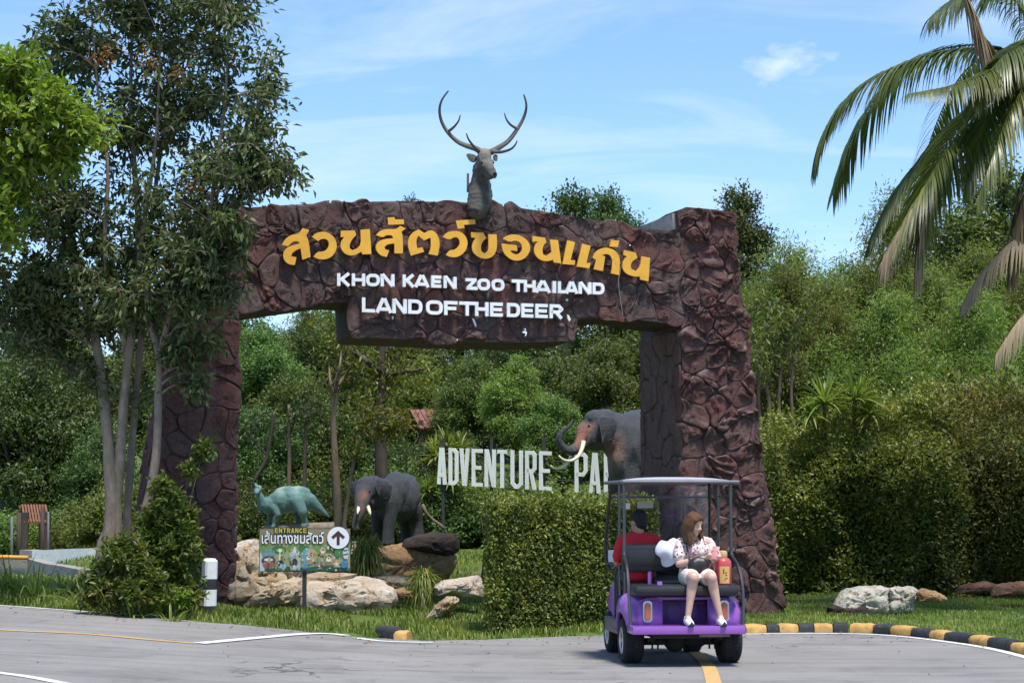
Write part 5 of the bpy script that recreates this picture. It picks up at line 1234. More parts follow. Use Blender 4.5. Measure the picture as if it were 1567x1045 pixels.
# white boulder on the right lawn: two blocks split by a crack, with a separate dark piece at the foot
wr = thing('white_boulder', tuple(G(1335, 942)), 'large cracked white boulder on the right lawn by the kerb', 'rock')
Yw = wr.location.y
rock('block', [(1276, 941), (1272, 930), (1277, 918), (1288, 907), (1302, 899), (1325, 896), (1348, 895), (1358, 900), (1358, 938), (1340, 944), (1300, 943)], Yw, .42, MR_WHITE, None, seed=12, rough=.10, strata=.04, parent=wr)
rock('block', [(1356, 940), (1357, 900), (1375, 895), (1394, 896), (1403, 902), (1401, 920), (1398, 936), (1380, 941)], Yw + .05, .38, MR_WHITE, None, seed=13, rough=.10, strata=.03, parent=wr)
rock('dark_foot', [(1266, 940), (1264, 928), (1272, 923), (1290, 928), (1305, 926), (1325, 924), (1332, 932), (1335, 946), (1300, 948), (1275, 946)], Yw - .16, .30, MR_DARK, None, seed=14, rough=.08, strata=.02, parent=wr)
rock('boulder', [(1402, 920), (1402, 905), (1412, 900), (1430, 903), (1446, 911), (1452, 917), (1440, 921)], 29.9, .3, MR_ORANGE, 'orange-brown rock tucked behind the white boulder', 'rock', 15, .08, .05)
rock('boulder', [(1464, 907), (1468, 896), (1485, 892), (1510, 889), (1524, 893), (1522, 905), (1495, 909)], 32.3, .35, MR_BROWN, 'long low reddish rock on the lawn before the right hedge', 'rock', 16, .08, .05)
rock('boulder', [(1516, 911), (1522, 896), (1540, 891), (1570, 889), (1592, 894), (1596, 908), (1560, 912)], 31.8, .4, MR_BROWN, 'dark reddish rock at the right edge beside the long low one', 'rock', 17, .09, .05)
# gravel and litter on the asphalt edge
rg = np.random.default_rng(81); mb = MB()
for i in range(130):
    x = rg.uniform(-6.5, 5.5); e = yfar(x); y = e - abs(rg.normal()) * .5 if rg.random() < .6 else rg.uniform(17, e); r = rg.uniform(.005, .012)
    mb.ell((x, y, H(x, y) + r * .4), (r, r * rg.uniform(.6, 1.2), r * .6), None, ICO1)
tag(mb.build('gravel', paint('grit', (.16, .13, .10), .9, .4, 30, bump=0)), kind='stuff')
rg = np.random.default_rng(82); n = 100; x = rg.uniform(-6.5, 5.5, n); y = np.array([yfar(a) - abs(rg.normal()) * .9 for a in x])
o = leaf_obj('fallen_leaves', np.stack([x, y, h(x, y) + .012], 1), np.stack([rg.normal(size=n), rg.normal(size=n), .1 * rg.random(n)], 1), unit(np.stack([rg.normal(size=n) * .3, rg.normal(size=n) * .3, np.ones(n)], 1)), rg.uniform(.03, .07, n), rg.uniform(.015, .03, n), rg.random(n), LF_ORANGE); tag(o, kind='stuff')
# ------------------------------------------------------------------ statues
def two_tone(name, cols, rough=.5, spec=.4, bump=.4, sc=14, dirt=(.06, .06, .055)):
    """cast statue paint: tint 0 -> first colour, .5 -> second, 1 -> third (carries the pink patches; on the bodies it also pales upward)"""
    t = NT(name); a = t.attr('tint'); n = t.noise(sc, 8, .7); n2 = t.noise(sc * .35, 6, .65)
    a2 = t.math('ADD', a, t.math('MULTIPLY', t.math('SUBTRACT', n, .5), .35))
    c = t.ramp(a2, [(.1, cols[0]), (.5, cols[1]), (.9, cols[2])])
    c = t.mix(t.ramp(n2, [(.5, 0), (.72, .55)]), c, dirt)
    t.set('Base Color', c); t.set('Roughness', rough); t.set('Specular IOR Level', spec); wr = t.voro(sc * 2.2, 'DISTANCE_TO_EDGE'); t.bump(t.math('ADD', t.math('ADD', n, t.noise(sc * 3, 5, .7)), t.math('MULTIPLY', t.ramp(wr, [(0, 0), (.12, 1)]), .35)), bump, .03); return t.m
MEL = two_tone('elephant_paint', [(.022, .023, .025), (.085, .088, .094), (.42, .17, .11)], .45, .4, .9)
MIV = paint('ivory_paint', (.72, .62, .42), .45, .15, 12, dirt=(.35, .26, .14))
MDI = two_tone('dinosaur_paint', [(.040, .085, .080), (.105, .215, .190), (.30, .40, .35)], .5, .4, .6, 16, (.05, .10, .09))
MDE = two_tone('deer_paint', [(.050, .047, .042), (.135, .125, .108), (.27, .25, .21)], .65, .3, .7, 20, (.04, .042, .036))
MAN = two_tone('antler_paint', [(.035, .03, .026), (.12, .10, .08), (.27, .24, .20)], .55, .35, .6, 22, (.05, .04, .035))
MEYE = paint('statue_eye', (.012, .010, .008), .15, .1, 5, bump=0)

# --- smaller elephant on the ledge, three-quarter view, head to the left
YE = 37.0
def E1(px, py, dy=0.0): return W(px, py, YE + dy)
eb = E1(610, 828); ele = thing('elephant_statue', tuple(eb), 'grey elephant statue standing on the rock ledge, trunk hanging down', 'statue')
m = MB(); s = YE / F      # metres per photo pixel here
m.ell(E1(612, 764, .15), (31 * s, .50, 38 * s)); m.ell(E1(606, 752, -.05), (24 * s, .42, 32 * s)); m.ell(E1(622, 760, .3), (23 * s, .40, 37 * s)); m.ell(E1(596, 768, -.25), (22 * s, .36, 33 * s))
m.ell(E1(583, 757, -.35), (18 * s, .30, 26 * s)); m.ell(E1(566, 748, -.50), (19.5 * s, .25, 20 * s)); m.ell(E1(559, 740, -.52), (13 * s, .20, 12 * s)); m.ell(E1(572, 738, -.46), (12 * s, .2, 11 * s)); m.ell(E1(571, 768, -.5), (11 * s, .18, 13 * s))
m.chain([E1(557, 752, -.62), E1(554, 768, -.72), E1(551, 783, -.76), E1(546, 796, -.78), E1(543, 806, -.8), E1(546, 809, -.86)], [15 * s, 11.5 * s, 9 * s, 7.0 * s, 5.4 * s, 4.6 * s])
for L in ([(597, 778, -.42), (596, 797, -.44), (594, 815, -.46), (594, 830, -.46)], [(579, 775, -.15), (578, 796, -.18), (577, 813, -.2), (577, 826, -.2)], [(634, 780, .22), (637, 797, .30), (639, 810, .30), (641, 822, .28)], [(616, 785, .5), (620, 802, .55), (622, 818, .55), (622, 826, .55)]):
    m.chain([E1(*q) for q in L], [12.5 * s, 10.5 * s, 9.0 * s, 10.2 * s]); q = L[-1]; m.ell(E1(q[0] - 1, q[1] + 1, q[2] - .03), (10.5 * s, .13, 4 * s))
def pink1(V):
    d = np.array(E1(553, 778, -.75)); r = np.linalg.norm((V - d) * [1, .3, .5], axis=1)
    d2 = np.array(E1(558, 755, -.8)); r2 = np.linalg.norm((V - d2) * [1, .5, 1], axis=1)
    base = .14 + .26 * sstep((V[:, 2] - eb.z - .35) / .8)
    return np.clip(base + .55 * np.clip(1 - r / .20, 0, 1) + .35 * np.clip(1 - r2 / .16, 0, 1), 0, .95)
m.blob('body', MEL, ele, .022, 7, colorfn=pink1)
def ear(parent, outline, centre, mat, thick, bend, pinkf, nm='ear', rip=.010):
    """outline: list of 3-D points round the rim; slightly cupped leaf of flesh with thickness"""
    O = [Vector(p) for p in outline]; c = Vector(centre); n = len(O); V = []; nrm = (O[0] - c).cross(O[n // 3] - c).normalized()
    if nrm.y > 0: nrm = -nrm
    rings = (1.0, .93, .7, .4, .12)
    for sd in (1, -1):
        for r in rings:
            for k, p in enumerate(O):
                q = c.lerp(p, r) + nrm * (sd * thick * (1 - r ** 6) + bend * (1 - r * r) + rip * math.sin(k * 1.7) * r); V.append(tuple(q))
    F_ = []
    for b in (0, len(rings) * n):
        for k in range(len(rings) - 1):
            for i in range(n):
                f = (b + k * n + i, b + k * n + (i + 1) % n, b + (k + 1) * n + (i + 1) % n, b + (k + 1) * n + i); F_.append(f if b == 0 else f[::-1])
        f = tuple(b + (len(rings) - 1) * n + i for i in range(n)); F_.append(f if b == 0 else f[::-1])
    b2 = len(rings) * n
    F_ += [(i, b2 + i, b2 + (i + 1) % n, (i + 1) % n) for i in range(n)]
    mm = MB(); mm.add(V, F_); o = mm.build(nm, mat, parent, smooth=True); V = np.array(V); attr(o.data, 'tint', pinkf(V)); return o
def smooth_loop(L, n=3):
    out = []; m_ = len(L)
    for i in range(m_):
        a, b, c, d = (Vector(L[(i + k) % m_]) for k in (-1, 0, 1, 2))
        for k in range(n):
            t = k / n; out.append(.5 * ((2 * b) + (c - a) * t + (2 * a - 5 * b + 4 * c - d) * t * t + (3 * b - a - 3 * c + d) * t ** 3))
    return out
def pk_low(px, py, fn, r): 
    d = np.array(fn(px, py)); return lambda V: np.clip(.22 + .75 * np.clip(1 - np.linalg.norm((V - d) * [1, .3, 1], axis=1) / r, 0, 1) ** .6, 0, .95)
ear(ele, smooth_loop([E1(575, 736, -.72), E1(586, 734, -.66), E1(596, 739, -.60), E1(600, 747, -.58), E1(597, 757, -.62), E1(590, 763, -.66), E1(582, 760, -.72), E1(577, 750, -.75)]), E1(585, 746, -.74), MEL, .012, .03, pk_low(596, 756, E1, .17))
ear(ele, smooth_loop([E1(551, 738, -.45), E1(543, 736, -.38), E1(536, 741, -.32), E1(536, 750, -.32), E1(541, 757, -.38), E1(549, 753, -.45)]), E1(544, 745, -.40), MEL, .012, .02, pk_low(538, 752, E1, .12))
m = MB(); m.tube([E1(563, 775, -.74), E1(565, 781, -.86), E1(567, 787, -.95)], [3.2 * s, 2.6 * s, 1.2 * s], 8); m.build('tusk', MIV, ele, smooth=True)
m = MB(); m.tube([E1(549, 775, -.80), E1(548, 781, -.90), E1(547, 786, -.98)], [3 * s, 2.4 * s, 1.1 * s], 8); m.build('tusk', MIV, ele, smooth=True)
m = MB(); m.tube([E1(646, 772, .45), E1(652, 785, .5), E1(662, 795, .5), E1(674, 803, .5), E1(680, 809, .5)], [3.2 * s, 2.8 * s, 2.6 * s, 2.4 * s, 3.2 * s], 8); o = m.build('tail', BK_M, ele, smooth=True)
m = MB(); m.ell(E1(565, 752, -.755), .018); m.build('eye', MEYE, ele)

# --- larger elephant with raised trunk behind the letters, most of it behind the right pillar
YE2 = 38.0
def E2(px, py, dy=0.0): return W(px, py, YE2 + dy)
gz = H(E2(1000, 800).x, YE2); b2 = E2(1000, 800); b2.z = gz
ele2 = thing('elephant_statue', tuple(b2), 'large grey elephant statue with curled up trunk and long tusks, partly behind the right pillar', 'statue'); s = YE2 / F
m = MB()
m.ell(E2(1005, 688, .1), (70 * s, .85, 62 * s)); m.ell(E2(968, 684, -.05), (38 * s, .72, 58 * s)); m.ell(E2(1050, 690, .2), (48 * s, .8, 60 * s)); m.ell(E2(985, 655, .05), (48 * s, .5, 30 * s))
m.ell(E2(944, 668, -.15), (28 * s, .48, 38 * s)); m.ell(E2(950, 705, -.2), (20 * s, .5, 40 * s)); m.ell(E2(921, 655, -.25), (25 * s, .40, 28 * s)); m.ell(E2(912, 640, -.25), (19 * s, .33, 14 * s)); m.ell(E2(926, 636, -.2), (18 * s, .3, 11 * s)); m.ell(E2(905, 668, -.3), (18 * s, .30, 22 * s)); m.ell(E2(914, 678, -.28), (13 * s, .24, 13 * s))
m.chain([E2(897, 660, -.38), E2(893, 674, -.45), E2(886, 684, -.52), E2(875, 690, -.6), E2(864, 687, -.68), E2(856, 677, -.74), E2(856, 666, -.78), E2(861, 659, -.78), E2(868, 655, -.78), E2(873, 650, -.78), E2(876, 643, -.78)], [16 * s, 12.5 * s, 10 * s, 8.2 * s, 7 * s, 6.0 * s, 5.2 * s, 4.5 * s, 3.9 * s, 3.3 * s, 3.0 * s])
zf = lambda px: 772 - (gz - CAMZ) * F / YE2
for px, dy in ((966, -.42), (950, .35), (1056, -.3), (1042, .5)):
    py = zf(px); m.chain([E2(px, 700, dy), E2(px - 1, 745, dy), E2(px - 2, 775, dy), E2(px - 2, py - 4, dy)], [22 * s, 17 * s, 15 * s, 17 * s])
def pink2(V):
    d = np.array(E2(888, 664, -.7)); r = np.linalg.norm((V - d) * [1, .25, .55], axis=1); d2 = np.array(E2(905, 652, -.65)); r2 = np.linalg.norm((V - d2) * [1, .4, 1], axis=1); d3 = np.array(E2(938, 690, -.6)); r3 = np.linalg.norm((V - d3) * [.8, .3, .6], axis=1)
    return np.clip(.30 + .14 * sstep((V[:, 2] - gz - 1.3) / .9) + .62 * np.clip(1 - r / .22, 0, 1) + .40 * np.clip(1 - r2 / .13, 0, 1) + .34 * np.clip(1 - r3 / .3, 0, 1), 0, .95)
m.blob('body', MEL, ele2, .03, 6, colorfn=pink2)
ear(ele2, smooth_loop([E2(918, 640, -.62), E2(932, 638, -.60), E2(943, 643, -.52), E2(947, 652, -.50), E2(943, 664, -.55), E2(934, 673, -.62), E2(923, 678, -.68), E2(921, 668, -.70), E2(918, 654, -.70)]), E2(931, 655, -.68), MEL, .014, .05, pk_low(930, 672, E2, .26))
ear(ele2, smooth_loop([E2(908, 640, .2), E2(930, 634, .5), E2(940, 650, .55), E2(928, 670, .5), E2(912, 665, .25)]), E2(924, 652, .42), MEL, .014, -.04, pk_low(930, 668, E2, .2))
m = MB(); m.tube(catmull([E2(893, 676, -.62), E2(890, 688, -.75), E2(884, 699, -.85), E2(873, 705, -.92), E2(862, 703, -.96), E2(855, 697, -.98)], 4), np.linspace(3.6, 1.3, 21) * s, 9); m.build('tusk', MIV, ele2, smooth=True)
m = MB(); m.tube(catmull([E2(877, 690, -.35), E2(873, 702, -.45), E2(866, 711, -.52), E2(858, 716, -.56), E2(848, 716, -.6), E2(842, 712, -.62)], 4), np.linspace(3.6, 1.3, 21) * s, 9); m.build('tusk', MIV, ele2, smooth=True)
m = MB(); m.ell(E2(901, 652, -.66), .026); m.build('eye', MEYE, ele2)

# --- teal duck-billed dinosaur
YD = 36.0
def D1(px, py, dy=0.0): return W(px, py, YD + dy)
db = D1(450, 806); dino = thing('dinosaur_statue', tuple(db), 'teal green dinosaur statue standing behind the entrance sign', 'statue'); s = YD / F
m = MB()
m.chain([D1(403, 775, -.1), D1(400, 765, -.15), D1(397, 757, -.18), D1(394, 750, -.2)], [9 * s, 6.5 * s, 5 * s, 4.6 * s])
m.chain([D1(396, 747, -.2), D1(393.5, 750, -.30), D1(392.5, 753, -.40), D1(392, 754, -.46)], [5.2 * s, 4.6 * s, 3.9 * s, 3.4 * s]); m.ell(D1(392, 743, -.16), (2.6 * s, .07, 5.5 * s), Matrix.Rotation(-.35, 3, 'Y'))
m.ell(D1(412, 773, -.05), (15 * s, .20, 14 * s)); m.ell(D1(430, 768, 0), (22 * s, .25, 19 * s)); m.ell(D1(448, 765, .02), (22 * s, .26, 20 * s)); m.ell(D1(461, 766, .05), (16 * s, .23, 18 * s)); m.ell(D1(442, 754, .02), (24 * s, .13, 11 * s)); m.ell(D1(456, 753, .03), (20 * s, .13, 10 * s))
m.chain([D1(462, 762, .05), D1(474, 767, .08), D1(484, 775, .12), D1(494, 783, .16), D1(504, 791, .2)], [15 * s, 12 * s, 8.5 * s, 5 * s, 1.6 * s])
for L, r in (([(420, 777, -.18), (425, 787, -.22), (420, 796, -.2), (419, 804, -.2), (417, 806, -.26)], (6.5, 5, 3.6, 3.2, 3.2)), ([(411, 780, .12), (413, 790, .14), (413, 798, .12), (413, 804, .12), (411, 806, .06)], (6, 4.6, 3.4, 3, 3)),
             ([(456, 769, -.18), (463, 783, -.26), (466, 793, -.22), (469, 802, -.2), (465, 806, -.28)], (11, 7.5, 4.4, 4, 3.6)), ([(450, 775, .2), (456, 786, .24), (456, 795, .22), (455, 802, .22), (450, 806, .14)], (10, 7, 4.2, 3.8, 3.6))):
    m.chain([D1(*q) for q in L], [k * s for k in r])
def dtint(V): return np.clip(.42 + .5 * sstep((V[:, 2] - db.z - .45) / .28) * (.6 + .4 * np.sin(V[:, 0] * 23)) - .15 * sstep((db.z + .3 - V[:, 2]) / .3), 0, 1)
m.blob('body', MDI, dino, .014, 5, colorfn=dtint)
for dx in (-1.6, 1.8):
    m = MB(); m.ell(D1(394 + dx, 746, -.31), .016); m.build('eye', MEYE, dino)
# weathered log the dinosaur stands on
m = MB(); m.tube([D1(404, 812, 0), D1(430, 811, 0), D1(470, 809, .05), D1(512, 806, .1)], [.10, .11, .11, .09], 10)
o = m.build('log', BK_G, None, smooth=True); o.data.transform(Matrix.Translation(-db)); o.location = db; tag(o, 'weathered log under the feet of the teal dinosaur', 'log')
rock('rock_mound', [(385, 850), (392, 826), (410, 816), (450, 813), (500, 810), (520, 822), (530, 850), (470, 862)], 36.2, 1.1, MR_TAN, 'earthy rock mound that the log and dinosaur rest on', 'rock', 21, .08, .05)

# --- deer bust on the beam
YS = float((G0 + GU * gate_uw(735, 330)[0]).y)
def S1(px, py, dy=0.0): return W(px, py, YS + dy)
sb = S1(732, 330, .1); deer = thing('deer_bust', tuple(sb), 'grey antlered deer head bust mounted on the top of the gate beam', 'statue'); s = YS / F
m = MB()
m.chain([S1(730, 322, -.13), S1(733, 312, -.08), S1(735, 298, .0), S1(735, 284, .03), S1(736, 270, .02), S1(738, 256, -.04)], [16 * s, 19 * s, 19.5 * s, 17 * s, 14 * s, 13 * s])
m.ell(S1(741, 244, -.08), (12 * s, .17, 15 * s)); m.ell(S1(741, 236, -.02), (11.5 * s, .14, 9 * s)); m.ell(S1(735, 262, .1), (13 * s, .16, 18 * s))
m.chain([S1(743, 248, -.14), S1(747, 256, -.24), S1(751, 262, -.34), S1(754.5, 266.5, -.42), S1(756, 268.5, -.46)], [10.5 * s, 9 * s, 7.2 * s, 6.2 * s, 5.4 * s]); m.chain([S1(741, 258, -.1), S1(746, 266, -.24), S1(751, 271, -.36)], [8 * s, 6.5 * s, 4.6 * s])
m.ell(S1(737, 247, -.20), (3.4 * s, .04, 2.4 * s)); m.ell(S1(754, 247, -.20), (2.4 * s, .04, 2.4 * s))
m.blob('neck_and_head', MDE, deer, .012, 5, colorfn=lambda V: np.clip(.35 + .45 * sstep((V[:, 2] - S1(740, 275).z) / .35) + .1 * np.sin(V[:, 2] * 30 + V[:, 0] * 9), 0, 1), warp=lambda V, N_: V + N_ * np.array([[.010 * noise.noise((v[0] * 9, v[1] * 9, v[2] * 22)) - (.012 if False else 0)] for v in V]))
def dear(L, c): return ear(deer, smooth_loop([S1(*q) for q in L]), S1(*c), MDE, .012, -.02, lambda V: np.full(len(V), .4), 'ear', .0)
dear([(731, 243, -.08), (726, 249, -.1), (719, 247, -.06), (714.5, 240, .0), (714, 236, .02), (720, 235.5, -.02), (728, 238, -.06)], (722, 242, -.08))
dear([(755, 241, -.05), (758, 247, -.05), (761, 246, .0), (761.5, 240, .04), (760, 237, .05), (756, 237, .0)], (758, 242, -.02))
for ex, dy in ((737.5, -.245), (754.5, -.20)):
    m = MB(); m.ell(S1(ex, 249.5, dy), .019); m.build('eye', MEYE, deer)
m = MB(); m.ell(S1(757.5, 266, -.52), (.030, .02, .022)); m.build('nose', MEYE, deer)
def AN(px, py, dy): return S1(640 + px / 4.543, 120 + py / 4.543, dy)
def antler(L, r0, r1, nm='antler', par=None):
    q = catmull([AN(*k) for k in L], 6); n = len(q); m = MB(); rr = [(r0 + (r1 - r0) * (i / (n - 1)) ** .8) / 4.543 * s for i in range(n)]
    m.tube(q, rr, 9); m.ell(q[0], rr[0]); m.ell(q[-1], rr[-1]); o = m.build(nm, MAN, par or deer, smooth=True); attr(o.data, 'tint', np.full(len(o.data.vertices), .62)); return o
a1 = antler([(438, 515, -.02), (400, 490, .05), (330, 468, .12), (270, 438, .16), (205, 375, .18), (162, 300, .15), (148, 220, .10), (165, 150, .04), (208, 90, 0)], 24, 6)
antler([(212, 368, .18), (250, 337, .05), (280, 298, -.02), (292, 258, -.05)], 12, 4, 'tine', a1); antler([(430, 512, -.06), (390, 478, -.25), (352, 428, -.42), (335, 385, -.50)], 15, 4, 'tine', a1)
a2 = antler([(508, 512, -.02), (560, 482, .05), (630, 432, .12), (690, 352, .18), (735, 270, .18), (752, 190, .12), (735, 117, .06)], 24, 6)
antler([(688, 352, .18), (640, 322, .05), (612, 282, -.02), (600, 245, -.05)], 12, 4, 'tine', a2); antler([(520, 512, -.06), (580, 512, -.22), (640, 494, -.35), (673, 465, -.42), (687, 435, -.46)], 15, 4, 'tine', a2)
m = MB(); m.box(S1(716, 280, .34), (.035, .06, .27)); m.box(S1(722, 284, .24), (.10, .16, .04)); m.build('bracket', paint('bracket_wood', (.16, .11, .09), .8), deer)

# ------------------------------------------------------------------ white letters on their frame
MLP = paint('cream_letter_paint', (.80, .80, .70), .6, .07, 4, dirt=(.55, .54, .45), bump=.1)
MPO = paint('dark_steel', (.03, .03, .03), .6, .2, 8)
def C6(x, y): return (640 + x / 4.353, 580 + y / 4.353)
pa = W(*C6(125, 700), 41.6); pb_ = W(*C6(1270, 765), 40.3)
lu = Vector((pb_.x - pa.x, pb_.y - pa.y, 0)).normalized(); lv_ = Vector((-lu.y, lu.x, 0))
def lp(px, py):
    o = Vector((0, 0, CAMZ)); d = ray(px, py); p = o + d * ((pa - o).dot(lv_) / d.dot(lv_)); r = p - pa; return (r.dot(lu), p.z)
def lp3(u, w, d): return Vector((pa.x, pa.y, 0)) + lu * u + lv_ * d + Vector((0, 0, w))
mid = lp3(3, 0, 0); lsign = thing('letter_sign', (mid.x, mid.y, H(mid.x, mid.y)), 'row of tall condensed cream letters above the clipped hedge reading ADVENTURE PARK', 'sign')
AX = [(125, 190, 'A'), (203, 268, 'D'), (276, 342, 'V'), (357, 430, 'E'), (443, 517, 'N'), (527, 592, 'T'), (616, 697, 'U'), (713, 788, 'R'), (806, 888, 'E'), (1043, 1128, 'P'), (1138, 1216, 'A'), (1238, 1318, 'R'), (1336, 1415, 'K')]
for a, b, ch in AX:
    ty = lambda x: 455 + (x - 140) * (490 - 455) / (1130 - 140); by = lambda x: 699 + (x - 130) * (764 - 699) / (1250 - 130)
    q = [lp(*C6(a, by(a))), lp(*C6(b, by(b))), lp(*C6(b, ty(b))), lp(*C6(a, ty(a)))]
    put_letter(ch, q, lp3, -.014, .014, .076, MLP, lsign, oct=True)
for x in (158, 480, 830, 1180):
    u, w = lp(*C6(x, 690)); p = lp3(u, 0, .07); m = MB(); m.box((p.x, p.y, (w + 1 + H(p.x, p.y)) / 2 - .05), (.06, .06, w + .9 - H(p.x, p.y))); m.build('post', MPO, lsign)
for f in (.25, .72):
    m = MB(); m.tube([lp3(*lp(*C6(x, 455 + (x - 140) * .0354 + f * (245 + (x - 130) * .022))), .05) for x in (120, 500, 900, 1420)], .012, 6); m.build('rail', MPO, lsign)

# ------------------------------------------------------------------ entrance sign
bp = G(465, 943); YG = bp.y
def N1(px, py, d=0.0): return W(px, py, YG + d)
def n3(u, w, d): return N1(u, w, d)
esign = thing('entrance_sign', tuple(bp), 'small printed entrance signboard with animals and an arrow on a black post', 'sign')
m = MB(); tp = N1(465, 840); m.box(((bp.x), YG + .05, (tp.z + bp.z) / 2 - .1), (.055, .055, tp.z - bp.z + .2), bev=.006); m.build('post', MPO, esign)
def quadprism(pts, d0, d1, mat, nm, par=esign):
    m = MB(); m.prism(pts, n3, d0, d1); return m.build(nm, mat, par)
quadprism([(396.5, 874.5), (536.5, 874.5), (536.5, 808), (396.5, 808)], .0, .03, paint('sign_edge', (.06, .055, .05), .6), 'panel')
def circ(cx, cy, rx, ry=None, n=16, a0=0): ry = ry or rx; return [(cx + rx * math.cos(2 * math.pi * k / n + a0), cy + ry * math.sin(2 * math.pi * k / n + a0)) for k in range(n)]
PR = {}
def pcol(c):
    k = tuple(c)
    if k not in PR: PR[k] = paint('print_%d' % len(PR), c, .45, .10, 40, bump=0)
    return PR[k]
lay = [0]
pic = {}
def pr(pts, c, dd=None):
    lay[0] += 1; d = -.0012 - .00022 * lay[0]; pic.setdefault(tuple(c), []).append((pts, d))
pr([(397.5, 873.5), (535.5, 873.5), (535.5, 809), (397.5, 809)], (.33, .34, .16)); pr([(397.5, 833), (535.5, 833), (535.5, 809), (397.5, 809)], (.24, .20, .10))
for x in range(7): pr(circ(404 + x * 20 + (x % 3) * 3, 838 + (x % 2) * 3, 12, 7, 10), (.05, .17, .03) if x % 2 else (.16, .28, .06))
pr([(397.5, 873.5), (535.5, 873.5), (535.5, 869), (500, 866), (460, 868), (430, 865), (397.5, 868)], (.03, .10, .06)); pr([(397.5, 873.5), (405, 873.5), (403, 855), (399, 846), (397.5, 846)], (.45, .58, .55))
def critter(cx, cy, r, c, c2, ears=None, mz=(.75, .70, .62)):
    if ears:
        for e in (-1, 1): pr(circ(cx + e * r * .75, cy - r * .85, r * .34), ears)
    pr(circ(cx, cy, r, r * 1.05), c); pr(circ(cx, cy + r * .35, r * .55, r * .5), mz); pr(circ(cx, cy + r * .15, r * .2, r * .15), (.03, .025, .02))
    for e in (-1, 1): pr(circ(cx + e * r * .38, cy - r * .2, r * .13), (.02, .02, .02))
    pr([(cx - r * .9, cy + r * 1.6), (cx + r * .9, cy + r * 1.6), (cx + r * .7, cy + r * .9), (cx - r * .7, cy + r * .9)], c2)
pr(circ(411, 847, 10, 7), (.16, .30, .33)); pr(circ(411, 858, 11, 8), (.10, .05, .05)); pr(circ(411, 864, 9.5, 6), (.34, .10, .09)); pr(circ(411, 856, 7, 2.4), (.72, .66, .58)); pr(circ(404, 843, 2), (.10, .20, .22)); pr(circ(418, 843, 2), (.10, .20, .22))
pr([(426, 868), (430, 868), (429.5, 846), (427, 846)], (.62, .62, .52)); pr(circ(428.5, 842, 3.4, 3), (.70, .70, .62)); pr(circ(429, 862, 6, 5), (.03, .03, .04)); pr(circ(433, 866, 5, 5), (.30, .50, .58))
pr(circ(451, 848, 8, 9), (.50, .52, .46)); pr([(444, 872), (459, 872), (460, 850), (443, 850)], (.42, .44, .40)); pr(circ(451, 860, 4.5, 6), (.05, .045, .04)); pr([(450, 836), (452, 836), (453, 846), (449, 846)], (.66, .64, .55))
pr(circ(472, 851, 11, 13), (.12, .36, .50)); pr(circ(477, 850, 8, 11), (.50, .34, .14)); critter(473, 851, 6.6, (.44, .38, .26), (.35, .28, .15)); pr(circ(466, 866, 5, 5), (.08, .28, .42))
critter(503, 853, 7.2, (.50, .38, .17), (.30, .22, .12), (.12, .10, .08), (.78, .76, .70)); critter(494, 842, 4.6, (.55, .44, .22), (.4, .3, .15), (.15, .12, .08)); critter(516, 860, 4.6, (.52, .33, .13), (.5, .42, .25), (.35, .2, .1)); critter(490, 864, 4.2, (.36, .30, .24), (.3, .27, .2), (.2, .17, .14))
pr(circ(529, 846, 4.6, 9), (.55, .57, .60)); pr([(526, 842), (532, 840), (532, 842), (526, 844)], (.05, .05, .06)); pr([(525, 848), (533, 846), (533, 848), (525, 850)], (.05, .05, .06)); pr(circ(527, 863, 6, 6), (.05, .20, .42)); pr(circ(518, 845, 6, 7), (.05, .22, .05))
for k in range(150):
    x = random.uniform(400, 533); y = random.uniform(836, 872); r = random.uniform(.6, 2.2)
    pr(circ(x, y, r, r * random.uniform(.5, 1.4), 7), random.choice([(.04, .11, .03), (.10, .22, .05), (.30, .33, .12), (.45, .42, .26), (.05, .05, .04), (.20, .30, .32), (.30, .20, .10), (.55, .55, .48)]))
m = MB(); mi = []; cl_ = list(pic)
for ci, c in enumerate(cl_):
    for pts, d in pic[c]: b4 = len(m.f); m.prism([(min(max(x, 397.3), 535.8), min(max(y, 808.8), 873.8)) for x, y in pts], n3, d, d + .0001); mi += [ci] * (len(m.f) - b4)
o = m.build('printed_picture', pcol(cl_[0]), esign)
for c in cl_[1:]: o.data.materials.append(pcol(c))
o.data.polygons.foreach_set('material_index', mi); o['kind'] = 'stuff'
MBK = paint('sign_black', (.012, .011, .010), .5); MWH = paint('sign_white', (.80, .81, .80), .5, .04, 5, bump=0); MYE = paint('sign_yellow', (.55, .47, .05), .5, .05); MMR = paint('sign_maroon', (.070, .020, .018), .5)
quadprism(circ(518, 823, 17.6, 17.6, 32), -.020, .010, MMR, 'disc_rim'); quadprism(circ(517.6, 822.6, 16.8, 16.8, 32), -.024, -.0195, MWH, 'disc')
quadprism([(515.2, 833.5), (519.8, 833.5), (519.8, 820), (525, 824.3), (528, 821), (517.5, 811.5), (507, 821), (510, 824.3), (515.2, 820)], -.027, -.0242, MMR, 'arrow')
quadprism([(419, 816.3), (471, 816.3), (471, 806.5), (419, 806.5)], -.012, .002, MBK, 'lettering_back')
for i, ch in enumerate('ENTRANCE'):
    x0 = 420.5 + i * 6.25; q = [(x0, 815.2), (x0 + 5.0, 815.2), (x0 + 5.0, 807.8), (x0, 807.8)]
    m = MB()
    for k, (pts, cl) in enumerate(glyph(ch, 5.0, 7.4, 1.35)): ribbon(m, [(x0 + a, 815.2 - b) for a, b in pts], 1.35, n3, -.0145 - .0003 * k, -.0119, bool(cl))
    m.build('letter', MYE, esign)
cu = bpy.data.curves.new('lettering', 'FONT'); cu.body = 'เส้นทางชมสัตว์'; cu.size = 1.0; cu.resolution_u = 3
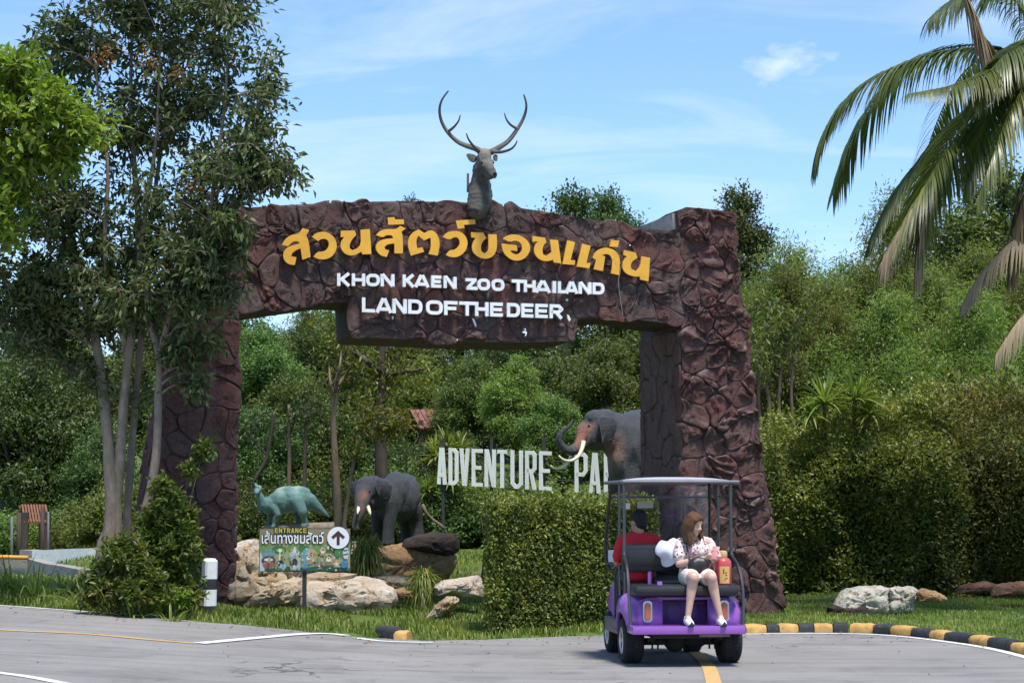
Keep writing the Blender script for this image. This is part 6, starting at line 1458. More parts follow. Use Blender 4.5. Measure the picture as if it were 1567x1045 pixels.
def thai(off, depth, mat, nm):
    cu.offset = off; t = bpy.data.objects.new('t', cu); COL.objects.link(t); dg = bpy.context.evaluated_depsgraph_get(); dg.update()
    me = bpy.data.meshes.new_from_object(t.evaluated_get(dg)); bpy.data.objects.remove(t)
    co = np.array([v.co[:] for v in me.vertices]); x0, x1 = co[:, 0].min(), co[:, 0].max(); y0, y1 = co[:, 1].min(), co[:, 1].max()
    fx = lambda x: 400.5 + (x - x0) / (x1 - x0) * 95; fy = lambda y: 831.5 - (y - y0) / (y1 - y0) * 19.5
    for v in me.vertices: v.co = n3(fx(v.co.x), fy(v.co.y), depth) - bp
    me.materials.clear(); me.name = nm; return link(nm, me, mat, esign)
thai(.065, -.0125, MBK, 'lettering_outline'); thai(.014, -.0140, MWH, 'lettering')

# ------------------------------------------------------------------ roadside post
bq = W(319, 930, 26.9); bol = thing('roadside_post', tuple(bq), 'white concrete roadside post with a black band in front of the left pillar', 'bollard')
MPW = paint('post_white', (.74, .75, .74), .7, .08, 7, dirt=(.30, .29, .27), bump=.4); MPB = paint('post_black', (.02, .02, .022), .7, .2, 7, dirt=(.2, .2, .19), bump=.4)
hw = .085
def sec(z0, z1, mat, nm, top=False):
    m = MB(); c = [(-1, -.72), (-.72, -1), (.72, -1), (1, -.72), (1, .72), (.72, 1), (-.72, 1), (-1, .72)]; V = []
    zs = [(z0, 1), (z1, 1)] + ([(z1 + .035, .62)] if top else [])
    R_ = Matrix.Rotation(.5, 3, 'Z'); lean = .02
    for z, r in zs: V += [tuple(bq + R_ @ Vector((a * hw * r, b * hw * r, 0)) + Vector((lean * z, 0, z))) for a, b in c]
    F_ = [(k * 8 + i, k * 8 + (i + 1) % 8, (k + 1) * 8 + (i + 1) % 8, (k + 1) * 8 + i) for k in range(len(zs) - 1) for i in range(8)] + [tuple(range(7, -1, -1)), tuple((len(zs) - 1) * 8 + i for i in range(8))]
    m.add(V, F_); m.build(nm, mat, bol)
pm = F / bq.y
sec(HZ(bq.x, bq.y) - bq.z - .1, .028, MPB, 'base'); sec(.030, 28 / pm, MPW, 'shaft'); sec(28 / pm + .001, 44 / pm, MPB, 'band'); sec(44 / pm + .001, 71 / pm, MPW, 'head', True)

# ------------------------------------------------------------------ left background: low walls, posts, roofs
MCW = paint('white_block', (.62, .64, .64), .85, .1, 3, dirt=(.25, .24, .22), bump=.6); MCG = paint('grey_kerb_wall', (.28, .26, .235), .9, .25, 4, dirt=(.10, .09, .08), bump=.8)
def wall_seg(L, Yl, hz, th, mat, nm, label, cat):
    p = [W(px, py, Y) for (px, py), Y in zip(L, Yl)]; c = sum((Vector(q) for q in p), Vector()) / len(p); c.z = H(c.x, c.y); t = thing(nm, tuple(c), label, cat)
    for i in range(len(p) - 1):
        a, b = p[i], p[i + 1]; d = Vector((b.x - a.x, b.y - a.y, 0)).normalized(); n = Vector((-d.y, d.x, 0)) * th; m = MB()
        V = []
        for q in (a, b):
            zb = H(q.x, q.y) - .15
            for o_ in (Vector((0, 0, 0)), n): V += [(q.x + o_.x, q.y + o_.y, zb), (q.x + o_.x, q.y + o_.y, q.z)]
        m.add(V, [(0, 1, 5, 4), (2, 6, 7, 3), (1, 3, 7, 5), (0, 2, 3, 1), (4, 5, 7, 6)]); m.build('panel', mat, t)
    return t
wall_seg([(49, 842), (92, 840), (136, 839)], [38.5, 38.3, 38.0], .3, .5, MCW, 'block_wall', 'white block wall behind the verge at the left edge', 'wall')
wall_seg([(30, 841), (49, 842)], [38.7, 38.55], .3, .4, MCG, 'wall_end', 'short brownish wall end joining the white block wall', 'wall')
wall_seg([(-40, 853), (42, 854.5), (68, 862), (95, 866), (120, 871)], [34.5, 34.2, 33.6, 33.0, 32.4], .2, .22, MCG, 'kerb_wall', 'low grey concrete kerb wall sloping down toward the tree foot', 'wall')
a = W(-40, 851, 34.4); b = W(42, 853, 34.1); m = MB(); m.tube([a, b], .035, 8); c = (a + b) / 2; o = m.build('yellow_rail', paint('orange_rail_paint', (.65, .28, .04), .6, .1), None, smooth=True); o.data.transform(Matrix.Translation(-c)); o.location = c; tag(o, 'orange painted rail lying along the low grey wall at the left edge', 'rail')
for px, y0, y1, Y, r, lb in ((18, 790, 868, 36.5, .026, 'grey metal post nearest the left edge'), (74, 783, 840, 39.5, .022, 'thin grey post behind the white block wall'), (62, 775, 840, 40, .045, 'crooked dark wooden post behind the white wall'), (29, 784, 842, 40.5, .05, 'brown painted post left of the crooked wooden one')):
    a = W(px, y1, Y); a.z = min(a.z, H(a.x, Y)) ; b = W(px + (3 if r == .045 else 0), y0, Y); m = MB(); m.tube([a - Vector((0, 0, .2)), a.lerp(b, .5) + Vector((.02 if r == .045 else 0, 0, 0)), b], [r, r * .95, r * .9], 9); o = m.build('fence_post', BK_D if r >= .045 else paint('galvanised', (.12, .125, .125), .7, .2, 6, metal=.0), None, smooth=True); o.data.transform(Matrix.Translation(-a)); o.location = a; tag(o, lb, 'post', 'posts at the left edge')
# small shelters
MRT = paint('red_metal_roof', (.20, .065, .058), .55, .15, 5, dirt=(.16, .06, .05)); MBRK = paint('orange_brick_wall', (.20, .075, .04), .8, .25, 12)
def shelter(px, py_e, py_r, Y, wpx, label, mat, slope=1.0):
    c = W(px, py_e, Y); g_ = H(c.x, Y); t = thing('shelter', (c.x, Y, g_), label, 'shelter'); w = wpx / F * Y / 2; rz = W(px, py_r, Y).z; ez = c.z; m = MB()
    R_ = Matrix.Rotation(.5, 3, 'Z')
    def T(x, y, z): v = R_ @ Vector((x, y, 0)); return (c.x + v.x, Y + v.y, z)
    n = 9
    for sgn in (-1, 1):
        for k in range(n):   # standing seam sheets
            x0 = -w + 2 * w * k / n; x1 = x0 + 2 * w / n - .02; m2 = MB()
            V = [T(x0, 0, rz), T(x1, 0, rz), T(x1, sgn * w * .9, ez), T(x0, sgn * w * .9, ez)]; V += [(a, b_, z + .035) for a, b_, z in V]
            m2.add(V, [(3, 2, 1, 0), (4, 5, 6, 7), (0, 1, 5, 4), (1, 2, 6, 5), (2, 3, 7, 6), (3, 0, 4, 7)]); m2.build('roof_sheet', mat, t)
    for sx in (-1, 1):
        for sy in (-1, 1): p = T(sx * w * .85, sy * w * .7, 0); m3 = MB(); m3.box((p[0], p[1], (ez + .15 + g_) / 2), (.12, .12, ez + .3 - g_)); m3.build('post', BK_D, t)
    return t
shelter(662, 658, 629, 53.6, 78, 'small shelter with a dull red metal roof under the trees behind the letters', MRT)
t = shelter(52, 800, 774, 43.3, 40, 'little orange-brown roofed hut under the trees at the left edge', MBRK)
# bare and thin trees seen through the opening
def bare(name, px, Y, trunk, branches, wood, label, leaf=None, r0=.1, seed=1, vines=False):
    rr = np.random.default_rng(seed); b = W(px, 800, Y); b.z = H(b.x, Y); t = thing(name, tuple(b), label, 'tree'); m = MB()
    tr = catmull([b - Vector((0, 0, .2))] + [W(a, c, Y) for a, c in trunk], 8); m.tube(tr, np.linspace(r0, r0 * .45, len(tr)), 10)
    m.build('trunk', wood, t, smooth=True); m = MB(); pts = []
    for br in branches:
        q = catmull([W(a, c, Y + .25 * i * rr.normal()) for i, (a, c) in enumerate(br)], 6); m.tube(q, np.linspace(r0 * .42, .012, len(q)), 7); pts += q[3:]
        for k in range(4, len(q), 3):
            d = Vector((rr.normal(), rr.normal(), rr.normal() * .8 + .3)) * .35; m.tube([q[k], q[k] + d * .6 + Vector((0, 0, .05)), q[k] + d], [.012, .008, .004], 5); pts.append(q[k] + d)
    m.build('branches', wood, t, smooth=True)
    if leaf is not None:
        P_ = np.repeat(np.array([tuple(p) for p in pts]), 26, 0); n = len(P_); P_ += rr.normal(size=(n, 3)) * [.13, .13, .25 if vines else .13]
        if vines: P_[:, 2] -= rr.random(n) * .6
        leaf_obj('crown', P_, rr.normal(size=(n, 3)) + [0, 0, -.5], unit(rr.normal(size=(n, 3)) + [0, 0, 1]), rr.uniform(.09, .17, n), rr.uniform(.03, .06, n), rr.normal(.4, .2, n), leaf, t)
    return t
bare('vine_tree', 583, 44.5, [(584, 760), (583, 700), (582, 640), (583, 580), (585, 520), (586, 470)], [[(584, 570), (560, 552), (540, 535), (520, 510), (505, 490)], [(583, 575), (610, 570), (640, 566), (655, 562)], [(584, 545), (600, 520), (620, 500)], [(585, 530), (560, 500), (540, 480)], [(540, 535), (525, 545), (505, 548)], [(583, 590), (595, 560), (605, 545)]], BK_D, 'dark old trunk hung with dry vines behind the smaller elephant', LF_YEL, .17, 3, True)
bare('slender_tree', 515, 43.5, [(517, 790), (515, 740), (512, 690), (510, 640), (513, 600), (518, 570)], [[(512, 610), (505, 580), (504, 555)], [(516, 590), (530, 572), (540, 555)], [(513, 600), (520, 560), (522, 540)]], BK_M, 'slender orange-brown trunk between the dinosaur and the elephant', None, .10, 4)
bare('slender_tree', 528, 43.0, [(527, 800), (534, 750), (542, 705), (555, 670), (575, 652), (600, 645)], [[(555, 670), (556, 640), (555, 620)], [(575, 652), (590, 660), (605, 655)], [(590, 647), (606, 638), (620, 642)], [(545, 700), (540, 685)]], BK_M, 'thin pale forked stem leaning right beside the slender brown trunk', LF_YEL, .05, 5)
for px, y1, lb in ((442, 690, 'thin grey trunk rising behind the dinosaur neck'), (466, 680, 'second thin grey trunk rising behind the dinosaur back'), (380, 700, 'leaning dark stem close to the left pillar behind the dinosaur')):
    bare('slender_tree', px, 45.0, [(px, 790), (px + (8 if px == 380 else 0), 740), (px + (28 if px == 380 else 1), y1), (px + (40 if px == 380 else 0), y1 - 70)], [[(px + (30 if px == 380 else 0), y1), (px - 10, y1 - 50)], [(px, y1 - 20), (px + 18, y1 - 70)]], BK_M if px != 380 else BK_D, lb, LF_DEEP, .07, px)
for px, y0, y1, lb in ((1165, 690, 500, 'slim pale trunk closest to the right pillar in the thicket'), (1196, 690, 520, 'slim leaning trunk in the thicket above the hedge left end'), (1215, 690, 490, 'pale slim trunk left of the spiky rosettes'), (1178, 640, 540, 'thin bent stem between two slim trunks right of the pillar')):
    bare('slender_tree', px, 39.8, [(px, y0), (px - 4, (y0 + y1) / 2), (px + 6, y1)], [[(px, (y0 + y1) / 2), (px - 16, y1)], [(px + 3, y1 + 20), (px + 22, y1 - 40)]], BK_M, lb, LF_FINE, .045, px)
# ------------------------------------------------------------------ golf cart (local metres: x right, y forward, z up)
YC = 21.15
cartp = W(1040, 1010, YC); cartp.z = H(cartp.x, YC)
CRZ = math.radians(6.2)
cart = thing('golf_cart', tuple(cartp), 'purple golf cart with a pale roof and a rear-facing black bench', 'golf cart', None, CRZ)
CSC = .965
cart.scale = (CSC, CSC, 1.0)
CM = Matrix.Translation(cartp) @ Matrix.Rotation(CRZ, 4, 'Z') @ Matrix.Diagonal((CSC, CSC, 1.0, 1.0))
MPU = paint('purple_paint', (.29, .10, .43), .30, .08, 5, dirt=(.19, .10, .32), bump=.05, spec=.5, coat=.35)
MPUD = paint('purple_inner_panel', (.10, .030, .20), .45, .1, 5, bump=.05)
MBLK = paint('black_vinyl', (.018, .018, .020), .42, .15, 8, bump=.25)
MTYR = paint('tyre_rubber', (.016, .016, .017), .85, .2, 10, dirt=(.07, .065, .06), bump=.3)
MRIM = paint('silver_rim', (.55, .55, .55), .35, .1, 6, metal=.8, bump=0)
MCHR = paint('chrome_tube', (.13, .13, .13), .38, .1, 5, metal=.9, bump=0)
MRFW = paint('roof_white', (.50, .50, .55), .35, .05, 3, dirt=(.5, .5, .5), bump=.05)
MRFG = paint('roof_trim_grey', (.16, .16, .175), .4, .1, 6, metal=.5, bump=0)
MUND = paint('undercarriage', (.020, .019, .018), .8, .3, 12, dirt=(.06, .05, .04), bump=.5)
MGRY = paint('sill_grey', (.13, .115, .11), .5, .2, 6, dirt=(.22, .19, .17))
MLAMP = paint('tail_lamp_red', (.42, .12, .055), .22, .08, 6, bump=0, coat=.5)
MPAP = paint('white_paper', (.80, .80, .80), .7, .04, 5, bump=0)
def glass():
    t = NT('windshield'); t.set('Base Color', (.92, .95, .96, 1)); t.set('Roughness', .06); t.set('Transmission Weight', 1.0); t.set('IOR', 1.05); t.set('Specular IOR Level', .5)
    tr = t.n.new('ShaderNodeBsdfTransparent'); tr.inputs[0].default_value = (.86, .88, .90, 1); gl = t.n.new('ShaderNodeBsdfGlossy'); gl.inputs[0].default_value = (.9, .92, .95, 1); gl.inputs['Roughness'].default_value = .12
    mx = t.n.new('ShaderNodeMixShader'); mx.inputs[0].default_value = .11; t.l.new(tr.outputs[0], mx.inputs[1]); t.l.new(gl.outputs[0], mx.inputs[2]); t.l.new(mx.outputs[0], t.out.inputs[0]); return t.m
MGL = glass()
def cp(name, mb, mat, parent=None, smooth=True, angle=35): return mb.build(name, mat, parent or cart, local=True, smooth=smooth, angle=angle)
# wheels
def wheel(x, y, r, w, sg):
    m = MB(); hw = w / 2
    prof = [(r * .60, -hw * .82), (r * .82, -hw), (r * .95, -hw * .86), (r, -hw * .6), (r * 1.0, 0), (r, hw * .6), (r * .95, hw * .86), (r * .82, hw), (r * .60, hw * .82)]
    m.lathe(prof, (x, y, r), 36, 0); o = cp('wheel', m, MTYR)
    for k in range(30):
        pass
    m = MB(); m.lathe([(r * .61, -.004), (r * .60, .012), (r * .46, .020), (r * .40, -.012), (r * .16, -.008), (r * .14, .022), (.01, .024)], (x + sg * (hw * .80), y, r), 28, 0); o2 = cp('rim', m, MRIM, o)
    if sg < 0: o2.data.transform(Matrix.Translation((2 * (x + sg * hw * .80), 0, 0)) @ Matrix.Scale(-1, 4, (1, 0, 0))); o2.data.flip_normals()
    m = MB()
    for k in range(40):
        a = 2 * math.pi * k / 40
        for s_ in (-1, 1): m.box((x + s_ * hw * .38, y + (r + .001) * math.cos(a + s_ * .04), r + (r + .001) * math.sin(a + s_ * .04)), (hw * .62, .022, .012), Matrix.Rotation(a + s_ * .04 - math.pi / 2, 3, 'X') @ Matrix.Rotation(s_ * .3, 3, 'Z'))
    t = cp('tread', m, MTYR, o, False, None); t['kind'] = 'stuff'
for x, y, r, sg in ((-.52, 0, .228, -1), (.525, 0, .228, 1), (-.44, 1.57, .222, -1), (.44, 1.57, .222, 1)): wheel(x, y, r, .225 if y == 0 else .20, sg)
# rear body: wing over each rear wheel
def wing(sg):
    ys_ = [-.36, -.34, -.28, -.20, -.12, -.04, .05, .13, .21, .28, .34, .50, .70]; V = []; n = 0
    for y in ys_:
        t = (y + .36) / .7; xo = .575 + .075 * math.sin(min(1, max(0, t)) * math.pi * .8); zt = .655 + .07 * math.sin(min(1, max(0, t * .9 + .1)) * math.pi * .62); xi = .245 if y < .3 else .3
        arch = .228 + math.sqrt(max(0, .285 ** 2 - y * y)) if abs(y) < .285 else 0
        zb = max(.325 if y < 0 else .30, arch); zb = min(zb, zt - .12)
        if y > .45: xo, zt = .60, .50
        col = [(xi, zt - .035), (xi + .06, zt - .004), (xi + .16, zt), (xo - .09, zt - .03), (xo - .03, zt - .085), (xo, zt - .18 if zt - .18 > zb + .02 else zb + .02), (xo, zb + .01), (xo - .012, zb), (xo - .05, zb + .004)]
        n = len(col); V += [(sg * a, y, z) for a, z in col]
    F_ = [(i * n + k, i * n + k + 1, (i + 1) * n + k + 1, (i + 1) * n + k) for i in range(len(ys_) - 1) for k in range(n - 1)]
    b = len(V); m = MB(); zb0 = .33
    cap = [(sg * a, -.362, z) for a, z in [(.245, .62), (.305, .651), (.405, .655), (.50, .62), (.56, .56), (.595, .47), (.60, .335), (.245, .335)]]
    m.add(V, F_ if sg > 0 else [f[::-1] for f in F_]); m.add(cap, [tuple(range(8))])
    o = m.build('fender', MPU, cart, local=True, smooth=True, angle=45)
    md = o.modifiers.new('t', 'SOLIDIFY'); md.thickness = .012; md.offset = -1
    return o
wing(-1); wing(1)
m = MB(); m.box((0, -.14, .585), (.52, .02, .40), bev=.006); cp('rear_panel', m, MPUD)
m = MB(); m.ell((-.09, -.155, .52), (.085, .012, .13)).ell((.11, -.155, .52), (.085, .012, .13)); cp('panel_dish', m, MPUD)
m = MB()
for x in (-.265, .265): m.box((x, -.30, .615), (.052, .05, .43), bev=.006)
cp('strut', m, MPU); m = MB(); m.box((.0, -.31, .818 - .155), (.74, .035, .028), bev=.004); cp('crossbar', m, MPU); m = MB(); m.tube([(-.2, -.27, .615), (.2, -.27, .612)], .009, 8); cp('stay', m, MCHR)
# footrest
m = MB(); m.box((-.03, -.50, .390), (1.13, .36, .024), bev=.006); cp('footrest', m, MPUD); m = MB(); m.box((-.03, -.695, .366), (1.17, .028, .080), bev=.008); m.box((-.60, -.5, .366), (.028, .38, .08), bev=.006).box((.542, -.5, .366), (.028, .38, .08), bev=.006); cp('bumper', m, MPU)
m = MB(); m.box((.24, -.66, .315), (.32, .03, .035), bev=.004); cp('plate_holder', m, MGRY)
for sg in (-1, 1):
    x = sg * .405; m = MB(); pts = []
    def rr(w, hh, r, y):
        return [(x + a, y, .535 + b) for a, b in rnd(-w / 2, -hh / 2, w / 2, hh / 2, r, 4)]
    def plate(w, hh, r, y0, y1, w2=None):
        m = MB(); A = rr(w, hh, r, y0); B = rr((w2 or w), hh - (w - (w2 or w)), r * .8, y1); n = len(A); m.add(A + B, [tuple(range(n)), tuple(range(2 * n - 1, n - 1, -1))] + [(i, (i + 1) % n, n + (i + 1) % n, n + i) for i in range(n)]); return m
    o = cp('tail_light', plate(.104, .222, .045, -.36, -.380, .096), MRIM); cp('lens', plate(.070, .178, .034, -.378, -.405, .058), MLAMP, o)
# chassis, floor, front body
m = MB(); m.box((0, .85, .30), (.98, 1.5, .07), bev=.01); cp('floor', m, MGRY)
for sg in (-1, 1):
    m = MB(); m.box((sg * .545, .86, .335), (.11, .88, .15), bev=.02); cp('sill', m, MGRY)
m = MB(); V = []
for y, w, zt, zb in ((1.25, .47, .86, .30), (1.40, .49, .86, .30), (1.60, .50, .76, .44), (1.80, .48, .64, .46), (1.95, .42, .52, .34), (2.0, .36, .44, .34)):
    V += [(-w, y, zb), (-w, y, zt - .10), (-w + .10, y, zt), (w - .10, y, zt), (w, y, zt - .10), (w, y, zb)]
F_ = [(i * 6 + k, i * 6 + k + 1, (i + 1) * 6 + k + 1, (i + 1) * 6 + k) for i in range(5) for k in range(5)] + [tuple(range(5, -1, -1)), tuple(30 + k for k in range(6))]
m.add(V, F_); cp('front_cowl', m, MPU)
m = MB(); m.box((0, 1.18, .90), (1.02, .20, .07), bev=.02); m.box((0, 1.22, .60), (1.0, .05, .55), bev=.01); cp('dashboard', m, MBLK)
m = MB(); m.tube([(-.34, 1.12, .72), (-.34, .96, .98)], .018, 8); m.tube([(-.34 + .16 * math.cos(a), .95 - .07 * math.sin(a), .98 + .15 * math.sin(a)) for a in np.linspace(0, 2 * math.pi, 20, endpoint=False)], .013, 8, closed=True); cp('steering_wheel', m, MBLK)
# seats
m = MB(); m.box((0, -.24, .740), (1.10, .46, .112), bev=.045); cp('rear_seat', m, MBLK)
m = MB(); m.box((0, .42, .760), (1.06, .52, .10), bev=.04); m.box((0, .42, .55), (1.0, .5, .32), bev=.02); cp('front_seat', m, MBLK)
m = MB(); m.box((-.20, .105, 1.055), (.80, .085, .285), Matrix.Rotation(.06, 3, 'X'), bev=.04); m.box((-.20, .105, 1.055), (.70, .094, .20), Matrix.Rotation(.06, 3, 'X'), bev=.03); cp('backrest', m, MBLK)
m = MB()
for x in (-.30, .08): m = MB(); m.box((x, .10, .86), (.035, .03, .22)); cp('backrest_strut', m, MPU)
# roof, posts, rails
roof = MB(); V = []; nx, ny = 13, 12
for j in range(ny):
    for i in range(nx):
        u = i / (nx - 1) * 2 - 1; v = j / (ny - 1); x = u * .615; y = -.13 + v * 1.22; z = 1.842 + .044 * (1 - abs(u) ** 3.2) * (math.sin(min(1, v * 1.15 + .06) * math.pi * .93) ** .5 if v < .9 else .55); V.append((x, y, z))
top = len(V); V += [(a, b, 1.828) for a, b, z in V]
F_ = [(j * nx + i, j * nx + i + 1, (j + 1) * nx + i + 1, (j + 1) * nx + i) for j in range(ny - 1) for i in range(nx - 1)]; F_ += [tuple(top + q for q in f[::-1]) for f in F_]
bd = [i for i in range(nx)] + [j * nx + nx - 1 for j in range(1, ny)] + [(ny - 1) * nx + i for i in range(nx - 2, -1, -1)] + [j * nx for j in range(ny - 2, 0, -1)]
F_ += [(bd[k], top + bd[k], top + bd[(k + 1) % len(bd)], bd[(k + 1) % len(bd)]) for k in range(len(bd))]
roof.add(V, F_); ro = cp('roof', roof, MRFW)
m = MB(); m.tube([(a, b, 1.832) for a, b in ((-.62, -.135), (.62, -.135), (.62, 1.095), (-.62, 1.095))], .017, 8, closed=True); m2 = m
for A, B in (((-.62, -.135), (.62, -.135)), ((.62, -.135), (.62, 1.095)), ((.62, 1.095), (-.62, 1.095)), ((-.62, 1.095), (-.62, -.135))): m.tube([(A[0], A[1], 1.832), (B[0], B[1], 1.832)], .018, 8)
cp('roof_trim', m, MRFG, ro)
for sg in (-1, 1):
    m = MB(); m.tube([(sg * .575, .06, 1.83), (sg * .575, .06, 1.06)], .0165, 10); cp('rear_post', m, MCHR)
    m = MB(); m.tube(catmull([(sg * .575, .06, 1.12), (sg * .58, .02, 1.07), (sg * .592, -.20, .98), (sg * .600, -.34, .82), (sg * .600, -.40, .60), (sg * .59, -.42, .405)], 5), .017, 10); cp('grab_rail', m, MCHR)
    m = MB(); m.tube([(sg * .545, .56, 1.83), (sg * .545, .56, .78)], .015, 8); cp('middle_post', m, MCHR)
    m = MB(); m.tube([(sg * .572, .06, 1.69), (sg * .545, .56, 1.69)], .009, 8); cp('side_bar', m, MCHR)
    m = MB(); m.tube(catmull([(sg * .55, 1.05, 1.82), (sg * .57, 1.15, 1.58), (sg * .585, 1.27, 1.22), (sg * .58, 1.28, 1.0), (sg * .54, 1.25, .90)], 5), .018, 8); cp('windshield_post', m, MBLK)
    m = MB(); m.tube(catmull([(sg * .545, .20, .66), (sg * .55, .19, .90), (sg * .555, .24, .985), (sg * .555, .42, .99), (sg * .555, .50, .93), (sg * .55, .50, .66)], 5), .016, 8); cp('hip_rail', m, MCHR)
m = MB(); m.tube([(-.56, 1.115, 1.68), (.56, 1.115, 1.68)], .012, 8); cp('windshield_bar', m, MRFG)
m = MB(); A = [(-.55, 1.07, 1.80), (.55, 1.07, 1.80), (.575, 1.275, 1.16), (.565, 1.255, .91), (-.565, 1.255, .91), (-.575, 1.275, 1.16)]; m.add(A + [(a, b + .006, z) for a, b, z in A], [(0, 1, 2, 5), (5, 2, 3, 4), (6, 11, 8, 7), (11, 10, 9, 8)] + [(i, 6 + i, 6 + (i + 1) % 6, (i + 1) % 6) for i in range(6)]); cp('windshield', m, MGL, smooth=False, angle=None)
m = MB(); m.box((-.52, 1.24, 1.05), (.085, .006, .13), Matrix.Rotation(-.1, 3, 'X')); cp('paper_card', m, MPAP, None, False, None); m = MB(); m.box((-.50, 1.235, .97), (.20, .03, .02)); cp('mirror_bracket', m, MRFG)
m = MB(); m.box((-.16, 1.128, 1.60), (.18, .004, .075), Matrix.Rotation(.31, 3, 'X')); cp('sticker', m, paint('clear_sticker', (.42, .42, .40), .5, .05), None, False, None)
m = MB(); m.box((-.36, 1.132, 1.585), (.055, .004, .065), Matrix.Rotation(.31, 3, 'X')); cp('sticker', m, MPAP, None, False, None)
# underside
m = MB(); m.tube([(-.45, 0, .215), (.45, 0, .215)], .038, 10); m.ell((-.05, .0, .215), (.12, .12, .11)); m.ell((.17, .06, .24), (.16, .13, .10)); m.box((0, -.3, .30), (.72, .45, .05)); m.box((0, .1, .29), (.62, .5, .04))
for x in (-.36, .36): m.tube([(x, -.40, .27), (x, 0, .205), (x, .40, .27)], .02, 6); m.tube([(x * .85, -.08, .20), (x * .85, -.10, .34)], .025, 8)
for x in (-.30, -.24, .31, .37): m.tube([(x, -.04, .24), (x, -.05, .14)], .011, 6)
cp('axle_and_motor', m, MUND)

# ------------------------------------------------------------------ people (cart-local metres, parented to their own roots)
def skinmat(name, col):
    t = NT(name); n = t.noise(26, 5, .6, t.coord('Object')); t.set('Base Color', t.ramp(n, [(.3, [c * .9 for c in col]), (.7, [min(1, c * 1.08) for c in col])])); t.set('Roughness', .5); t.set('Subsurface Weight', .12); t.set('Subsurface Radius', (.012, .005, .003)); t.set('Subsurface Scale', .6); return t.m
MSK = skinmat('fair_skin', (.56, .36, .27)); MSK2 = skinmat('tan_skin', (.34, .19, .12))
def hairmat(name, a, b):
    t = NT(name); n = t.noise(60, 6, .7, t.coord('Object'), .2, (1, 1, .12)); t.set('Base Color', t.ramp(n, [(.3, a), (.7, b)])); t.set('Roughness', .6); t.set('Specular IOR Level', .25); t.bump(n, .8, .01); return t.m
MHB = hairmat('brown_hair', (.045, .020, .010), (.150, .072, .032)); MHK = hairmat('black_hair', (.006, .006, .006), (.018, .017, .016))
def person(name, label):
    o = thing(name, tuple(cartp), label, 'person', None, CRZ); o.scale = (CSC, CSC, 1.0); return o
def pc(nm, mb, mat, who, vox=.009, sm=4, **k): return mb.blob(nm, mat, who, vox, sm, local=True, **k)
def lp_(nm, mb, mat, who, smooth=True): return mb.build(nm, mat, who, local=True, smooth=smooth, angle=60)
wom = person('person', 'person in a patterned white blouse sitting on the rear bench, looking down at a phone')
b = MB()
HC = Vector((.125, -.20, 1.405))           # head centre; the face looks toward +x,-y and down
fd = Vector((.55, -.78, -.30)).normalized(); fs = Vector((0, 0, 1)).cross(fd).normalized(); fu = fd.cross(fs).normalized()
HM = Matrix((fs, fd, fu)).transposed()
def hp(a, f, u): return HC + fs * a + fd * f + fu * u
b.ell(HC + fu * .02, (.073, .088, .090), HM, ICO3); b.ell(hp(0, .028, -.045), (.056, .062, .066), HM); b.ell(hp(0, .055, -.085), (.030, .028, .022), HM); b.chain([hp(0, .082, .012), hp(0, .098, -.012), hp(0, .105, -.026)], [.010, .011, .0125])
for sg in (-1, 1): b.ell(hp(sg * .036, .060, -.03), (.022, .022, .022), HM); b.ell(hp(sg * .076, .0, -.005), (.012, .020, .030), HM); b.ell(hp(sg * .032, .074, .034), (.02, .012, .007), HM); b.ell(hp(sg * .017, .094, -.032), (.008, .01, .007), HM)
b.ell(hp(0, .086, -.054), (.021, .012, .006), HM); b.ell(hp(0, .084, -.065), (.019, .011, .007), HM)
b.chain([hp(0, -.02, -.06), Vector((.135, -.135, 1.285)), Vector((.14, -.12, 1.23))], [.048, .045, .055])
# torso
b.ell((.14, -.13, .90), (.155, .115, .11)); b.ell((.14, -.125, 1.03), (.125, .095, .14)); b.ell((.145, -.13, 1.15), (.145, .098, .11)); b.chain([(.0, -.125, 1.215), (.145, -.12, 1.235), (.29, -.125, 1.215)], [.045, .05, .045])
b.ell((.09, -.20, 1.12), (.055, .045, .055)); b.ell((.20, -.20, 1.12), (.055, .045, .055))
# legs
KL, KR = Vector((.045, -.56, .868)), Vector((.235, -.56, .868)); AL, AR = Vector((-.015, -.545, .485)), Vector((.325, -.545, .485))
for hp0, K, A in (((.06, -.14, .875), KL, AL), ((.22, -.14, .875), KR, AR)):
    b.chain([Vector(hp0), Vector(hp0).lerp(K, .5) + Vector((0, 0, .012)), K + Vector((0, .03, 0))], [.094, .080, .060]); b.ell(K + Vector((0, -.005, .004)), (.056, .056, .060))
    b.chain([K, K.lerp(A, .28) + Vector((0, .028, 0)), K.lerp(A, .62) + Vector((0, .014, 0)), A], [.054, .054, .040, .031]); b.chain([A, A + Vector((0, -.04, -.035)), A + Vector((0, -.13, -.055))], [.032, .034, .026])
# arms
for S_, E_, Wr in ((Vector((-.01, -.125, 1.205)), Vector((-.045, -.22, 1.00)), Vector((.215, -.375, 1.065))), (Vector((.30, -.125, 1.205)), Vector((.385, -.20, .995)), Vector((.335, -.375, 1.065)))):
    b.chain([S_, S_.lerp(E_, .5), E_], [.050, .044, .036]); b.chain([E_, E_.lerp(Wr, .35), Wr], [.037, .037, .024])
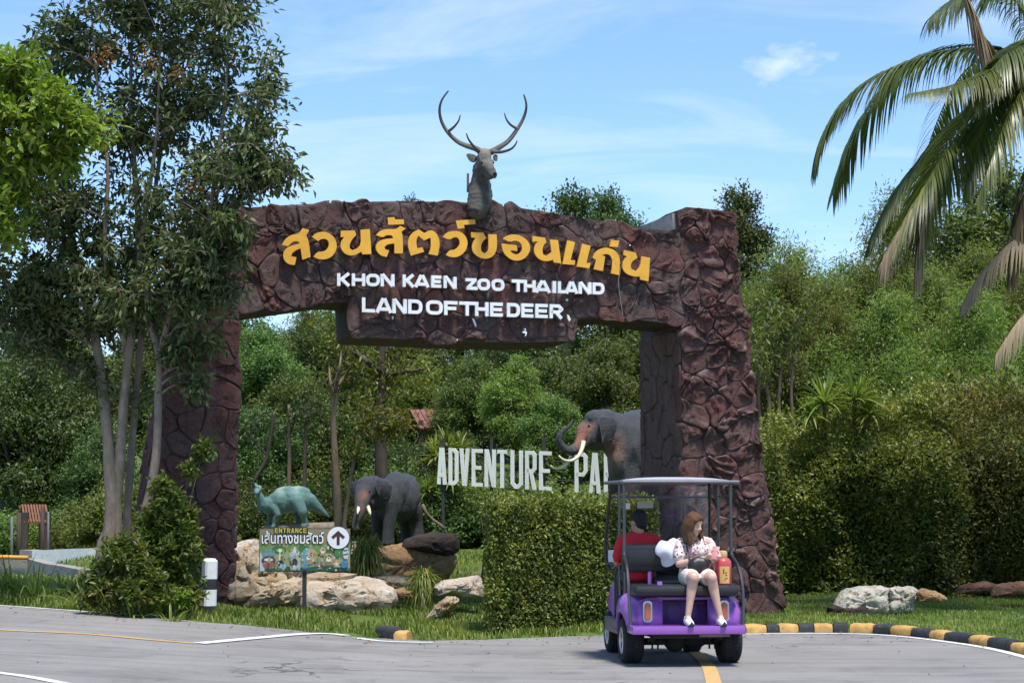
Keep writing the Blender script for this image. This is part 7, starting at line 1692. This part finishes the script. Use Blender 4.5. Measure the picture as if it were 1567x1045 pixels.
# hands: palm, four unequal bent fingers and a thumb, closing on the phone
PH = Vector((.302, -.425, 1.118)); ph_u = Vector((.28, .42, .86)).normalized(); ph_s = Vector((.93, -.35, -.12)).normalized(); ph_n = ph_u.cross(ph_s).normalized()
def hand(bm_, Wr, pal, fdir, cdir, tdir, side, r=.0085):
    bm_.chain([Wr, Wr.lerp(pal, .5), pal], [.024, .026, .024]); bm_.ell(pal, (.030, .030, .020))
    for k, L in enumerate((.062, .070, .066, .052)):
        p0 = pal + side * (.0205 * (1.5 - k)) + fdir * .016; p1 = p0 + fdir * L * .42; p2 = p1 + (fdir * .45 + cdir * .8).normalized() * L * .36; p3 = p2 + (fdir * -.15 + cdir * .9).normalized() * L * .30
        bm_.chain([p0 - fdir * .01, p1, p2, p3], [r * 1.1, r, r * .92, r * .8])
    t0 = pal + side * .026 - fdir * .012; bm_.chain([t0, t0 + tdir * .028, t0 + tdir * .050 + cdir * .012], [.012, .0105, .009])
hand(b, Vector((.215, -.375, 1.065)), PH - ph_s * .052 + ph_n * .004 - ph_u * .030, (ph_s * .55 - ph_n * .75 + ph_u * .25).normalized() if ph_n.y < 0 else (ph_s * .55 + ph_n * .75 + ph_u * .25).normalized(), ph_s, (ph_u * .8 + ph_s * .5).normalized(), ph_u)
hand(b, Vector((.335, -.375, 1.065)), PH + ph_s * .046 + ph_n * .004 - ph_u * .034, (-ph_s * .45 - ph_n * .75 + ph_u * .35).normalized() if ph_n.y < 0 else (-ph_s * .45 + ph_n * .75 + ph_u * .35).normalized(), -ph_s, (ph_u * .8 - ph_s * .5).normalized(), ph_u)
pc('body', b, MSK, wom, .0075, 2)
# blouse: follows the torso, short sleeves, open collar
MBL = NT('patterned_blouse'); v_ = MBL.voro(26, 'F1', MBL.coord('Object')); n_ = MBL.noise(15, 3, .5, MBL.coord('Object')); w_ = MBL.noise(38, 4, .6, MBL.coord('Object'), 1.2)
c_ = MBL.mix(MBL.ramp(n_, [(.55, 0), (.62, .8)]), (.74, .67, .60), (.60, .30, .32)); c_ = MBL.mix(MBL.ramp(v_, [(.26, 1), (.33, 0)]), c_, (.12, .06, .055)); c_ = MBL.mix(MBL.ramp(w_, [(.57, 0), (.61, .85)]), c_, (.20, .07, .16)); MBL.set('Base Color', c_); MBL.set('Roughness', .85); MBL.bump(n_, .3, .01)
s_ = MB(); s_.ell((.14, -.13, .93), (.172, .130, .10)); s_.ell((.14, -.128, 1.03), (.140, .110, .14)); s_.ell((.145, -.132, 1.15), (.158, .112, .105)); s_.chain([(.0, -.125, 1.215), (.10, -.105, 1.238)], [.056, .052]); s_.chain([(.19, -.105, 1.238), (.29, -.125, 1.215)], [.052, .056]); s_.ell((.09, -.205, 1.12), (.062, .05, .062)); s_.ell((.20, -.205, 1.12), (.062, .05, .062))
for S_, E_ in ((Vector((-.01, -.125, 1.205)), Vector((-.045, -.22, 1.00))), (Vector((.30, -.125, 1.205)), Vector((.385, -.20, .995)))): s_.chain([S_, S_.lerp(E_, .35), S_.lerp(E_, .66)], [.060, .062, .066])
pc('blouse', s_, MBL.m, wom, .009, 3, warp=lambda V, N_: V + N_ * np.array([[.006 * noise.noise((q[0] * 16, q[1] * 16, q[2] * 28)) + .004 * noise.noise((q[0] * 40, q[1] * 40, q[2] * 30))] for q in V]))
c = MB()
for sg in (-1, 1): c.add([(.145 + sg * .012, -.236, 1.135), (.145 + sg * .055, -.205, 1.255), (.145 + sg * .088, -.190, 1.245), (.145 + sg * .066, -.236, 1.165)] + [(.145 + sg * .012, -.246, 1.135), (.145 + sg * .055, -.217, 1.258), (.145 + sg * .092, -.202, 1.248), (.145 + sg * .068, -.246, 1.165)], [(0, 1, 2, 3), (7, 6, 5, 4), (0, 4, 5, 1), (1, 5, 6, 2), (2, 6, 7, 3), (3, 7, 4, 0)])
lp_('collar', c, MBL.m, wom, False)
v = MB(); v.add([(.145, -.2445, 1.10), (.105, -.226, 1.235), (.185, -.226, 1.235), (.145, -.2365, 1.10), (.105, -.20, 1.235), (.185, -.20, 1.235)], [(0, 2, 1), (3, 4, 5), (0, 1, 4, 3), (1, 2, 5, 4), (2, 0, 3, 5)])
MSH = paint('pale_shorts', (.62, .56, .50), .85, .08, 20); s_ = MB(); s_.ell((.14, -.135, .878), (.165, .125, .100))
for h0, K in (((.06, -.14, .875), KL), ((.22, -.14, .875), KR)): s_.chain([Vector(h0), Vector(h0).lerp(K, .30), Vector(h0).lerp(K, .66)], [.100, .096, .090])
pc('shorts', s_, MSH, wom, .01, 3)
# hair to the shoulders, parted, falling over the near cheek
hr = MB(); hr.ell(hp(0, -.022, .030), (.088, .092, .094), HM, ICO3); hr.ell(hp(0, .02, .075), (.072, .07, .042), HM)
for sg in (-1, 1):
    for k in range(7):
        a = (k - 2.2) * .30; x0 = math.cos(a) * .082 * sg; y0 = -math.sin(a) * .085 - .012
        tip = HC + Vector((sg * .0, 0, 0)) + fs * (sg * (.088 + .012 * (k % 2)) * math.cos(a * .8)) + fd * (-math.sin(a) * .10 + .006) + Vector((0, 0, -.175 - .018 * (k % 3)))
        hr.chain([hp(x0 * .72, y0 * .7, .075), hp(x0 * 1.08, y0, .0), hp(x0 * 1.14, y0 * 1.05, -.075), tip], [.026, .027, .026, .014])
for k in range(3): hr.chain([hp(-.005 - .012 * k, .055, .105 - .004 * k), hp(-.048 - .010 * k, .074 - .010 * k, .055), hp(-.070 - .006 * k, .050 - .014 * k, -.005), hp(-.078, .032 - .012 * k, -.075)], [.014, .014, .013, .010])
for k in range(2): hr.chain([hp(.008 + .012 * k, .050, .106), hp(.050 + .008 * k, .064 - .01 * k, .062), hp(.070, .040, .01)], [.013, .012, .011])
pc('hair', hr, MHB, wom, .0085, 3)
e = MB()
for sg in (-1, 1): e.ell(hp(sg * .030, .0775, .016), (.013, .006, .005), HM)
lp_('eyes', e, MEYE, wom); e = MB(); e.ell(hp(0, .0945, -.0575), (.019, .007, .0075), HM); lp_('lips', e, paint('lip', (.42, .10, .10), .4, .05), wom); e = MB()
for sg in (-1, 1): e.chain([hp(sg * .014, .089, .040), hp(sg * .032, .087, .046), hp(sg * .048, .074, .042)], [.003, .0035, .002])
lp_('eyebrows', e, MHB, wom)
MSHO = paint('white_trainer', (.80, .80, .80), .6, .06, 16); MSOLE = paint('black_sole', (.02, .02, .02), .7)
for A in (AL, AR):
    f = MB(); f.chain([A + Vector((0, .012, -.01)), A + Vector((0, .02, -.04))], [.040, .044]); f.chain([A + Vector((0, .03, -.052)), A + Vector((0, -.05, -.045)), A + Vector((0, -.13, -.060)), A + Vector((0, -.185, -.066))], [.036, .043, .041, .031]); o = pc('shoe', f, MSHO, wom, .008, 3, warp=lambda V, N_: np.stack([V[:, 0], V[:, 1], np.maximum(V[:, 2], .412)], 1))
    f = MB(); q = [(A.x + .040 * math.cos(t) * (1 if math.sin(t) < 0 else .85), A.y - .075 + .142 * math.sin(t)) for t in np.linspace(0, 2 * math.pi, 20, endpoint=False)]; f.prism(q, lambda u, w, d: Vector((u, w, d)), .4035, .424); o2 = f.build('sole', MSOLE, o, local=True, smooth=False)
    f = MB(); f.add([tuple(Vector(p)) for p in ((A.x - .030, A.y - .224, .413), (A.x + .030, A.y - .224, .413), (A.x, A.y - .222, .452), (A.x - .030, A.y - .20, .413), (A.x + .030, A.y - .20, .413), (A.x, A.y - .19, .452))], [(0, 1, 2), (5, 4, 3), (0, 2, 5, 3), (2, 1, 4, 5), (1, 0, 3, 4)]); f.build('toe_guard', MSOLE, o, local=True)
    f = MB()
    for k in range(4): f.tube([A + Vector((-.022, -.045 - .022 * k, -.004 - .007 * k)), A + Vector((0, -.05 - .022 * k, .004 - .007 * k)), A + Vector((.022, -.045 - .022 * k, -.004 - .007 * k))], .0035, 5)
    f.build('laces', MPAP, o, local=True, smooth=True)
# things she has with her
def loose(nm, label, cat, p):
    o = thing(nm, tuple(CM @ Vector(p)), label, cat, None, CRZ); o.scale = (CSC, CSC, 1.0); return o
def lb(nm, mb, mat, root, p, smooth=True, angle=50, blob=None):
    if blob: o = mb.blob(nm, mat, root, blob, 3, local=True)
    else: o = mb.build(nm, mat, root, local=True, smooth=smooth, angle=angle)
    o.data.transform(Matrix.Translation(-Vector(p))); return o
t = loose('phone', 'phone in a pink case held in both hands by the person on the rear bench', 'phone', PH); RM = Matrix((ph_s, ph_n, ph_u)).transposed()
m = MB(); m.box(PH, (.074, .009, .150), RM, bev=.004); lb('case', m, paint('pink_case', (.50, .17, .19), .5), t, PH); m = MB(); sgn = 1 if ph_n.y > 0 else -1; m.box(PH + ph_n * (sgn * .0052), (.066, .002, .138), RM); lb('screen', m, paint('phone_screen', (.02, .02, .025), .1), t, PH, False, None)
t = loose('shoulder_bag', 'black bag on the lap of the person on the rear bench', 'bag', (.14, -.36, 1.0)); m = MB(); m.ell((.13, -.36, 1.000), (.105, .07, .085)); m.ell((.10, -.36, .99), (.08, .075, .08)); m.ell((.17, -.37, 1.0), (.08, .06, .075)); lb('pouch', m, MBLK, t, (.14, -.36, 1.0), blob=.01)
m = MB(); m.tube(catmull([(.06, -.36, 1.03), (.045, -.268, 1.10), (.04, -.232, 1.18), (.035, -.186, 1.255), (.03, -.12, 1.285), (.04, -.05, 1.24)], 5), .010, 6, flat=.4); lb('strap', m, MBLK, t, (.14, -.36, 1.0))
# bucket hat hanging on the backrest corner
hp_ = Vector((-.135, .0, 1.13)); t = loose('bucket_hat', 'white bucket hat hanging on the backrest between the two people', 'hat', hp_)
ax = Vector((-.80, -.50, .34)).normalized(); MHAT = paint('white_cotton', (.78, .80, .83), .85, .06, 14, bump=.4); m = MB(); V = []; e1 = ax.cross(Vector((0, 0, 1))).normalized(); e2 = ax.cross(e1)
prof = [(.001, .112), (.055, .110), (.078, .095), (.084, .06), (.092, .01), (.108, -.012), (.150, -.050), (.154, -.054), (.148, -.053), (.104, -.016), (.086, .008), (.078, .06), (.07, .088), (.001, .10)]
for r, z in prof:
    for k in range(26):
        a = 2 * math.pi * k / 26; wv = 1 + (.02 * math.sin(3 * a) + .012 * math.sin(5 * a + 1)) * min(1, r / .1); V.append(tuple(hp_ + ax * (z + .012 * math.sin(2 * a) * (r / .12) * .4) + (e1 * math.cos(a) * .92 + e2 * math.sin(a) * 1.02) * r * wv))
m.add(V, [(i * 26 + k, i * 26 + (k + 1) % 26, (i + 1) * 26 + (k + 1) % 26, (i + 1) * 26 + k) for i in range(len(prof) - 1) for k in range(26)]); lb('crown_and_brim', m, MHAT, t, hp_)
# red flask with an orange label
bp_ = Vector((.405, -.30, .797)); t = loose('drink_flask', 'red drink flask with an orange label standing on the rear bench', 'flask', bp_)
m = MB(); m.lathe([(.086, 0), (.092, .01), (.092, .20), (.088, .235), (.07, .26), (.045, .272)], tuple(bp_), 28); lb('flask_body', m, paint('red_plastic', (.52, .07, .07), .35, .06, 6, bump=0), t, bp_)
m = MB(); m.lathe([(.046, .268), (.050, .275), (.050, .325), (.043, .338), (.02, .342)], tuple(bp_), 24); lb('cap', m, paint('gold_cap', (.52, .38, .18), .4, .08, 6, bump=0), t, bp_)
def cyl3(u, w, d): a = u / .093 - math.pi / 2 + .05; return bp_ + Vector(((.0928 + d) * math.cos(a), (.0928 + d) * math.sin(a), w))
m = MB()
for k in range(8): m.prism([(-.055 + k * .0138, .015), (-.055 + (k + 1) * .0138, .015), (-.055 + (k + 1) * .0138, .185), (-.055 + k * .0138, .185)], cyl3, 0, .0012)
lb('label', m, paint('orange_label', (.66, .38, .12), .5, .08), t, bp_, False, None)
m = MB()
for x, y, w, hh in ((-.018, .11, .012, .05), (.004, .115, .020, .012), (.004, .09, .020, .012), (.0, .06, .03, .01), (-.01, .045, .02, .008)): m.prism([(x, y), (x + w, y), (x + w, y + hh), (x, y + hh)], cyl3, .0015, .0025)
lb('printed_mark', m, paint('label_print', (.10, .06, .02), .6), t, bp_, False, None)

# driver, seen from behind
drv = person('person', 'person in a red shirt with black hair driving the cart, seen from behind'); MRED = paint('red_shirt', (.48, .012, .022), .85, .08, 20, bump=.3); b = MB(); hd_ = Vector((-.375, .33, 1.42))
fd2 = Vector((-.55, .83, 0)).normalized(); sd2 = Vector((fd2.y, -fd2.x, 0)); HM2 = Matrix((sd2, fd2, Vector((0, 0, 1)))).transposed()
b.ell(hd_ + Vector((0, 0, .02)), (.076, .092, .098), HM2, ICO3); b.ell(hd_ + fd2 * .03 + Vector((0, 0, -.05)), (.06, .065, .065), HM2); b.chain([hd_ + fd2 * .085 + Vector((0, 0, .0)), hd_ + fd2 * .108 + Vector((0, 0, -.025))], [.011, .013]); b.ell(hd_ + fd2 * .07 + Vector((0, 0, -.085)), (.03, .028, .022), HM2); b.ell(hd_ + fd2 * .088 + Vector((0, 0, -.055)), (.02, .012, .01), HM2)
for sg in (-1, 1): b.ell(hd_ + sd2 * (sg * .079) + Vector((0, 0, -.01)), (.012, .022, .032), HM2)
b.chain([hd_ + Vector((0, -.02, -.06)), Vector((-.375, .32, 1.28))], [.053, .056]); b.ell((-.37, .34, .90), (.165, .12, .12)); b.ell((-.37, .33, 1.06), (.155, .11, .16)); b.ell((-.37, .33, 1.19), (.18, .11, .10)); b.chain([(-.545, .33, 1.235), (-.37, .32, 1.265), (-.195, .33, 1.235)], [.05, .058, .05])
for S_, E_, Wr in ((Vector((-.555, .34, 1.215)), Vector((-.575, .56, 1.00)), Vector((-.48, .86, 1.03))), (Vector((-.185, .34, 1.215)), Vector((-.15, .56, 1.00)), Vector((-.22, .86, 1.03)))):
    b.chain([S_, S_.lerp(E_, .5), E_], [.056, .05, .042]); b.chain([E_, E_.lerp(Wr, .4), Wr], [.042, .04, .028]); sg = -1 if S_.x < -.37 else 1
    hand(b, Wr, Wr + Vector((0, .06, .0)), Vector((0, .8, .5)).normalized(), Vector((-sg * .5, .2, -.8)).normalized(), Vector((-sg * .8, .5, .1)).normalized(), Vector((-sg * 1.0, 0, 0)))
for x in (-.46, -.28): b.chain([(x, .36, .87), (x - .01, .62, .88), (x - .01, .82, .83)], [.09, .08, .06]); b.chain([(x - .01, .82, .83), (x - .01, .92, .60), (x, .98, .42)], [.058, .05, .036]); b.chain([(x, .98, .40), (x, 1.10, .375)], [.038, .034])
pc('body', b, MSK2, drv, .0085, 3)
s_ = MB(); s_.ell((-.37, .34, .90), (.185, .142, .12)); s_.ell((-.37, .33, 1.04), (.178, .132, .16)); s_.ell((-.37, .33, 1.185), (.200, .130, .118)); s_.chain([(-.545, .33, 1.230), (-.37, .32, 1.268), (-.195, .33, 1.230)], [.062, .072, .062])
for S_, E_ in ((Vector((-.555, .34, 1.215)), Vector((-.575, .56, 1.00))), (Vector((-.185, .34, 1.215)), Vector((-.15, .56, 1.00)))): s_.chain([S_, S_.lerp(E_, .35), S_.lerp(E_, .7)], [.068, .068, .066])
pc('shirt', s_, MRED, drv, .01, 3, warp=lambda V, N_: V + N_ * np.array([[.006 * noise.noise((q[0] * 14, q[1] * 14, q[2] * 22))] for q in V]))
s_ = MB()
for x in (-.46, -.28): s_.chain([(x, .36, .87), (x - .01, .62, .88), (x - .01, .82, .83)], [.104, .094, .074]); s_.chain([(x - .01, .82, .83), (x - .01, .92, .60), (x, .98, .43)], [.072, .064, .056])
pc('trousers', s_, paint('dark_trousers', (.03, .03, .04), .85), drv, .011, 3)
hr = MB(); hr.ell(hd_ + Vector((0, 0, .045)) - fd2 * .012, (.088, .102, .094), HM2, ICO3); hr.ell(hd_ - fd2 * .045 + Vector((0, 0, -.005)), (.076, .062, .080), HM2); hr.chain([hd_ + fd2 * .065 + Vector((0, 0, .062)), hd_ + fd2 * .115 + Vector((0, 0, .045))], [.040, .018]); pc('hair', hr, MHK, drv, .009, 3)
for x in (-.46, -.28):
    f = MB(); f.chain([(x, .97, .385), (x, 1.05, .375), (x, 1.14, .37)], [.046, .045, .036]); pc('shoe', f, MSOLE, drv, .01, 2)
print('objects', len(bpy.data.objects), 'tris', sum(len(m.loop_triangles) or len(m.polygons) for m in bpy.data.meshes))
